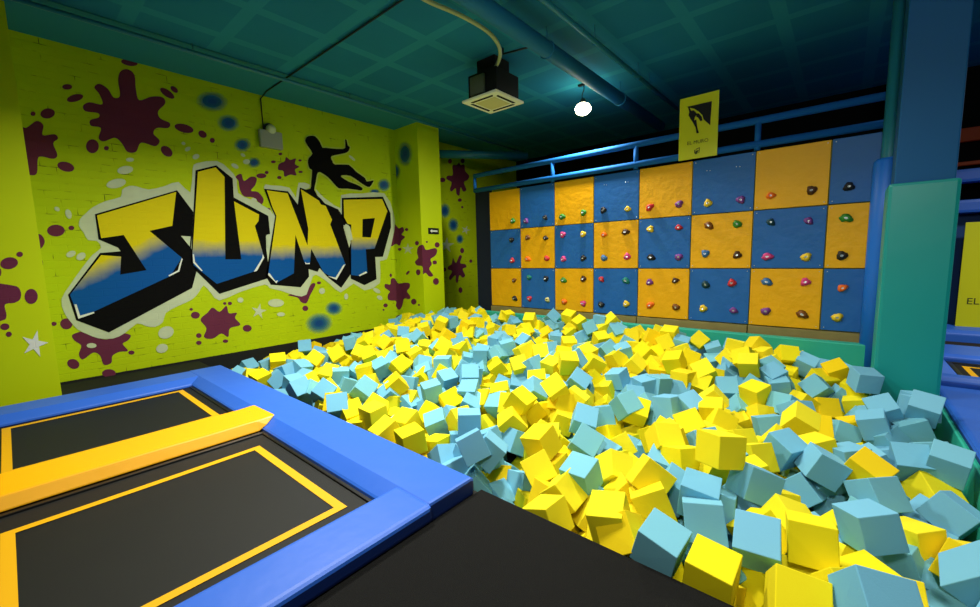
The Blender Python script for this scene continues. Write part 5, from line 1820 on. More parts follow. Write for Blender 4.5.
y -5104 4619 -5 28 40 -46 74
b 549 5447 -129 16 20 -3 97
b 220 3425 -164 95 -16 19 18
y -3339 5454 41 5 81 -26 -53
b -2814 5822 100 82 18 52 -16
b -3563 3204 -113 32 -81 49 -5
y -6050 6573 181 60 15 -17 -77
y -6137 2229 -142 54 25 79 14
y -1662 2934 -175 42 -89 16 7
y -1521 6142 29 74 52 3 -43
b -2643 2623 -145 4 -43 89 -12
y -4454 3002 -140 65 -69 -22 25
y -288 6786 1 11 69 -66 -27
y -5503 4656 -4 17 68 -10 71
b -5364 3533 -84 22 23 -63 -71
y -1171 3899 -104 45 70 -8 55
b -418 6603 -57 14 23 -61 -74
y 105 6757 -29 16 5 -98 -11
y -7410 5083 -181 54 46 2 -70
b -6006 4611 21 84 -11 -17 -50
y 46 2924 -191 1 -60 47 65
b -2654 3759 -50 21 -22 -36 -88
b -6511 5413 104 48 -14 -81 -29
y -6972 6448 117 57 -24 32 71
y -2049 3223 -153 52 14 -17 83
b -3355 2271 -166 35 48 51 -62
b -4159 5305 69 81 10 45 -36
b -1690 6614 49 57 46 -63 27
b -1678 3270 -123 6 -42 6 -90
y -3591 5658 56 61 17 31 -71
y -5025 4318 -42 36 -60 -71 -3
y -3172 5356 36 8 -50 12 85
b -7192 4550 -141 49 -21 48 70
b -6388 4971 24 44 84 -12 -30
y -869 3809 -142 23 -91 34 7
b -6634 4208 -32 15 -1 -87 -47
y -7804 4830 -321 17 37 30 -86
b -6368 5184 47 46 82 6 -34
b -2222 4230 -3 54 35 -26 72
y -1688 6240 36 92 -36 -5 16
b -6631 3225 -110 38 -5 -84 39
b -4918 2391 -201 86 1 49 -9
y -1062 5277 -57 26 63 -64 -35
b -6200 3836 -59 28 51 66 48
y -5598 4484 28 77 29 -43 37
y -472 6234 11 62 -35 46 53
y -7903 2952 -513 3 -52 -11 85
b -5414 3810 -91 96 -16 20 4
b -3495 4835 10 34 20 -92 6
y -891 4465 -86 60 -48 63 -2
b 659 4869 -141 2 72 -65 23
y -7164 3408 -244 78 -42 -31 34
b -7766 2769 -458 57 23 -42 -67
b -1592 6799 67 32 37 47 74
y -4746 3026 -90 43 -59 -13 -67
y -1176 5634 6 41 15 78 44
b -6343 5884 101 61 12 17 -76
b -7177 4303 -169 44 80 -16 38
b -5067 2685 -144 48 -82 -9 28
y -7825 5314 -293 60 -52 56 -25
y -1404 5296 17 22 64 29 -68
y -6602 6770 150 80 -26 -24 48
b -5192 3391 -51 24 -73 -59 26
b -7472 5599 -66 79 20 -5 58
b -2335 2634 -185 56 -12 -82 -10
b -1004 4765 -71 28 28 26 -88
y -2166 6443 110 31 -26 -47 -78
b -3406 5913 96 51 19 -11 -83
y -4720 4012 -35 26 -38 -62 -64
b -3937 4359 -42 51 -52 12 -67
y -6959 3197 -198 87 -39 -32 -4
y -6557 6444 135 45 -25 86 3
b -1340 4209 -101 71 8 -53 46
b -4937 3117 -125 40 -70 -33 48
y -4435 4304 -15 30 -89 22 27
b -6609 5723 96 19 -84 47 -20
y 669 2279 -219 56 47 50 -46
b -3124 2930 -132 21 26 -48 81
b -5829 2602 -155 16 -27 88 -36
y -5372 5158 32 30 18 44 82
y -6306 6596 134 37 12 75 54
y -5331 4935 -1 70 5 4 -71
y -6933 4554 -81 21 0 43 88
y -2293 6604 180 34 -14 -68 64
y -5729 5788 100 36 -38 -85 -11
y -6366 3335 -124 8 77 63 -6
b -7971 4982 -368 69 -9 72 6
b -6817 4863 -29 38 -59 -25 -66
b -2944 6713 142 89 27 34 -14
y -460 3747 -156 51 -47 -71 10
b -1809 4822 -41 48 57 6 66
b -6060 3194 -95 60 20 -76 -16
y -2143 4028 -25 70 22 57 37
y -1071 4055 -70 38 25 -81 38
b -2379 4333 -55 61 -36 -37 60
b -4274 4130 -49 95 -13 -28 -7
b -7832 2402 -468 51 23 78 -29
y -5384 6390 117 46 -45 72 26
b -4212 3752 -38 44 -26 -5 86
b -4246 2713 -137 43 -14 47 -76
b -6360 6129 151 70 46 -29 47
y -722 3698 -162 40 56 -70 20
b -6077 6153 120 48 -8 -44 -76
y -6777 3075 -120 79 16 -26 -53
y -3002 5801 104 2 22 -69 -69
y -608 6791 -41 44 18 -87 6
y -1878 3098 -139 70 45 55 8
y -1866 3551 -112 2 69 47 -55
b -5967 3753 -213 61 -31 44 58
b -5188 3530 -244 11 -68 -71 18
b -3922 2578 -322 48 24 -30 79
b -276 5020 -291 52 -15 -7 84
b -7040 4047 -292 15 -2 38 -91
b -3424 4796 -160 15 35 91 18
y -5998 2254 -349 57 70 31 29
b -4431 5321 -100 54 -77 -6 33
b -1758 3494 -267 8 -86 -12 48
y -6218 2398 -305 18 -13 55 81
y -1752 4286 -188 48 25 -35 77
y -5716 4233 -227 84 32 -42 12
b -2937 2707 -303 33 57 65 -37
b -5691 2406 -315 8 -30 29 90
y -7246 4783 -302 71 -4 -30 -64
y -3025 2418 -345 77 25 -23 -54
y -5901 2876 -322 65 -46 12 59
b -7130 5783 -133 53 -8 -19 82
b -422 2693 -332 76 64 8 14
y -2287 5154 -122 56 -14 55 60
y -7820 5989 -133 66 72 20 -1
y -5071 6210 -42 12 -90 -26 -33
y -138 5408 -288 67 37 -59 -24
y 248 2386 -374 40 58 68 18
b -7582 2599 -551 90 -9 43 -1
y -6527 4852 -128 68 -30 67 -11
y 105 6622 -245 7 -74 4 -66
b -6947 5613 -159 4 91 28 -30
b 239 5675 -232 2 -25 -92 -31
y -7939 3801 -600 32 -63 -70 6
y -851 6398 -158 100 -2 -4 -1
y -3573 5269 -132 25 -17 -21 -93
b -3734 3423 -254 70 -17 52 45
b -7260 4175 -384 80 12 51 29
y -5521 2949 -293 66 -30 -16 67
b -6122 4203 -156 30 -66 49 -50
b 534 3688 -329 18 11 36 91
b 54 4147 -324 63 6 72 28
b -5698 5593 -57 2 8 75 -66
y -1867 6105 -63 8 24 -33 91
y -2168 3393 -263 66 64 37 -12
b -4073 5640 -107 11 90 10 42
b -105 6541 -229 34 -72 -34 -51
y 184 3584 -337 88 9 32 35
y -4140 3730 -212 78 27 -9 56
b -2169 6740 -72 26 -8 37 -89
b -5975 4490 -170 99 -5 15 6
b -6762 2878 -336 92 22 26 19
b -1848 4526 -165 20 17 -60 76
b -3401 4180 -196 50 70 19 -46
y 182 4825 -295 51 -83 -19 -15
y -4625 3880 -185 50 69 -50 -14
b -4864 5242 -108 75 -12 -27 59
y -5383 5409 -129 92 -4 -19 34
b -3177 6570 -11 78 30 52 -15
y -4092 5939 -59 28 63 72 -6
y -699 4507 -262 67 -65 10 34
y -7901 5295 -460 12 80 -23 55
b -4774 2584 -294 34 -49 13 -79
y 177 3055 -375 83 -55 2 -7
b -6829 6204 -49 45 48 -63 -42
y -4380 4198 -177 79 -4 -43 -44
y -387 4833 -280 85 -41 -21 -26
y -131 5977 -201 25 57 27 74
b -5166 5663 -115 66 55 -52 6
b -5024 2563 -301 73 -45 -51 0
b -6711 5768 -53 16 17 -80 -55
b -603 5499 -208 1 88 35 32
b -150 4868 -297 69 -71 10 14
y -2880 5198 -86 54 40 -61 -41
y -3154 5897 -88 71 3 59 -39
y -5664 6364 -25 34 28 -8 -89
y -2980 5482 -117 3 35 -77 -53
y -6956 4557 -263 6 -7 -99 14
b -788 5458 -204 82 -47 -30 -10
b -6939 2439 -390 38 -88 -22 15
y -5801 3584 -244 8 62 73 27
b -4152 2770 -310 64 -12 68 -32
b -5906 5642 -82 42 -89 11 -16
b -4889 3269 -251 71 -43 52 22
y -4750 6303 -14 18 66 62 -40
b -3734 2396 -367 29 -3 -87 40
b -4149 4959 -165 4 -56 -56 -62
b -445 5952 -196 5 -13 -90 40
b -4718 6734 -20 73 -23 18 -61
b -7579 3163 -516 29 8 16 94
b -1027 3814 -242 10 -90 17 39
y -2961 6855 -24 3 -76 2 -65
y -2629 2418 -361 36 -55 0 75
b -3495 3728 -270 40 -84 12 36
b -4380 4626 -147 45 -9 35 -82
b -3197 3882 -233 67 -67 20 -26
b -6472 2602 -317 74 10 23 -62
b -1266 5286 -157 21 -36 -70 -58
b -1101 4287 -279 70 -19 63 -27
y -5322 5959 -54 46 54 -35 61
y -7133 5315 -195 46 23 -4 -86
y -3330 3115 -265 11 -18 33 92
b -1728 5155 -151 40 48 -72 -32
b -680 2875 -367 8 32 -63 71
b -4265 2274 -321 5 88 7 -47
y -77 6261 -271 33 -13 41 -84
b -5324 3334 -259 74 12 54 39
b -1963 6454 -25 16 -21 26 -93
y -6126 6456 5 45 50 72 -17
y -1650 5762 -114 78 2 -62 5
y -2717 4079 -244 46 9 -64 -61
b -3670 6567 -30 83 41 26 -28
b -7313 5734 -145 54 -61 21 -55
y -6941 5315 -203 33 -11 55 -76
y -6070 5120 -159 15 70 2 69
y -3322 2853 -337 16 -83 51 16
b -3986 4635 -144 70 23 34 58
y -2547 4294 -192 22 38 79 -43
b -2125 6134 -89 51 -44 -10 73
y -3143 3501 -240 33 -24 69 60
b -6832 4350 -235 66 -37 -45 47
b 85 6057 -262 73 -15 52 42
b -7796 3393 -544 38 -16 86 -29
y -5716 5099 -145 7 33 45 -83
b -6952 6793 -52 46 77 3 44
b -3035 6147 -55 35 -26 -7 -90
y -2442 4054 -236 32 51 -20 77
y -1830 5919 -124 50 -82 24 18
y -2476 3550 -234 20 73 -64 -12
b -3575 6772 -18 48 -70 50 -16
y -7566 5171 -333 0 30 -5 95
y -2129 3074 -276 27 62 24 -70
b -7174 2875 -433 40 -13 -90 -2
y -1107 4645 -245 62 18 68 -34
y -1539 3070 -295 74 17 -54 35
b -5047 5332 -135 5 -93 11 -36
b -7402 4058 -437 11 9 -92 35
y -1857 6731 -37 71 35 56 -25
y -545 6276 -222 45 -16 33 -81
b -922 2937 -329 31 -75 52 27
y -6946 4987 -181 1 -64 -39 -66
y -5503 4921 -99 43 -1 89 12
y -1209 4964 -213 34 -2 45 -82
b 570 4691 -251 66 -46 -59 -2
b -4552 4450 -204 60 -37 -44 55
b -3511 3095 -308 51 -61 -56 -23
y -7185 3253 -408 91 20 6 -37
b 217 3353 -364 34 16 -48 79
b -5431 4353 -195 22 25 -72 -61
b -920 4298 -226 28 -87 -14 -39
y -4793 2925 -314 42 32 36 -77
b -2479 6400 -30 28 20 49 -80
b -7981 4674 -547 57 10 40 71
b -5738 6849 8 39 -32 63 60
b -6980 6432 -63 22 9 -75 -62
b -2962 2958 -320 62 -42 -61 27
b -2764 2910 -296 12 -74 -42 -52
y -7630 3751 -467 17 12 96 19
b -4734 5013 -97 7 83 47 -28
y -3087 4988 -124 36 68 -14 63
b -1271 3819 -276 99 4 -12 2
y -2480 5492 -93 60 -11 38 70
b -3430 6212 -29 66 -3 74 12
y -2544 6627 -30 51 -41 74 16
b -6649 4470 -191 16 76 33 -53
y -107 4657 -315 48 -11 86 16
y -3672 5418 -64 25 -51 -6 82
b -2500 6211 -14 19 54 -78 23
y -7446 2305 -583 27 -77 -47 34
b -2690 5762 -67 48 -61 -20 -60
y -2361 4682 -198 87 5 0 -49
y 492 3437 -310 76 -53 26 -27
y -5108 2895 -316 75 8 64 13
b -5097 3703 -260 36 49 45 -66
b -1971 3855 -218 3 -80 -59 -3
y -7746 5794 -193 36 15 83 39
y -5196 4690 -153 37 92 -4 -13
y -399 3673 -324 35 40 30 -79
b -4569 6579 19 29 -3 91 30
b -7459 5428 -260 61 16 22 -74
y -5509 2296 -313 23 71 -64 -20
y -2632 4990 -144 65 -73 -5 -18
y -2688 4648 -121 40 11 -11 90
b -2791 5955 -62 51 55 -3 -66
y -3418 3533 -236 39 72 -4 58
y -4551 5819 -27 51 -54 -45 -49
y -4573 5625 -40 60 22 77 6
y -587 3754 -302 63 -32 17 -68
y 548 2160 -326 25 -51 29 77
y -3803 4368 -204 60 79 1 13
y -3110 5194 -104 39 -19 -77 -47
y 18 5745 -259 1 92 14 37
y 188 2606 -312 1 91 -28 31
b -5905 2626 -321 44 48 17 -74
b 260 4627 -270 24 -90 27 -25
b -4886 6555 20 59 53 -22 -56
b -2626 2755 -299 74 60 -15 -26
b -2524 5930 -54 58 33 -72 -19
b -4437 3094 -314 9 82 45 33
b -1271 6055 -177 69 40 21 -56
b 214 4013 -288 36 -68 -48 -42
b -2017 4664 -217 33 -35 82 -30
y -2170 4491 -198 18 82 13 53
y -5503 3653 -272 5 41 27 87
b -5912 5958 -81 6 -83 -9 -55
b -1481 4875 -210 83 -27 43 22
b -5972 6739 14 75 -6 -52 41
b -3992 5199 -93 93 -3 34 16
b -3431 4987 -106 86 -3 -15 -49
y -7993 3542 -645 15 -39 72 55
b -1101 6243 -182 80 -40 -4 -45
y -5061 4018 -199 30 -55 67 41
b -5502 4190 -163 33 -82 44 15
b -6863 3435 -295 90 24 -17 32
y -2492 3242 -291 66 26 52 47
b -3812 2883 -297 4 90 14 42
y -2966 4718 -150 97 3 25 0
b -5898 3968 -204 45 8 82 35
b -7179 4445 -314 17 89 32 29
y -3497 2912 -332 15 -55 -75 -32
y -5961 3412 -296 42 90 13 0
y -916 3481 -296 14 -76 -54 -34
y -7288 2472 -525 80 58 6 16
y -1321 3375 -319 98 8 20 -6
b -2560 3814 -254 2 83 -55 -10
b -447 2921 -336 18 77 29 54
y -4539 2405 -367 72 -31 11 -61
b -225 3496 -311 14 39 -33 85
b -4383 5891 -50 88 -11 37 26
y -3892 6542 -30 26 -70 -52 42
y -7839 5496 -348 98 -13 9 -15
b -1034 5882 -204 78 -41 -9 46
y -463 4069 -284 55 -29 18 -76
b -4465 6239 -54 10 -72 46 50
y -5741 3758 -192 76 15 45 44
y -1373 5634 -168 60 11 -48 -64
y -6801 3846 -282 60 67 43 -4
b -7192 5964 -72 23 85 -41 -21
b -7959 2527 -717 43 -3 90 1
y -2162 5005 -164 22 -83 -34 -39
y -5666 5930 -63 66 34 64 -18
b 277 4214 -285 62 19 -34 69
y -927 3165 -349 34 -26 -6 -90
y -7801 2436 -653 36 -57 60 44
b -7421 4307 -410 93 -12 32 15
y -7104 6257 -96 76 -36 -32 -43
b -5082 3352 -280 91 19 -33 18
y -2177 6319 -73 20 -76 61 10
b -5567 4004 -196 46 -68 -45 -36
y -3626 5815 -60 51 65 50 -25
b -2834 4367 -173 11 -43 -56 -70
b -90 3333 -349 6 -27 82 -50
y 667 4962 -316 96 -27 -6 6
b -4122 3432 -223 78 -29 -19 52
y -421 4389 -273 94 33 -7 -11
b -898 5024 -204 19 -68 -71 -6
b -294 5802 -208 10 -10 -91 38
b -7668 5033 -434 13 41 50 75
y -763 2553 -352 25 -39 -57 -68
b -262 5260 -257 30 15 70 63
b -6188 4955 -154 42 -80 10 42
b -3831 3189 -275 6 -71 63 -30
b -2363 5805 -60 91 29 21 20
b -7733 4509 -501 14 -16 98 2
y -935 2466 -383 88 34 10 31
y -1211 4051 -284 77 36 38 36
y -4869 4466 -133 96 -10 10 -22
b -765 4195 -258 15 89 4 -43
y -7450 4530 -400 16 -12 95 -23
y -3287 6379 -47 43 47 64 -43
b -3457 5460 -95 48 51 56 -44
y -3729 4966 -136 36 -26 -54 -71
b -708 6116 -210 15 -31 -27 -90
b -7145 3755 -399 87 2 20 45
y -3773 5162 -136 12 30 -59 -74
b -7566 4830 -427 4 -72 2 69
b -6694 2703 -338 27 42 13 86
b -72 4399 -301 9 -3 -86 -50
b -6463 3864 -201 28 2 -82 -51
b -7990 5625 -374 27 -77 44 -38
b -4549 4856 -102 53 -66 34 41
b -4749 3711 -209 76 -28 46 -37
b -1522 4608 -217 54 4 -82 -15
b -3723 5609 -109 41 84 31 -18
b -3020 4332 -189 26 -18 79 -52
b -7512 2915 -510 41 7 38 83
y -4300 3819 -201 15 -81 -41 -38
b -3345 4545 -197 46 -3 81 -37
b -2232 5674 -126 48 -55 21 -65
y -5568 2749 -300 16 37 16 -90
y -6180 2716 -277 22 -26 34 88
b -153 2776 -336 60 -34 17 70
b -1586 6067 -145 34 57 -3 74
y -2770 6206 -12 34 -45 -80 19
y -5260 4932 -173 62 -49 48 38
b -5503 5173 -116 10 -75 65 -4
y -2012 5302 -165 24 3 -60 -76
b -4601 5246 -121 92 -26 24 -18
y -1173 2943 -358 61 -9 -31 -72
b -6544 3264 -286 85 -38 34 14
y -5099 6448 -39 37 -69 13 -61
b -4585 3369 -248 38 -49 65 -44
y -4097 6246 -61 50 15 -77 36
b -5710 5409 -103 57 -20 -32 73
b -5481 6738 -13 5 36 85 -38
y -2811 3821 -190 8 93 23 27
y -7133 3502 -400 64 -24 48 55
y -1671 5339 -189 55 -61 6 -57
b -2188 3863 -268 42 -70 -57 -6
b -269 3168 -342 93 19 19 -26
b -6717 4068 -216 81 37 -26 -38
y -59 2381 -348 19 -82 31 44
b -5169 3873 -223 28 93 -23 7
y -2059 4055 -242 48 67 -56 0
b -7985 3185 -612 83 19 -12 -50
y -6775 3646 -291 54 74 -20 36
y -3897 5494 -83 56 -45 64 -25
y -6638 6446 -51 19 -10 88 43
y -5821 3200 -236 76 -50 35 -21
y -2778 6533 -40 54 -45 19 68
y 491 4502 -323 56 -80 -18 -10
y -5271 2949 -258 68 30 -18 65
y -3819 5988 -79 42 13 61 -66
b -1426 6791 -133 62 -8 -73 -28
b -3506 4332 -190 24 -46 -35 78
y -2982 3409 -287 89 28 -2 35
y -2165 4807 -151 1 11 -87 -48
y -6292 6320 -17 18 -86 -47 -10
y -3631 4054 -238 70 7 -68 20
y -379 4604 -307 12 -38 43 -81
y 524 5663 -294 66 -32 -55 -40
y -3268 6087 -63 30 -95 -2 2
y -4363 3376 -262 53 66 -22 -48
y -3904 3803 -227 86 -14 47 -14
b -7491 3516 -492 2 24 -16 -96
y -3602 2711 -349 72 -45 5 52
b -7271 2220 -487 19 -69 -17 68
y -7477 3334 -503 80 5 52 28
y -4318 6774 13 76 16 -10 -62
y -6164 3734 -226 1 -85 -10 -52
y -2155 3652 -220 35 -29 2 89
y -6206 3120 -311 29 28 -91 3
y -4285 3573 -220 90 4 11 -41
b -6992 2798 -402 45 7 -86 24
y -1331 3161 -318 33 -17 -14 -92
b 115 4389 -271 9 72 59 36
y -5713 2632 -355 2 75 -5 -66
b -6875 3061 -366 61 24 -26 71
y -6765 5957 -59 8 -39 88 28
y -6221 3405 -289 80 -14 4 59
b 483 5337 -262 27 54 -80 -6
y -6397 5677 -110 27 89 11 34
b 558 2458 -357 30 4 -94 14
y -4249 3071 -258 30 -15 -64 -70
b -3490 3916 -252 24 68 69 11
y -1718 2718 -354 21 54 -81 3
b -6465 5180 -119 50 41 24 72
y -396 6464 -214 16 66 -47 -56
y -2990 3825 -209 2 1 -87 -50
y -5102 5114 -140 14 90 -42 4
b -780 5186 -207 28 -95 -4 -13
y -5253 4162 -223 93 -9 -27 -24
b -6171 6091 -53 89 -44 8 -3
b -7972 2150 -707 65 18 -45 -59
b -1528 2714 -297 24 -69 6 68
b 77 4606 -312 64 -9 -51 56
y -628 3384 -294 46 34 -40 72
b -2972 4149 -199 79 -48 -27 26
y -1749 2956 -342 23 25 -94 7
b -5563 6202 -47 22 64 69 23
b -6287 6770 -32 87 -34 31 -17
b -2545 3012 -272 49 -83 9 25
y -2559 4540 -203 70 7 27 -65
b -1350 2698 -321 23 -40 68 -56
y -4462 2787 -340 9 -50 -86 -5
y -6487 6263 -61 58 -24 77 -12
b -5919 4164 -209 54 33 -57 -53
y -4125 6726 -35 47 -80 9 37
y -6196 5262 -95 41 -60 -56 -39
y -218 6792 -218 57 -16 55 59
b -1485 4397 -233 24 4 -60 -76
y -2547 5294 -136 87 -19 38 -26
b -706 6745 -201 28 81 -44 28
y -298 3897 -328 64 -40 -65 -8
b -3655 6307 -65 5 88 44 20
b -407 3340 -318 60 34 42 58
b -5598 3370 -292 69 -5 16 70
b -3475 2431 -358 34 -94 4 -3
b -4932 4657 -146 71 0 4 -70
y -4761 4229 -178 2 -16 90 -41
y -1978 4295 -172 60 -65 18 43
b -1073 3578 -305 57 -77 -8 28
b -5407 6540 -22 1 -87 -5 -49
b -2354 6558 16 46 -14 -30 82
y -317 4230 -265 30 -24 92 -7
b -5655 6566 -25 40 -88 22 -12
b -1059 6570 -114 67 -20 -3 -71
y -3646 4677 -118 58 -5 68 45
b -201 4059 -332 21 57 3 -80
y -5872 4937 -125 46 59 40 54
y -1064 2765 -357 13 -69 71 -5
y -5346 5578 -49 5 -31 93 -22
y -2823 6731 -2 87 17 -28 36
y -6011 4811 -111 94 -9 31 6
y -2178 4238 -242 9 4 -17 -98
y -5027 6694 25 68 20 59 -38
y -861 6582 -171 54 4 17 -82
y -5401 6283 -32 33 -8 18 -92
b -2017 5789 -95 22 69 21 66
b -882 6041 -178 13 -31 85 -41
b -6499 5427 -84 17 88 -43 8
b -6385 2764 -312 22 -94 -15 24
b -2502 5119 -158 4 -24 14 -96
b -4947 5947 -68 46 -5 88 -14
y -621 5819 -172 25 34 -78 46
b -4841 4840 -136 32 -90 0 -28
b -1526 6542 -90 83 9 27 -48
b -4201 4319 -194 88 16 2 45
y -4734 3114 -272 9 -59 -32 74
b -7722 3555 -577 90 -31 0 -29
b -1909 3389 -304 63 -22 -18 72
b -5700 4458 -164 11 29 -8 95
y -3332 2555 -338 7 78 0 -63
y -3110 4505 -193 10 42 -38 82
b -4233 3996 -220 39 -4 88 -28
b -6399 6535 -15 36 -28 -31 -83
b -2375 4988 -178 81 2 -55 -20
b -5744 4664 -184 9 -18 -98 5
y -6444 2275 -361 37 -37 82 21
b -5533 3190 -296 76 55 30 20
b -3919 4800 -177 23 61 76 -4
b -7112 6608 -27 45 -22 -22 84
y -1501 5422 -138 84 -19 32 -40
y -2365 2461 -322 87 48 5 -8
y -564 5092 -235 49 22 64 55
y -4270 2571 -332 22 23 91 -26
b -5023 4829 -115 55 -42 -37 63
y -1438 4224 -277 24 30 -70 60
b -6444 4462 -213 64 25 20 70
y -7258 3084 -451 62 50 -61 6
b -7401 2716 -554 34 -76 27 48
y -5698 4871 -164 73 29 -18 59
b 340 2780 -312 90 40 12 8
b -6473 6726 -45 34 23 -76 -51
y -4780 5563 -63 66 -18 44 58
b -1401 2923 -339 18 58 78 17
b -1689 6404 -110 1 24 97 8
y -2371 3743 -215 64 32 1 -70
b -5360 2779 -311 3 82 -57 2
y -7246 5457 -238 11 -4 11 99
y -6379 3490 -250 18 -75 -2 -64
b -6222 4635 -177 82 -31 -33 36
y -4711 4717 -159 29 76 49 -30
b -7978 2958 -683 41 -40 -12 81
y -4105 2205 -387 2 0 -99 -15
b -6226 5608 -52 1 12 96 -25
y 363 2206 -396 78 34 -3 -52
y -3199 4790 -178 65 -12 -43 -62
y -7104 4993 -283 80 22 55 8
b -896 3686 -296 21 -91 36 0
b 428 4874 -257 62 12 -21 -75
y -6777 5449 -97 3 -19 14 97
b 585 5175 -286 85 -47 -24 -4
y -2200 5360 -157 3 -27 -78 56
b -7014 5996 -57 75 42 50 11
y -573 3172 -356 27 22 93 -13
b -6213 5808 -43 32 26 16 -90
b -6654 5176 -83 66 -64 36 16
y -1008 5429 -180 2 31 -89 32
b -6442 5963 -60 54 -7 33 -77
b -5905 6576 -29 72 60 27 20
b -1964 3671 -215 70 0 -70 13
y -7105 2412 -473 35 -85 36 -15
y -4939 3824 -189 36 -88 30 -8
y -5163 4498 -199 72 53 31 -31
b -3084 3194 -310 39 18 88 18
y -4291 6128 -49 16 32 -22 91
b -407 5461 -231 12 -39 -9 -91
b -260 2586 -338 30 -7 92 -24
b -5097 3090 -261 32 -54 70 -34
y -6356 4813 -184 31 14 23 91
b -4315 4803 -162 78 -30 -29 48
b -4306 2872 -275 28 32 83 -37
y -6763 4715 -189 26 56 -77 -15
y -7784 4071 -552 23 13 -53 -80
y -4888 3597 -282 72 4 -30 62
b -3288 6746 -30 85 12 -15 -48
b 85 6447 -199 86 8 28 42
b -4299 5481 -124 54 21 -59 -57
y -2132 5929 -113 20 2 -33 -92
b -1011 3994 -256 5 -35 80 -48
b -4771 3424 -281 15 10 65 -74
y -399 6126 -235 68 39 -4 62
b 539 2726 -358 14 -94 -12 28
y -733 3556 -319 4 22 -96 -16
b -1386 6264 -101 29 70 64 10
y -5900 4784 -276 80 13 -41 -42
y -5866 4383 -324 76 -61 1 22
b -2381 3330 -415 12 36 66 65
y -4543 6411 -191 4 42 -90 9
b -2003 5777 -302 70 -24 34 57
y -3919 4469 -335 34 29 86 -22
b -3272 2376 -483 29 24 -69 62
b -6820 5417 -306 62 -48 -53 -31
b -4610 5339 -301 53 -54 28 -59
b -3586 5459 -256 44 2 -81 40
y -4953 3040 -443 13 -26 74 60
b 0 5260 -390 38 -75 -51 -17
b -3940 3811 -414 16 -86 48 8
y -293 5323 -429 60 39 49 50
b -4047 3965 -348 88 -41 16 15
y -3997 4970 -305 27 2 95 15
b -7812 3325 -751 53 -13 -4 -84
b 117 6316 -373 98 -10 -14 10
b -316 4861 -452 68 -73 0 -1
y -107 5025 -447 92 -4 -2 -39
b -3749 3201 -457 71 -25 -32 57
b -3358 3435 -433 67 43 47 -38
b -709 5163 -394 53 49 47 -50
y -7927 5165 -637 76 -1 -62 -21
b -7022 3107 -505 30 -64 -70 9
y -2231 3013 -492 71 15 68 10
b -6829 6314 -192 49 -32 44 68
b -6823 6091 -215 21 -12 -69 -68
y -3834 4868 -322 90 -32 30 -4
y -7309 5906 -313 81 52 -27 3
y -3242 5039 -262 12 84 48 -24
y 222 3590 -517 55 -2 -70 45
y -97 3552 -452 2 -82 -16 55
b -6528 4808 -332 67 -53 -30 -42
y -424 3988 -471 84 -45 30 -1
b -6712 6586 -170 62 -11 -70 -34
b -3934 5178 -275 47 65 -3 -60
y -4240 5112 -299 34 -20 -43 -81
b -7024 3974 -472 79 19 -20 55
b -207 4391 -462 37 77 48 -18
b -7344 3591 -630 22 9 96 -11
b -6982 3331 -520 5 -22 -10 -97
y -6938 3568 -490 15 -80 46 37
y -4284 3809 -395 33 11 -4 94
y -2698 4290 -383 48 -57 -14 -66
b -7820 4661 -627 57 -77 19 19
y -6547 5576 -283 20 -31 -14 92
b 182 4390 -448 54 11 57 62
b -7517 3013 -716 62 40 -54 -41
y -6543 4333 -358 74 14 42 -51
y -1010 4795 -393 8 -36 -67 -64
y -7561 3483 -702 14 -48 79 35
y -2655 3964 -369 9 36 -4 93
b -3272 5662 -264 29 12 -10 94
b -7821 5752 -425 1 68 -30 66
y -5180 5831 -205 74 39 19 -51
b -2836 2727 -453 26 -35 -90 -7
y -590 3886 -465 82 26 -13 50
y -5673 6248 -223 92 -35 -4 -14
y -4693 3844 -396 69 50 -35 38
b -3030 6761 -161 2 -4 -95 32
y -7308 4461 -523 42 -6 54 72
b -2957 6234 -212 13 89 2 -44
b 417 2593 -525 32 64 -64 28
b -7024 5942 -236 55 64 -42 -33
y -4941 5092 -304 5 65 41 -64
y -4880 5742 -268 47 -13 49 -72
b -7672 2427 -780 79 58 -6 -17
b -6997 6606 -222 64 -27 -49 -53
b -6479 2457 -491 22 35 67 -62
b -241 2885 -462 70 62 -28 -21
b -3976 2844 -429 89 -37 8 -27
y -5489 4989 -314 37 -27 -84 28
b -5822 5819 -195 4 84 47 -28
b -4898 4806 -316 55 -52 -55 -35
y -1905 4158 -383 9 91 28 29
b -7573 3987 -628 45 -34 73 39
y -6169 2557 -503 8 -40 -34 -84
y -1666 5490 -341 64 -2 -71 29
b -2648 3078 -412 5 -34 33 88
y -4902 5308 -303 40 56 24 68
y -549 6602 -304 80 -57 6 18
b 36 4044 -482 24 1 -52 82
y -2355 6080 -246 68 -60 27 32
b -1916 3974 -401 23 -39 -87 20
b -5236 3201 -417 54 67 50 10
y -2451 6775 -195 66 48 4 57
y -861 5894 -361 46 62 62 -14
y -4406 6567 -185 18 93 29 12
b -2322 2744 -474 49 18 8 85
b -4566 4644 -357 72 0 59 -36
b -3195 3168 -460 72 -60 35 -6
y -6018 3086 -450 45 13 -88 6
y -268 6525 -343 30 -28 -25 -88
b -4959 3416 -440 2 -50 30 -81
b -5487 3871 -388 11 47 34 81
y -6338 5767 -258 84 -12 -5 -52
y -436 3263 -519 86 21 -30 -36
b -1855 5156 -355 16 -92 26 24
y -1656 3107 -442 17 -33 64 67
y -1117 5759 -307 31 56 -54 -54
y -41 5906 -383 68 56 -25 -41
y -5007 6738 -182 50 -69 3 52
b -81 3251 -518 71 -18 51 45
y -6720 2400 -541 97 5 18 13
b -5188 5423 -231 34 -63 36 60
b -6793 5724 -275 51 17 -50 67
b -7268 3893 -557 90 32 6 28
y -5509 2718 -480 76 -3 18 -63
b -395 5647 -398 56 -26 4 78
b -7402 4988 -482 55 -18 -81 8
y 527 4212 -458 84 8 -54 4
b -395 2156 -546 11 -55 -83 -4
b -7357 2957 -625 19 -17 65 72
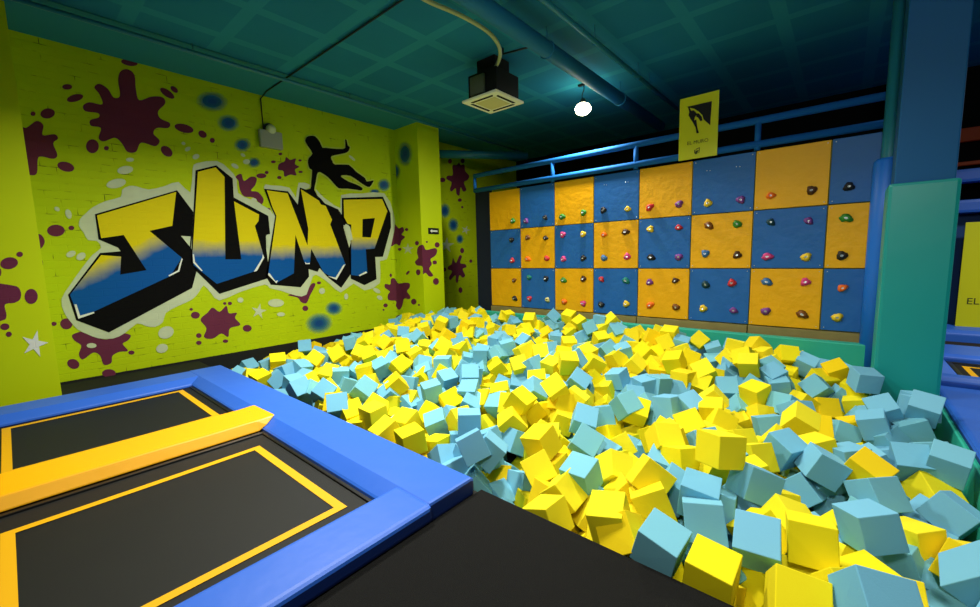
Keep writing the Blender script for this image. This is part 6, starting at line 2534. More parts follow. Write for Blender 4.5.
y -7465 4667 -528 60 -18 78 9
b -1217 3660 -400 6 91 40 8
y -2214 4659 -359 34 48 9 -80
b -624 4677 -414 12 32 -50 80
y -3468 2694 -513 6 57 6 82
y -3727 4457 -359 94 -19 4 -29
y -5643 3564 -411 8 -51 52 68
b -1222 5337 -350 56 15 -73 -37
b -1061 6769 -307 25 -18 -63 71
y -6983 2527 -570 29 -53 6 -79
y -3993 6065 -188 27 -62 48 -56
b -4097 2374 -500 10 -59 -73 -32
y -724 6467 -296 3 44 -90 3
y -4687 5915 -251 36 58 60 -43
y -1531 5298 -346 78 14 -50 -35
b -1436 3081 -486 40 -28 87 -4
y -5176 2797 -453 71 -29 -64 2
y -5109 4392 -364 48 66 2 -58
y -2867 5014 -317 7 -6 -36 93
b -2377 6571 -168 4 -48 -41 -78
b -3502 6394 -158 99 12 -1 7
b -5110 6289 -212 71 -39 45 37
y -4212 3211 -402 20 -14 97 -7
b -7083 4656 -439 66 71 -26 4
b -7631 4192 -652 68 -55 48 -8
y -2856 3208 -455 69 46 44 34
b -3318 3696 -394 47 -47 -68 31
b -3281 4318 -355 25 -70 -11 -66
y -5043 2400 -498 52 -68 2 -52
b -1523 3382 -456 8 3 -5 100
y 644 3415 -479 89 18 -40 -10
y -2945 3653 -364 62 14 62 -46
b -5828 6478 -164 40 -7 -89 22
b -5202 3738 -411 41 -44 -71 36
b -3988 5561 -266 91 39 13 3
b -1372 5914 -267 81 -54 -5 -22
y -4939 4238 -369 98 1 4 -21
b -6534 3197 -461 34 64 56 41
y -2201 4152 -400 7 -34 62 -71
b -3427 6742 -153 50 38 -71 -32
y -6223 4775 -340 80 -23 -44 34
b -2054 3276 -470 8 -66 12 74
y -1526 2602 -515 46 87 15 6
y -541 4329 -444 36 -32 -87 -10
y -2500 5622 -255 17 57 16 -78
b -6475 4052 -374 24 -73 -14 63
b -2652 2882 -484 31 -72 62 -6
y -252 3730 -468 79 -15 -23 55
b -2867 4773 -331 34 41 73 -44
y -2388 4202 -380 55 -16 23 79
y -5163 4614 -346 29 -69 -19 -64
y 379 3262 -511 47 41 73 27
b -7032 5430 -350 22 -83 -49 13
y -2506 3551 -438 7 19 -98 -4
b -4735 3640 -416 90 -18 -40 4
y -1035 5154 -389 42 -1 -59 68
y -6619 5333 -260 73 -44 52 8
y -522 4923 -398 57 -42 -62 34
b -1411 3544 -453 43 -16 -77 -44
y -4408 5815 -228 77 -22 31 52
y -2942 3969 -356 30 -68 -3 -66
b -5267 2371 -472 72 -56 18 -38
b -6128 6771 -144 2 -44 -90 -2
y -5989 2259 -538 76 -42 46 17
y -5982 2479 -515 20 92 -7 33
y -4129 5814 -253 2 67 66 -34
y -106 2459 -541 10 -81 52 25
y -3455 5241 -295 67 -39 13 -61
y 414 4362 -417 40 1 27 -88
y -3797 2702 -509 27 82 -51 0
b -863 4005 -461 90 12 -29 -30
y -5215 6581 -143 51 50 69 -3
y -2984 5829 -201 2 -59 -26 -76
b -772 4441 -451 40 21 -29 -85
b -5722 4000 -371 84 -54 -6 -5
b -1658 2315 -478 65 24 -67 -27
b -5215 2604 -493 63 -29 25 -67
y -3791 5468 -237 55 34 -20 74
y -1841 6583 -211 17 46 65 -58
b -5489 5345 -302 19 -37 40 -82
y -1367 4075 -445 39 1 84 -37
y -2769 6365 -160 50 -51 49 -50
b -7586 5473 -452 37 48 -30 74
b -3270 5335 -267 41 -9 -10 90
y -4479 3878 -410 23 29 36 86
y 16 6466 -383 51 71 -48 -7
b -4883 2603 -466 71 32 57 -26
y -249 5760 -414 0 -89 21 41
b -5862 3435 -449 19 -6 -67 -72
y 362 3758 -438 60 60 -24 46
b -3482 5815 -265 19 -33 85 38
y -2833 5680 -266 69 11 -62 -35
b 19 5491 -416 13 -25 96 -7
b -3658 3807 -355 75 63 5 19
b -5385 4545 -324 3 -17 -73 66
b -7832 4397 -677 14 -82 -31 -46
b -563 2738 -502 80 -28 -35 40
b -2934 6556 -184 62 73 -28 6
b 218 4127 -462 30 69 62 22
y -4246 3403 -443 71 -62 -6 33
b -4362 2868 -475 4 -41 -86 -31
y -6059 3649 -395 12 -50 -33 -79
b -1810 4705 -333 89 -31 -30 -14
b 206 2842 -476 80 -24 -55 -11
y -4784 3233 -466 64 -72 -28 -2
b -4886 4558 -348 30 36 84 27
y -6222 2841 -456 86 8 30 -39
y 562 4682 -431 49 -11 84 22
y -6370 3005 -431 26 14 -79 -54
b 392 5150 -428 8 69 60 40
y -2442 2522 -506 51 74 -30 -33
y -7988 4859 -697 25 -92 26 15
b -3515 4299 -370 18 84 -50 2
y -4257 6438 -151 46 78 -21 37
b -2496 4766 -331 95 9 -10 -29
y -3612 3425 -446 18 -39 8 -90
y -7190 5334 -372 40 34 -66 -55
b -3582 6218 -204 39 -76 24 -46
b -7293 5498 -427 43 78 -21 41
y -1730 4519 -335 55 79 27 3
b -4465 6776 -147 1 10 -4 99
y -429 6259 -393 31 -13 -46 82
b -1343 5494 -328 96 -12 -12 20
b -2546 6307 -197 18 -9 -97 12
b -6611 3371 -450 52 -37 -69 -34
y -3993 6472 -187 35 -2 23 -91
y -6646 6220 -179 6 -8 -1 -99
y -7010 5139 -337 54 -41 -70 -22
b -2812 2533 -460 21 -56 70 -38
y -6871 4869 -388 8 94 -30 -11
y -753 5675 -334 44 -22 -19 85
y -5327 6409 -172 44 -55 40 -58
b -4610 4988 -297 89 28 35 5
b -6180 4020 -375 64 16 56 -50
y -3174 2707 -506 26 -45 84 18
y -3285 4057 -364 65 -59 13 46
b -7497 5922 -332 27 24 93 -3
y -201 5581 -424 74 60 -1 -30
y -5378 3571 -397 38 23 -43 79
y -4128 4617 -297 54 24 4 -81
y -951 6426 -325 48 81 30 15
y -5526 6539 -204 14 -31 -1 94
y -7175 6403 -256 47 -28 -24 -80
y -4616 2741 -471 77 -16 -58 -23
y -6213 5433 -244 55 -1 -22 81
b -1389 4707 -365 62 74 -14 -23
y -3100 3422 -436 21 20 6 95
y -1722 4080 -430 18 -1 92 33
b -8045 2863 -853 49 -49 -42 -59
y -1840 3753 -393 40 -79 43 18
y -4742 6226 -219 12 -29 77 56
y -1864 5437 -262 6 -36 10 92
b -697 4211 -433 34 44 7 -83
b -2652 3711 -418 7 -40 10 91
b -2228 4870 -347 26 46 -14 -84
b -1406 6530 -248 9 91 19 37
y -4470 3493 -415 13 75 64 7
b -6072 6220 -173 59 79 8 13
b -5070 3895 -407 71 -3 63 -31
y -4687 4038 -396 55 2 -81 -21
y -1183 2629 -517 21 16 32 91
b -4059 4156 -351 42 32 -85 -3
b -1565 5967 -303 15 -75 -48 43
b -7176 5669 -337 52 -6 -72 46
y -1534 5614 -324 50 82 17 -23
b -552 5253 -391 7 4 -86 -50
y -444 2370 -537 19 45 10 87
y -6489 3658 -394 19 -56 51 62
y -1206 4184 -417 97 -14 -14 -13
y -4557 4354 -364 37 -33 38 -78
y 168 5165 -435 5 -97 -18 14
b -761 2719 -485 28 -9 -4 95
y -1020 3811 -458 70 65 -6 30
y -7290 3211 -588 68 43 -40 45
y -5529 5929 -215 40 43 -29 -76
y -2764 3503 -436 14 -55 10 -82
y -6807 4629 -354 76 20 62 -2
b -5834 5111 -283 61 42 46 48
y -2788 5405 -271 31 87 10 -37
b -6845 4064 -441 62 76 14 -11
y 586 5785 -440 30 -70 -41 50
b -6994 4381 -388 6 -36 -77 52
y -5023 3225 -458 75 62 5 23
y 533 2278 -518 80 -27 -26 -46
b -1109 5993 -333 46 -41 7 -79
y -2173 5137 -286 32 55 -56 53
y -1719 5675 -328 73 57 37 9
y -5918 6697 -187 1 -39 -90 -19
y -4441 2579 -499 9 -24 41 88
y -724 2422 -519 20 -64 -31 -67
b -4705 2553 -518 61 76 -22 -1
y 105 2151 -497 96 3 -25 12
b -5393 2915 -472 2 12 -3 99
y -4949 6416 -141 26 -48 17 82
y -3565 4621 -335 7 -90 6 -42
y -7830 4943 -629 4 -43 52 -74
y -6509 5817 -207 13 -3 64 -76
b -1533 6388 -250 16 18 -83 -50
b -1202 6555 -252 26 35 42 80
b -7584 2845 -700 31 -85 43 -3
b -5848 5430 -289 17 -25 -95 1
b -6055 4612 -288 12 -40 68 60
b -5549 4370 -378 14 -34 -50 78
y -6483 6468 -161 33 38 -56 -66
b -3968 3536 -414 57 6 27 -77
y -1905 6380 -251 26 31 88 -23
y -4230 5967 -233 34 -31 -16 -87
y -2350 5273 -299 30 -82 45 20
b -2707 6137 -214 27 21 4 -94
b -3448 6000 -213 19 -61 76 -10
b -6079 3856 -359 31 -94 -3 11
y -7958 5428 -606 59 -10 30 75
y -3006 2601 -479 10 -4 -29 95
y -6296 2423 -468 46 -1 -43 78
y -7783 5288 -619 28 9 -72 63
b -5542 4681 -351 55 35 -71 26
b -6186 4324 -366 18 14 -90 36
b -7570 4469 -589 70 -70 -7 2
b -3670 2902 -472 45 37 -50 -64
y -125 2265 -486 48 35 64 48
y -5426 5745 -232 25 -37 -90 1
y -1333 5111 -315 44 -35 -81 -15
y -3151 6318 -224 52 39 -32 69
y -5099 6043 -236 52 50 37 -59
y -4788 2367 -463 37 -25 62 -65
b -1096 3976 -448 38 50 22 74
b 591 3211 -508 30 -61 -62 38
y -1861 2755 -507 36 -59 -27 66
y -4364 2361 -474 81 -13 40 -41
b -6344 3816 -354 15 -21 78 56
b -4876 5484 -246 73 9 30 60
y -1824 6773 -226 27 69 -29 61
y -114 6075 -424 69 -34 -64 0
b -305 2629 -517 92 4 40 1
b -6983 2222 -625 56 65 50 -5
b -6500 6091 -227 43 42 19 -77
y -5727 3236 -457 77 22 -57 19
y -6364 3364 -397 65 19 55 49
b 512 5516 -413 74 0 -17 -65
b -7972 5926 -363 24 93 25 -15
b -3815 5790 -250 9 -7 96 -24
b -3778 3995 -408 34 89 -23 21
b -7831 2936 -797 28 70 47 -46
y -953 2706 -491 5 91 40 5
y -6058 5295 -231 44 -8 29 84
y -2702 5134 -240 54 14 -80 -21
b -2036 5953 -267 36 -53 -62 45
y -722 4948 -398 2 59 51 -62
y -946 4610 -419 9 12 -3 99
y -7588 3738 -670 73 58 25 28
b -2518 6126 -176 94 -35 -2 1
b -635 5971 -364 73 -64 -14 18
y -6035 3274 -392 42 65 59 22
y -554 5774 -352 24 5 71 -66
b -1488 5005 -388 2 -16 -35 92
y -3788 4694 -328 37 42 73 -39
b -3881 3065 -461 69 69 -19 -10
b -3813 6234 -203 65 -6 -13 75
b -2947 4448 -365 24 -1 96 -17
y -6120 6568 -150 7 -38 90 -21
b 407 2867 -501 50 -84 11 -19
y -5026 3595 -399 37 65 12 -66
b -6453 2788 -507 40 -61 -42 -53
b -4288 5621 -261 3 -97 23 3
y -7812 2301 -858 50 48 46 56
b -6150 5679 -226 54 2 29 -79
b -7653 5720 -367 14 84 50 -11
b 350 4661 -458 48 -74 44 18
y -4289 4534 -293 96 12 24 -6
y 202 5484 -459 53 74 3 -41
b 438 4013 -490 67 -47 10 -56
b -1560 4222 -416 29 94 17 -4
y -4946 2847 -432 73 4 -15 -66
b -1397 2765 -499 83 -39 -9 39
b -6784 2618 -506 31 59 -68 30
y -1996 3051 -456 71 -45 -37 39
b -5654 6725 -152 18 89 -24 33
y 84 2439 -519 56 63 20 -50
b -2288 3980 -389 9 -64 -43 63
b -92 6702 -396 55 79 16 23
b -6705 5149 -271 90 35 17 -19
b -1987 4946 -322 16 -6 -77 61
y -5717 3028 -435 18 37 -45 -79
y -7759 5108 -598 50 4 9 86
b -7091 4847 -430 42 20 62 -63
b -2051 3657 -377 15 88 -35 -30
b -1229 4467 -396 84 -42 -33 3
y -2007 4381 -393 1 -61 79 -7
b -62 3049 -520 65 2 -25 72
b -746 3422 -457 63 -35 39 57
y -3648 5117 -291 33 31 -49 -74
b -6611 6795 -141 33 55 32 70
y -5545 4149 -386 26 61 70 -27
b -5877 6214 -200 10 31 40 85
y -1061 3350 -489 0 -72 0 70
b -5706 5632 -262 45 48 26 71
b -6383 5286 -297 81 0 -59 -3
y -954 3043 -490 34 -12 -40 -84
y -7967 4057 -697 76 56 -10 -31
b -3144 4192 -365 40 46 -73 -31
y -2061 2538 -506 7 35 51 -78
b -1750 4937 -326 59 -54 6 60
b -3082 5631 -274 11 -20 -12 -97
b -4741 4374 -346 6 53 -74 -41
b -4405 6218 -231 80 16 58 6
b -3010 5323 -291 13 -31 92 20
y -4097 2591 -483 14 -80 8 58
y -3730 4205 -314 53 12 -16 82
b -1362 6266 -307 98 12 0 -17
y -5828 3687 -398 11 -52 5 85
b -2175 6201 -252 7 -83 -48 25
y -6442 5002 -253 82 -44 -17 -33
b -936 4162 -389 58 69 32 -28
b -2765 4556 -324 1 63 -77 9
b -7155 4290 -481 61 16 48 -61
y -7791 3908 -694 47 -44 57 51
b -528 3017 -506 90 12 2 -43
b -7179 2903 -615 51 -21 -37 75
y -7465 5654 -421 83 -25 50 -4
b -6863 2913 -534 76 12 49 40
b -3113 4387 -334 67 1 -18 72
y -7262 4699 -466 2 -2 95 -30
b -7414 5338 -480 13 -56 16 -81
b -3509 4860 -330 40 -17 -32 84
b -3763 6707 -147 65 -23 -26 -68
y -842 6255 -322 45 -52 -29 -66
b -6322 6130 -163 79 1 14 60
y -6638 3859 -412 41 55 72 -7
y -3136 3720 -396 22 19 -94 -19
b -5641 2451 -509 24 -97 -3 -3
b -7989 4480 -729 73 -36 39 42
b -4891 3902 -364 4 -11 37 -92
y -4374 4966 -291 67 -53 32 -40
y 651 5276 -440 12 -18 66 -72
y -1326 5730 -352 68 60 24 34
y -3161 2934 -458 62 8 37 69
b -4318 4313 -338 10 -93 34 -10
y -2646 6752 -196 14 -10 -68 72
y -4523 5620 -239 25 69 58 -35
y 273 4936 -440 34 -69 -13 62
y -7995 2244 -882 42 60 33 59
y -685 4026 -401 43 -29 -84 -17
b -6697 3067 -416 18 -18 76 60
y -5433 6111 -183 18 -4 -98 2
b -1680 4346 -361 14 -9 28 -95
b -7641 3264 -697 1 64 -76 -9
b -3646 5961 -204 64 -9 -67 38
y -7182 2288 -630 57 -70 26 35
y -4890 6120 -218 22 -35 86 28
b -6347 6689 -187 70 22 32 -61
b -2150 6548 -198 54 -51 -61 27
b 417 3566 -460 55 63 -36 40
b -1266 6787 -244 55 20 -81 6
y -753 3112 -444 14 17 -85 47
y 373 5786 -438 90 -1 43 -8
b -4455 5173 -258 26 72 34 -55
y 40 4860 -456 21 7 57 79
b -6144 5899 -196 77 -44 41 21
y -7247 2582 -678 63 68 -34 14
b -4293 5337 -255 16 20 -12 -96
y -4109 3044 -456 71 65 2 26
y -2400 4539 -325 69 -58 -43 4
b -7998 3275 -845 57 33 59 47
y -254 5949 -391 48 -77 39 13
b -7750 2691 -743 54 69 14 46
b -1228 2425 -471 15 91 -16 35
y -942 5306 -339 32 80 14 -48
b -3641 2588 -489 33 15 -92 14
b 19 2722 -501 43 -42 -78 -19
b -7565 5242 -512 6 -56 7 82
y -4790 6539 -205 63 18 -18 -74'''
LABELS = [
    ('first light blue foam cube by the wall end of the blue pad, counting outward', 'light blue foam cubes in the pit'),
    ('second light blue foam cube by the wall end of the blue pad, counting outward', 'light blue foam cubes in the pit'),
    ('third light blue foam cube by the wall end of the blue pad, counting outward', 'light blue foam cubes in the pit'),
    ('fourth light blue foam cube by the wall end of the blue pad, counting outward', 'light blue foam cubes in the pit'),
    ('fifth light blue foam cube by the wall end of the blue pad, counting outward', 'light blue foam cubes in the pit'),
    ('sixth light blue foam cube by the wall end of the blue pad, counting outward', 'light blue foam cubes in the pit'),
    ('first yellow foam cube by the wall end of the blue pad, counting outward', 'yellow foam cubes in the pit'),
    ('second yellow foam cube by the wall end of the blue pad, counting outward', 'yellow foam cubes in the pit'),
    ('third yellow foam cube by the wall end of the blue pad, counting outward', 'yellow foam cubes in the pit'),
    ('first light blue foam cube from the blue pad, below the grey emergency light', 'light blue foam cubes in the pit'),
    ('second light blue foam cube from the blue pad, below the grey emergency light', 'light blue foam cubes in the pit'),
    ('third light blue foam cube from the blue pad, below the grey emergency light', 'light blue foam cubes in the pit'),
    ('fourth light blue foam cube from the blue pad, below the grey emergency light', 'light blue foam cubes in the pit'),
    ('fifth light blue foam cube from the blue pad, below the grey emergency light', 'light blue foam cubes in the pit'),
    ('sixth light blue foam cube from the blue pad, below the grey emergency light', 'light blue foam cubes in the pit'),
    ('seventh light blue foam cube from the blue pad, below the grey emergency light', 'light blue foam cubes in the pit'),
    ('eighth light blue foam cube from the blue pad, below the grey emergency light', 'light blue foam cubes in the pit'),
    ('first yellow foam cube from the blue pad, below the grey emergency light', 'yellow foam cubes in the pit'),
    ('second yellow foam cube from the blue pad, below the grey emergency light', 'yellow foam cubes in the pit'),
    ('first light blue foam cube from the blue pad, below the painted jumper', 'light blue foam cubes in the pit'),
    ('second light blue foam cube from the blue pad, below the painted jumper', 'light blue foam cubes in the pit'),
    ('third light blue foam cube from the blue pad, below the painted jumper', 'light blue foam cubes in the pit'),
    ('fourth light blue foam cube from the blue pad, below the painted jumper', 'light blue foam cubes in the pit'),
    ('fifth light blue foam cube from the blue pad, below the painted jumper', 'light blue foam cubes in the pit'),
    ('sixth light blue foam cube from the blue pad, below the painted jumper', 'light blue foam cubes in the pit'),
    ('seventh light blue foam cube from the blue pad, below the painted jumper', 'light blue foam cubes in the pit'),
    ('first yellow foam cube from the blue pad, below the painted jumper', 'yellow foam cubes in the pit'),
    ('second yellow foam cube from the blue pad, below the painted jumper', 'yellow foam cubes in the pit'),
    ('third yellow foam cube from the blue pad, below the painted jumper', 'yellow foam cubes in the pit'),
    ('fourth yellow foam cube from the blue pad, below the painted jumper', 'yellow foam cubes in the pit'),
    ('fifth yellow foam cube from the blue pad, below the painted jumper', 'yellow foam cubes in the pit'),
    ('sixth yellow foam cube from the blue pad, below the painted jumper', 'yellow foam cubes in the pit'),
    ('seventh yellow foam cube from the blue pad, below the painted jumper', 'yellow foam cubes in the pit'),
    ('eighth yellow foam cube from the blue pad, below the painted jumper', 'yellow foam cubes in the pit'),
    ('first light blue foam cube from the blue pad, below the painted letter P', 'light blue foam cubes in the pit'),
    ('second light blue foam cube from the blue pad, below the painted letter P', 'light blue foam cubes in the pit'),
    ('third light blue foam cube from the blue pad, below the painted letter P', 'light blue foam cubes in the pit'),
    ('fourth light blue foam cube from the blue pad, below the painted letter P', 'light blue foam cubes in the pit'),
    ('fifth light blue foam cube from the blue pad, below the painted letter P', 'light blue foam cubes in the pit'),
    ('sixth light blue foam cube from the blue pad, below the painted letter P', 'light blue foam cubes in the pit'),
    ('first yellow foam cube from the blue pad, below the painted letter P', 'yellow foam cubes in the pit'),
    ('second yellow foam cube from the blue pad, below the painted letter P', 'yellow foam cubes in the pit'),
    ('third yellow foam cube from the blue pad, below the painted letter P', 'yellow foam cubes in the pit'),
    ('fourth yellow foam cube from the blue pad, below the painted letter P', 'yellow foam cubes in the pit'),
    ('fifth yellow foam cube from the blue pad, below the painted letter P', 'yellow foam cubes in the pit'),
    ('sixth yellow foam cube from the blue pad, below the painted letter P', 'yellow foam cubes in the pit'),
    ('seventh yellow foam cube from the blue pad, below the painted letter P', 'yellow foam cubes in the pit'),
    ('eighth yellow foam cube from the blue pad, below the painted letter P', 'yellow foam cubes in the pit'),
    ('ninth yellow foam cube from the blue pad, below the painted letter P', 'yellow foam cubes in the pit'),
    ('tenth yellow foam cube from the blue pad, below the painted letter P', 'yellow foam cubes in the pit'),
    ('eleventh yellow foam cube from the blue pad, below the painted letter P', 'yellow foam cubes in the pit'),
    ('twelfth yellow foam cube from the blue pad, below the painted letter P', 'yellow foam cubes in the pit'),
    ('thirteenth yellow foam cube from the blue pad, below the painted letter P', 'yellow foam cubes in the pit'),
    ('fourteenth yellow foam cube from the blue pad, below the painted letter P', 'yellow foam cubes in the pit'),
    ('first light blue foam cube from the blue pad, below the column shade', 'light blue foam cubes in the pit'),
    ('second light blue foam cube from the blue pad, below the column shade', 'light blue foam cubes in the pit'),
    ('third light blue foam cube from the blue pad, below the column shade', 'light blue foam cubes in the pit'),
    ('fourth light blue foam cube from the blue pad, below the column shade', 'light blue foam cubes in the pit'),
    ('fifth light blue foam cube from the blue pad, below the column shade', 'light blue foam cubes in the pit'),
    ('first yellow foam cube from the blue pad, below the column shade', 'yellow foam cubes in the pit'),
    ('second yellow foam cube from the blue pad, below the column shade', 'yellow foam cubes in the pit'),
    ('third yellow foam cube from the blue pad, below the column shade', 'yellow foam cubes in the pit'),
    ('fourth yellow foam cube from the blue pad, below the column shade', 'yellow foam cubes in the pit'),
    ('fifth yellow foam cube from the blue pad, below the column shade', 'yellow foam cubes in the pit'),
    ('sixth yellow foam cube from the blue pad, below the column shade', 'yellow foam cubes in the pit'),
    ('seventh yellow foam cube from the blue pad, below the column shade', 'yellow foam cubes in the pit'),
    ('eighth yellow foam cube from the blue pad, below the column shade', 'yellow foam cubes in the pit'),
    ('ninth yellow foam cube from the blue pad, below the column shade', 'yellow foam cubes in the pit'),
    ('tenth yellow foam cube from the blue pad, below the column shade', 'yellow foam cubes in the pit'),
    ('first light blue foam cube from the blue pad, below the exit sign', 'light blue foam cubes in the pit'),
    ('second light blue foam cube from the blue pad, below the exit sign', 'light blue foam cubes in the pit'),
    ('third light blue foam cube from the blue pad, below the exit sign', 'light blue foam cubes in the pit'),
    ('fourth light blue foam cube from the blue pad, below the exit sign', 'light blue foam cubes in the pit'),
    ('first yellow foam cube from the blue pad, below the exit sign', 'yellow foam cubes in the pit'),
    ('second yellow foam cube from the blue pad, below the exit sign', 'yellow foam cubes in the pit'),
    ('third yellow foam cube from the blue pad, below the exit sign', 'yellow foam cubes in the pit'),
    ('fourth yellow foam cube from the blue pad, below the exit sign', 'yellow foam cubes in the pit'),
    ('fifth yellow foam cube from the blue pad, below the exit sign', 'yellow foam cubes in the pit'),
    ('sixth yellow foam cube from the blue pad, below the exit sign', 'yellow foam cubes in the pit'),
    ('first light blue foam cube from the blue pad, below the navy board', 'light blue foam cubes in the pit'),
    ('second light blue foam cube from the blue pad, below the navy board', 'light blue foam cubes in the pit'),
    ('third light blue foam cube from the blue pad, below the navy board', 'light blue foam cubes in the pit'),
    ('fourth light blue foam cube from the blue pad, below the navy board', 'light blue foam cubes in the pit'),
    ('fifth light blue foam cube from the blue pad, below the navy board', 'light blue foam cubes in the pit'),
    ('sixth light blue foam cube from the blue pad, below the navy board', 'light blue foam cubes in the pit'),
    ('seventh light blue foam cube from the blue pad, below the navy board', 'light blue foam cubes in the pit'),
    ('eighth light blue foam cube from the blue pad, below the navy board', 'light blue foam cubes in the pit'),
    ('ninth light blue foam cube from the blue pad, below the navy board', 'light blue foam cubes in the pit'),
    ('tenth light blue foam cube from the blue pad, below the navy board', 'light blue foam cubes in the pit'),
    ('first yellow foam cube from the blue pad, below the navy board', 'yellow foam cubes in the pit'),
    ('second yellow foam cube from the blue pad, below the navy board', 'yellow foam cubes in the pit'),
    ('third yellow foam cube from the blue pad, below the navy board', 'yellow foam cubes in the pit'),
    ('fourth yellow foam cube from the blue pad, below the navy board', 'yellow foam cubes in the pit'),
    ('fifth yellow foam cube from the blue pad, below the navy board', 'yellow foam cubes in the pit'),
    ('sixth yellow foam cube from the blue pad, below the navy board', 'yellow foam cubes in the pit'),
    ('seventh yellow foam cube from the blue pad, below the navy board', 'yellow foam cubes in the pit'),
    ('eighth yellow foam cube from the blue pad, below the navy board', 'yellow foam cubes in the pit'),
    ('ninth yellow foam cube from the blue pad, below the navy board', 'yellow foam cubes in the pit'),
    ('tenth yellow foam cube from the blue pad, below the navy board', 'yellow foam cubes in the pit'),
    ('first light blue foam cube from the black mat, below the first panel column', 'light blue foam cubes in the pit'),
    ('second light blue foam cube from the black mat, below the first panel column', 'light blue foam cubes in the pit'),
    ('third light blue foam cube from the black mat, below the first panel column', 'light blue foam cubes in the pit'),
    ('fourth light blue foam cube from the black mat, below the first panel column', 'light blue foam cubes in the pit'),
    ('fifth light blue foam cube from the black mat, below the first panel column', 'light blue foam cubes in the pit'),
    ('sixth light blue foam cube from the black mat, below the first panel column', 'light blue foam cubes in the pit'),
    ('seventh light blue foam cube from the black mat, below the first panel column', 'light blue foam cubes in the pit'),
    ('eighth light blue foam cube from the black mat, below the first panel column', 'light blue foam cubes in the pit'),
    ('ninth light blue foam cube from the black mat, below the first panel column', 'light blue foam cubes in the pit'),
    ('first yellow foam cube from the black mat, below the first panel column', 'yellow foam cubes in the pit'),
    ('second yellow foam cube from the black mat, below the first panel column', 'yellow foam cubes in the pit'),
    ('third yellow foam cube from the black mat, below the first panel column', 'yellow foam cubes in the pit'),
    ('fourth yellow foam cube from the black mat, below the first panel column', 'yellow foam cubes in the pit'),
    ('fifth yellow foam cube from the black mat, below the first panel column', 'yellow foam cubes in the pit'),
    ('sixth yellow foam cube from the black mat, below the first panel column', 'yellow foam cubes in the pit'),
    ('seventh yellow foam cube from the black mat, below the first panel column', 'yellow foam cubes in the pit'),
    ('eighth yellow foam cube from the black mat, below the first panel column', 'yellow foam cubes in the pit'),
    ('first light blue foam cube from the black mat, below the second panel column', 'light blue foam cubes in the pit'),
    ('second light blue foam cube from the black mat, below the second panel column', 'light blue foam cubes in the pit'),
    ('third light blue foam cube from the black mat, below the second panel column', 'light blue foam cubes in the pit'),
    ('fourth light blue foam cube from the black mat, below the second panel column', 'light blue foam cubes in the pit'),
    ('fifth light blue foam cube from the black mat, below the second panel column', 'light blue foam cubes in the pit'),
    ('first yellow foam cube from the black mat, below the second panel column', 'yellow foam cubes in the pit'),
    ('second yellow foam cube from the black mat, below the second panel column', 'yellow foam cubes in the pit'),
    ('third yellow foam cube from the black mat, below the second panel column', 'yellow foam cubes in the pit'),
    ('fourth yellow foam cube from the black mat, below the second panel column', 'yellow foam cubes in the pit'),
    ('fifth yellow foam cube from the black mat, below the second panel column', 'yellow foam cubes in the pit'),
    ('sixth yellow foam cube from the black mat, below the second panel column', 'yellow foam cubes in the pit'),
    ('seventh yellow foam cube from the black mat, below the second panel column', 'yellow foam cubes in the pit'),
    ('eighth yellow foam cube from the black mat, below the second panel column', 'yellow foam cubes in the pit'),
    ('ninth yellow foam cube from the black mat, below the second panel column', 'yellow foam cubes in the pit'),
    ('tenth yellow foam cube from the black mat, below the second panel column', 'yellow foam cubes in the pit'),
    ('eleventh yellow foam cube from the black mat, below the second panel column', 'yellow foam cubes in the pit'),
    ('twelfth yellow foam cube from the black mat, below the second panel column', 'yellow foam cubes in the pit'),
    ('thirteenth yellow foam cube from the black mat, below the second panel column', 'yellow foam cubes in the pit'),
    ('fourteenth yellow foam cube from the black mat, below the second panel column', 'yellow foam cubes in the pit'),
    ('fifteenth yellow foam cube from the black mat, below the second panel column', 'yellow foam cubes in the pit'),
    ('sixteenth yellow foam cube from the black mat, below the second panel column', 'yellow foam cubes in the pit'),
    ('first light blue foam cube from the black mat, below the third panel column', 'light blue foam cubes in the pit'),
    ('second light blue foam cube from the black mat, below the third panel column', 'light blue foam cubes in the pit'),
    ('third light blue foam cube from the black mat, below the third panel column', 'light blue foam cubes in the pit'),
    ('fourth light blue foam cube from the black mat, below the third panel column', 'light blue foam cubes in the pit'),
    ('fifth light blue foam cube from the black mat, below the third panel column', 'light blue foam cubes in the pit'),
    ('sixth light blue foam cube from the black mat, below the third panel column', 'light blue foam cubes in the pit'),
    ('first yellow foam cube from the black mat, below the third panel column', 'yellow foam cubes in the pit'),
    ('second yellow foam cube from the black mat, below the third panel column', 'yellow foam cubes in the pit'),
    ('third yellow foam cube from the black mat, below the third panel column', 'yellow foam cubes in the pit'),
    ('fourth yellow foam cube from the black mat, below the third panel column', 'yellow foam cubes in the pit'),
    ('fifth yellow foam cube from the black mat, below the third panel column', 'yellow foam cubes in the pit'),
    ('sixth yellow foam cube from the black mat, below the third panel column', 'yellow foam cubes in the pit'),
    ('seventh yellow foam cube from the black mat, below the third panel column', 'yellow foam cubes in the pit'),
    ('eighth yellow foam cube from the black mat, below the third panel column', 'yellow foam cubes in the pit'),
    ('ninth yellow foam cube from the black mat, below the third panel column', 'yellow foam cubes in the pit'),
    ('tenth yellow foam cube from the black mat, below the third panel column', 'yellow foam cubes in the pit'),
    ('eleventh yellow foam cube from the black mat, below the third panel column', 'yellow foam cubes in the pit'),
    ('twelfth yellow foam cube from the black mat, below the third panel column', 'yellow foam cubes in the pit'),
    ('thirteenth yellow foam cube from the black mat, below the third panel column', 'yellow foam cubes in the pit'),
    ('first light blue foam cube from the black mat, below the fourth panel column', 'light blue foam cubes in the pit'),
    ('second light blue foam cube from the black mat, below the fourth panel column', 'light blue foam cubes in the pit'),
    ('third light blue foam cube from the black mat, below the fourth panel column', 'light blue foam cubes in the pit'),
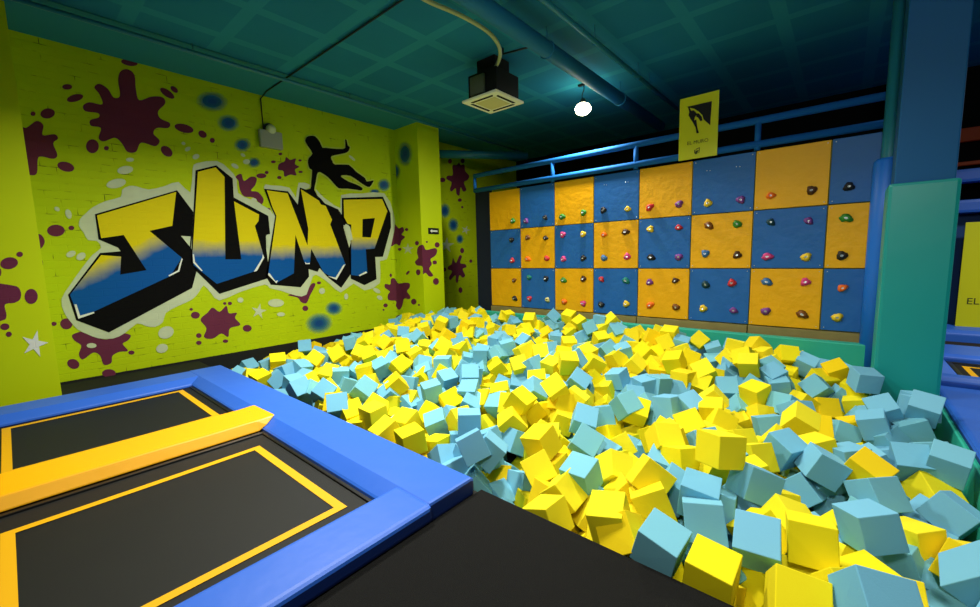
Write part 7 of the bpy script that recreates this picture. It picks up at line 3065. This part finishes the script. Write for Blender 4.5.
    ('fourth light blue foam cube from the black mat, below the fourth panel column', 'light blue foam cubes in the pit'),
    ('fifth light blue foam cube from the black mat, below the fourth panel column', 'light blue foam cubes in the pit'),
    ('sixth light blue foam cube from the black mat, below the fourth panel column', 'light blue foam cubes in the pit'),
    ('seventh light blue foam cube from the black mat, below the fourth panel column', 'light blue foam cubes in the pit'),
    ('eighth light blue foam cube from the black mat, below the fourth panel column', 'light blue foam cubes in the pit'),
    ('first yellow foam cube from the black mat, below the fourth panel column', 'yellow foam cubes in the pit'),
    ('second yellow foam cube from the black mat, below the fourth panel column', 'yellow foam cubes in the pit'),
    ('third yellow foam cube from the black mat, below the fourth panel column', 'yellow foam cubes in the pit'),
    ('fourth yellow foam cube from the black mat, below the fourth panel column', 'yellow foam cubes in the pit'),
    ('fifth yellow foam cube from the black mat, below the fourth panel column', 'yellow foam cubes in the pit'),
    ('sixth yellow foam cube from the black mat, below the fourth panel column', 'yellow foam cubes in the pit'),
    ('seventh yellow foam cube from the black mat, below the fourth panel column', 'yellow foam cubes in the pit'),
    ('eighth yellow foam cube from the black mat, below the fourth panel column', 'yellow foam cubes in the pit'),
    ('ninth yellow foam cube from the black mat, below the fourth panel column', 'yellow foam cubes in the pit'),
    ('tenth yellow foam cube from the black mat, below the fourth panel column', 'yellow foam cubes in the pit'),
    ('eleventh yellow foam cube from the black mat, below the fourth panel column', 'yellow foam cubes in the pit'),
    ('twelfth yellow foam cube from the black mat, below the fourth panel column', 'yellow foam cubes in the pit'),
    ('thirteenth yellow foam cube from the black mat, below the fourth panel column', 'yellow foam cubes in the pit'),
    ('fourteenth yellow foam cube from the black mat, below the fourth panel column', 'yellow foam cubes in the pit'),
    ('fifteenth yellow foam cube from the black mat, below the fourth panel column', 'yellow foam cubes in the pit'),
    ('sixteenth yellow foam cube from the black mat, below the fourth panel column', 'yellow foam cubes in the pit'),
    ('seventeenth yellow foam cube from the black mat, below the fourth panel column', 'yellow foam cubes in the pit'),
    ('first light blue foam cube from the black mat, below the fifth panel column', 'light blue foam cubes in the pit'),
    ('second light blue foam cube from the black mat, below the fifth panel column', 'light blue foam cubes in the pit'),
    ('third light blue foam cube from the black mat, below the fifth panel column', 'light blue foam cubes in the pit'),
    ('fourth light blue foam cube from the black mat, below the fifth panel column', 'light blue foam cubes in the pit'),
    ('fifth light blue foam cube from the black mat, below the fifth panel column', 'light blue foam cubes in the pit'),
    ('sixth light blue foam cube from the black mat, below the fifth panel column', 'light blue foam cubes in the pit'),
    ('seventh light blue foam cube from the black mat, below the fifth panel column', 'light blue foam cubes in the pit'),
    ('eighth light blue foam cube from the black mat, below the fifth panel column', 'light blue foam cubes in the pit'),
    ('ninth light blue foam cube from the black mat, below the fifth panel column', 'light blue foam cubes in the pit'),
    ('tenth light blue foam cube from the black mat, below the fifth panel column', 'light blue foam cubes in the pit'),
    ('first yellow foam cube from the black mat, below the fifth panel column', 'yellow foam cubes in the pit'),
    ('second yellow foam cube from the black mat, below the fifth panel column', 'yellow foam cubes in the pit'),
    ('third yellow foam cube from the black mat, below the fifth panel column', 'yellow foam cubes in the pit'),
    ('fourth yellow foam cube from the black mat, below the fifth panel column', 'yellow foam cubes in the pit'),
    ('fifth yellow foam cube from the black mat, below the fifth panel column', 'yellow foam cubes in the pit'),
    ('sixth yellow foam cube from the black mat, below the fifth panel column', 'yellow foam cubes in the pit'),
    ('seventh yellow foam cube from the black mat, below the fifth panel column', 'yellow foam cubes in the pit'),
    ('eighth yellow foam cube from the black mat, below the fifth panel column', 'yellow foam cubes in the pit'),
    ('ninth yellow foam cube from the black mat, below the fifth panel column', 'yellow foam cubes in the pit'),
    ('tenth yellow foam cube from the black mat, below the fifth panel column', 'yellow foam cubes in the pit'),
    ('eleventh yellow foam cube from the black mat, below the fifth panel column', 'yellow foam cubes in the pit'),
    ('twelfth yellow foam cube from the black mat, below the fifth panel column', 'yellow foam cubes in the pit'),
    ('thirteenth yellow foam cube from the black mat, below the fifth panel column', 'yellow foam cubes in the pit'),
    ('fourteenth yellow foam cube from the black mat, below the fifth panel column', 'yellow foam cubes in the pit'),
    ('fifteenth yellow foam cube from the black mat, below the fifth panel column', 'yellow foam cubes in the pit'),
    ('sixteenth yellow foam cube from the black mat, below the fifth panel column', 'yellow foam cubes in the pit'),
    ('first light blue foam cube from the black mat, below the sixth panel column', 'light blue foam cubes in the pit'),
    ('second light blue foam cube from the black mat, below the sixth panel column', 'light blue foam cubes in the pit'),
    ('third light blue foam cube from the black mat, below the sixth panel column', 'light blue foam cubes in the pit'),
    ('fourth light blue foam cube from the black mat, below the sixth panel column', 'light blue foam cubes in the pit'),
    ('fifth light blue foam cube from the black mat, below the sixth panel column', 'light blue foam cubes in the pit'),
    ('sixth light blue foam cube from the black mat, below the sixth panel column', 'light blue foam cubes in the pit'),
    ('seventh light blue foam cube from the black mat, below the sixth panel column', 'light blue foam cubes in the pit'),
    ('eighth light blue foam cube from the black mat, below the sixth panel column', 'light blue foam cubes in the pit'),
    ('ninth light blue foam cube from the black mat, below the sixth panel column', 'light blue foam cubes in the pit'),
    ('tenth light blue foam cube from the black mat, below the sixth panel column', 'light blue foam cubes in the pit'),
    ('first yellow foam cube from the black mat, below the sixth panel column', 'yellow foam cubes in the pit'),
    ('second yellow foam cube from the black mat, below the sixth panel column', 'yellow foam cubes in the pit'),
    ('third yellow foam cube from the black mat, below the sixth panel column', 'yellow foam cubes in the pit'),
    ('fourth yellow foam cube from the black mat, below the sixth panel column', 'yellow foam cubes in the pit'),
    ('fifth yellow foam cube from the black mat, below the sixth panel column', 'yellow foam cubes in the pit'),
    ('sixth yellow foam cube from the black mat, below the sixth panel column', 'yellow foam cubes in the pit'),
    ('seventh yellow foam cube from the black mat, below the sixth panel column', 'yellow foam cubes in the pit'),
    ('eighth yellow foam cube from the black mat, below the sixth panel column', 'yellow foam cubes in the pit'),
    ('ninth yellow foam cube from the black mat, below the sixth panel column', 'yellow foam cubes in the pit'),
    ('tenth yellow foam cube from the black mat, below the sixth panel column', 'yellow foam cubes in the pit'),
    ('eleventh yellow foam cube from the black mat, below the sixth panel column', 'yellow foam cubes in the pit'),
    ('twelfth yellow foam cube from the black mat, below the sixth panel column', 'yellow foam cubes in the pit'),
    ('thirteenth yellow foam cube from the black mat, below the sixth panel column', 'yellow foam cubes in the pit'),
    ('fourteenth yellow foam cube from the black mat, below the sixth panel column', 'yellow foam cubes in the pit'),
    ('fifteenth yellow foam cube from the black mat, below the sixth panel column', 'yellow foam cubes in the pit'),
    ('sixteenth yellow foam cube from the black mat, below the sixth panel column', 'yellow foam cubes in the pit'),
    ('seventeenth yellow foam cube from the black mat, below the sixth panel column', 'yellow foam cubes in the pit'),
    ('eighteenth yellow foam cube from the black mat, below the sixth panel column', 'yellow foam cubes in the pit'),
    ('first light blue foam cube from the black mat, below the seventh panel column', 'light blue foam cubes in the pit'),
    ('second light blue foam cube from the black mat, below the seventh panel column', 'light blue foam cubes in the pit'),
    ('third light blue foam cube from the black mat, below the seventh panel column', 'light blue foam cubes in the pit'),
    ('fourth light blue foam cube from the black mat, below the seventh panel column', 'light blue foam cubes in the pit'),
    ('fifth light blue foam cube from the black mat, below the seventh panel column', 'light blue foam cubes in the pit'),
    ('sixth light blue foam cube from the black mat, below the seventh panel column', 'light blue foam cubes in the pit'),
    ('seventh light blue foam cube from the black mat, below the seventh panel column', 'light blue foam cubes in the pit'),
    ('eighth light blue foam cube from the black mat, below the seventh panel column', 'light blue foam cubes in the pit'),
    ('ninth light blue foam cube from the black mat, below the seventh panel column', 'light blue foam cubes in the pit'),
    ('tenth light blue foam cube from the black mat, below the seventh panel column', 'light blue foam cubes in the pit'),
    ('eleventh light blue foam cube from the black mat, below the seventh panel column', 'light blue foam cubes in the pit'),
    ('first yellow foam cube from the black mat, below the seventh panel column', 'yellow foam cubes in the pit'),
    ('second yellow foam cube from the black mat, below the seventh panel column', 'yellow foam cubes in the pit'),
    ('third yellow foam cube from the black mat, below the seventh panel column', 'yellow foam cubes in the pit'),
    ('fourth yellow foam cube from the black mat, below the seventh panel column', 'yellow foam cubes in the pit'),
    ('fifth yellow foam cube from the black mat, below the seventh panel column', 'yellow foam cubes in the pit'),
    ('sixth yellow foam cube from the black mat, below the seventh panel column', 'yellow foam cubes in the pit'),
    ('seventh yellow foam cube from the black mat, below the seventh panel column', 'yellow foam cubes in the pit'),
    ('eighth yellow foam cube from the black mat, below the seventh panel column', 'yellow foam cubes in the pit'),
    ('ninth yellow foam cube from the black mat, below the seventh panel column', 'yellow foam cubes in the pit'),
    ('tenth yellow foam cube from the black mat, below the seventh panel column', 'yellow foam cubes in the pit'),
    ('eleventh yellow foam cube from the black mat, below the seventh panel column', 'yellow foam cubes in the pit'),
    ('twelfth yellow foam cube from the black mat, below the seventh panel column', 'yellow foam cubes in the pit'),
    ('thirteenth yellow foam cube from the black mat, below the seventh panel column', 'yellow foam cubes in the pit'),
    ('fourteenth yellow foam cube from the black mat, below the seventh panel column', 'yellow foam cubes in the pit'),
    ('fifteenth yellow foam cube from the black mat, below the seventh panel column', 'yellow foam cubes in the pit'),
    ('sixteenth yellow foam cube from the black mat, below the seventh panel column', 'yellow foam cubes in the pit'),
    ('seventeenth yellow foam cube from the black mat, below the seventh panel column', 'yellow foam cubes in the pit'),
    ('eighteenth yellow foam cube from the black mat, below the seventh panel column', 'yellow foam cubes in the pit'),
    ('first light blue foam cube from the black mat, below the eighth panel column', 'light blue foam cubes in the pit'),
    ('second light blue foam cube from the black mat, below the eighth panel column', 'light blue foam cubes in the pit'),
    ('third light blue foam cube from the black mat, below the eighth panel column', 'light blue foam cubes in the pit'),
    ('fourth light blue foam cube from the black mat, below the eighth panel column', 'light blue foam cubes in the pit'),
    ('fifth light blue foam cube from the black mat, below the eighth panel column', 'light blue foam cubes in the pit'),
    ('sixth light blue foam cube from the black mat, below the eighth panel column', 'light blue foam cubes in the pit'),
    ('first yellow foam cube from the black mat, below the eighth panel column', 'yellow foam cubes in the pit'),
    ('second yellow foam cube from the black mat, below the eighth panel column', 'yellow foam cubes in the pit'),
    ('third yellow foam cube from the black mat, below the eighth panel column', 'yellow foam cubes in the pit'),
    ('fourth yellow foam cube from the black mat, below the eighth panel column', 'yellow foam cubes in the pit'),
    ('fifth yellow foam cube from the black mat, below the eighth panel column', 'yellow foam cubes in the pit'),
    ('sixth yellow foam cube from the black mat, below the eighth panel column', 'yellow foam cubes in the pit'),
    ('first light blue foam cube from the black mat, below the blue padded pole', 'light blue foam cubes in the pit'),
    ('second light blue foam cube from the black mat, below the blue padded pole', 'light blue foam cubes in the pit'),
    ('third light blue foam cube from the black mat, below the blue padded pole', 'light blue foam cubes in the pit'),
    ('fourth light blue foam cube from the black mat, below the blue padded pole', 'light blue foam cubes in the pit'),
    ('fifth light blue foam cube from the black mat, below the blue padded pole', 'light blue foam cubes in the pit'),
    ('sixth light blue foam cube from the black mat, below the blue padded pole', 'light blue foam cubes in the pit'),
    ('seventh light blue foam cube from the black mat, below the blue padded pole', 'light blue foam cubes in the pit'),
    ('first yellow foam cube from the black mat, below the blue padded pole', 'yellow foam cubes in the pit'),
    ('second yellow foam cube from the black mat, below the blue padded pole', 'yellow foam cubes in the pit'),
    ('first light blue foam cube from the black mat, below the green pillar pad', 'light blue foam cubes in the pit'),
    ('second light blue foam cube from the black mat, below the green pillar pad', 'light blue foam cubes in the pit'),
    ('third light blue foam cube from the black mat, below the green pillar pad', 'light blue foam cubes in the pit'),
    ('fourth light blue foam cube from the black mat, below the green pillar pad', 'light blue foam cubes in the pit'),
    ('fifth light blue foam cube from the black mat, below the green pillar pad', 'light blue foam cubes in the pit'),
    ('sixth light blue foam cube from the black mat, below the green pillar pad', 'light blue foam cubes in the pit'),
    ('first yellow foam cube from the black mat, below the green pillar pad', 'yellow foam cubes in the pit'),
    ('second yellow foam cube from the black mat, below the green pillar pad', 'yellow foam cubes in the pit'),
    ('third yellow foam cube from the black mat, below the green pillar pad', 'yellow foam cubes in the pit'),
    ('first light blue foam cube along the blue pad by the pillar, counted from the bottom', 'light blue foam cubes in the pit'),
    ('second light blue foam cube along the blue pad by the pillar, counted from the bottom', 'light blue foam cubes in the pit'),
    ('third light blue foam cube along the blue pad by the pillar, counted from the bottom', 'light blue foam cubes in the pit'),
    ('fourth light blue foam cube along the blue pad by the pillar, counted from the bottom', 'light blue foam cubes in the pit'),
    ('fifth light blue foam cube along the blue pad by the pillar, counted from the bottom', 'light blue foam cubes in the pit'),
    ('first yellow foam cube along the blue pad by the pillar, counted from the bottom', 'yellow foam cubes in the pit')]
SZ = 0.21


def cube_bm(seed):
    rr = random.Random(seed)
    bm = bmesh.new()
    add_box(bm, -SZ / 2, SZ / 2, -SZ / 2, SZ / 2, -SZ / 2, SZ / 2)
    for v in bm.verts:      # hand-cut foam is never quite square
        v.co += Vector([rr.uniform(-0.004, 0.004) for _ in range(3)])
    bmesh.ops.recalc_face_normals(bm, faces=bm.faces)
    bmesh.ops.bevel(bm, geom=list(bm.edges), offset=0.0045, segments=2, affect='EDGES', profile=0.5)
    return bm


FM = {}
for col, mt in (('y', M_fy), ('b', M_fb)):
    for v in range(6):
        bm = cube_bm(100 + v)
        me = bpy.data.meshes.new('foam_cube')
        bm.to_mesh(me); bm.free()
        me.materials.append(mt)
        FM[(col, v)] = me
for i, ln in enumerate(CUBES.strip().splitlines()):
    w = ln.split()
    col = w[0]
    x, y, z, q0, q1, q2, q3 = [int(v) / 1000.0 for v in w[1:8]]
    lab, grp = LABELS[int(w[8])]
    o = bpy.data.objects.new('foam_cube', FM[(col, i % 6)])
    COL.objects.link(o)
    o.location = (x, y, z)
    o.rotation_mode = 'QUATERNION'
    o.rotation_quaternion = Quaternion((q0, q1, q2, q3)).normalized()
    tag(o, lab, 'foam cube', grp)
bm = bmesh.new()
sh_ = bm.faces.layers.float.new('shade')
rs = random.Random(5)
for i, ln in enumerate(STUFF.strip().splitlines()):
    w = ln.split()
    col = 0 if w[0] == 'y' else 1
    x, y, z = [int(v) / 1000.0 for v in w[1:4]]
    q = Quaternion([int(v) / 100.0 for v in w[4:8]]).normalized()
    M = Matrix.Translation((x, y, z)) @ q.to_matrix().to_4x4()
    nv, nf = len(bm.verts), len(bm.faces)
    tmp = FM[('y', i % 6)]
    bm.from_mesh(tmp)
    bm.verts.ensure_lookup_table(); bm.faces.ensure_lookup_table()
    sv = rs.random()
    for k in range(nv, len(bm.verts)):
        bm.verts[k].co = M @ bm.verts[k].co
    for k in range(nf, len(bm.faces)):
        bm.faces[k].material_index = col
        bm.faces[k][sh_] = sv
tag(link('foam_filling', bm, [M_fy, M_fb], recalc=False), 'lower layers of yellow and light blue foam cubes filling the pit', 'foam cubes', None, 'stuff')

# ------------------------------------------------------------------ light
def spot(name, loc, target, power, size=1.9, blend=0.9, col=(1, 0.96, 0.86), radius=0.25):
    l = bpy.data.lights.new(name, 'SPOT')
    l.energy = power; l.spot_size = size; l.spot_blend = blend; l.color = col; l.shadow_soft_size = radius
    o = bpy.data.objects.new(name, l)
    COL.objects.link(o)
    o.location = loc
    o.rotation_euler = (Vector(target) - Vector(loc)).to_track_quat('-Z', 'Y').to_euler()
    return o


def area(name, loc, power, sx, sy, spread=2.4, col=(1, 0.97, 0.88), target=None):
    l = bpy.data.lights.new(name, 'AREA')
    l.shape = 'RECTANGLE'; l.size = sx; l.size_y = sy; l.energy = power; l.color = col; l.spread = spread
    o = bpy.data.objects.new(name, l)
    COL.objects.link(o)
    o.location = loc
    if target:
        o.rotation_euler = (Vector(target) - Vector(loc)).to_track_quat('-Z', 'Y').to_euler()
    return o


area('flood_pit', (-2.0, 3.2, 4.4), 112, 0.5, 0.5, 2.6)
area('flood_trampolines', (-4.5, 2.4, 4.45), 228, 0.5, 0.5, 2.6)
area('fill_near', (-0.2, 1.2, 4.35), 30, 0.5, 0.5, 2.6)  # unseen fill light added overhead to lift the near cubes and right side
area('fill_behind_camera', (0.2, -1.6, 4.2), 75, 0.6, 0.6, 2.4, target=(0.2, 6.0, 0.6))  # unseen fill added behind the camera for frontal light on the pillar
area('fill_right_hall', (3.4, 7.6, 4.2), 170, 0.6, 0.6, 2.6)  # added fill light, brightens the blue pads beyond the pillar
spot('floodlight_beam', (lp.x, lp.y, lp.z - 0.16), (lp.x - 0.8, lp.y - 0.6, 0), 340, 3.0, 0.6, (1, 0.96, 0.85), 0.1)


wd = bpy.data.worlds.new('world')
scene.world = wd
wd.use_nodes = True
bg = wd.node_tree.nodes['Background']
bg.inputs[0].default_value = (0.5, 0.6, 0.6, 1)
bg.inputs[1].default_value = 0.02

scene.view_settings.view_transform = 'Standard'
scene.view_settings.look = 'None'
scene.view_settings.exposure = 0.0
scene.cycles.max_bounces = 8
scene.cycles.diffuse_bounces = 5
scene.cycles.use_denoising = True
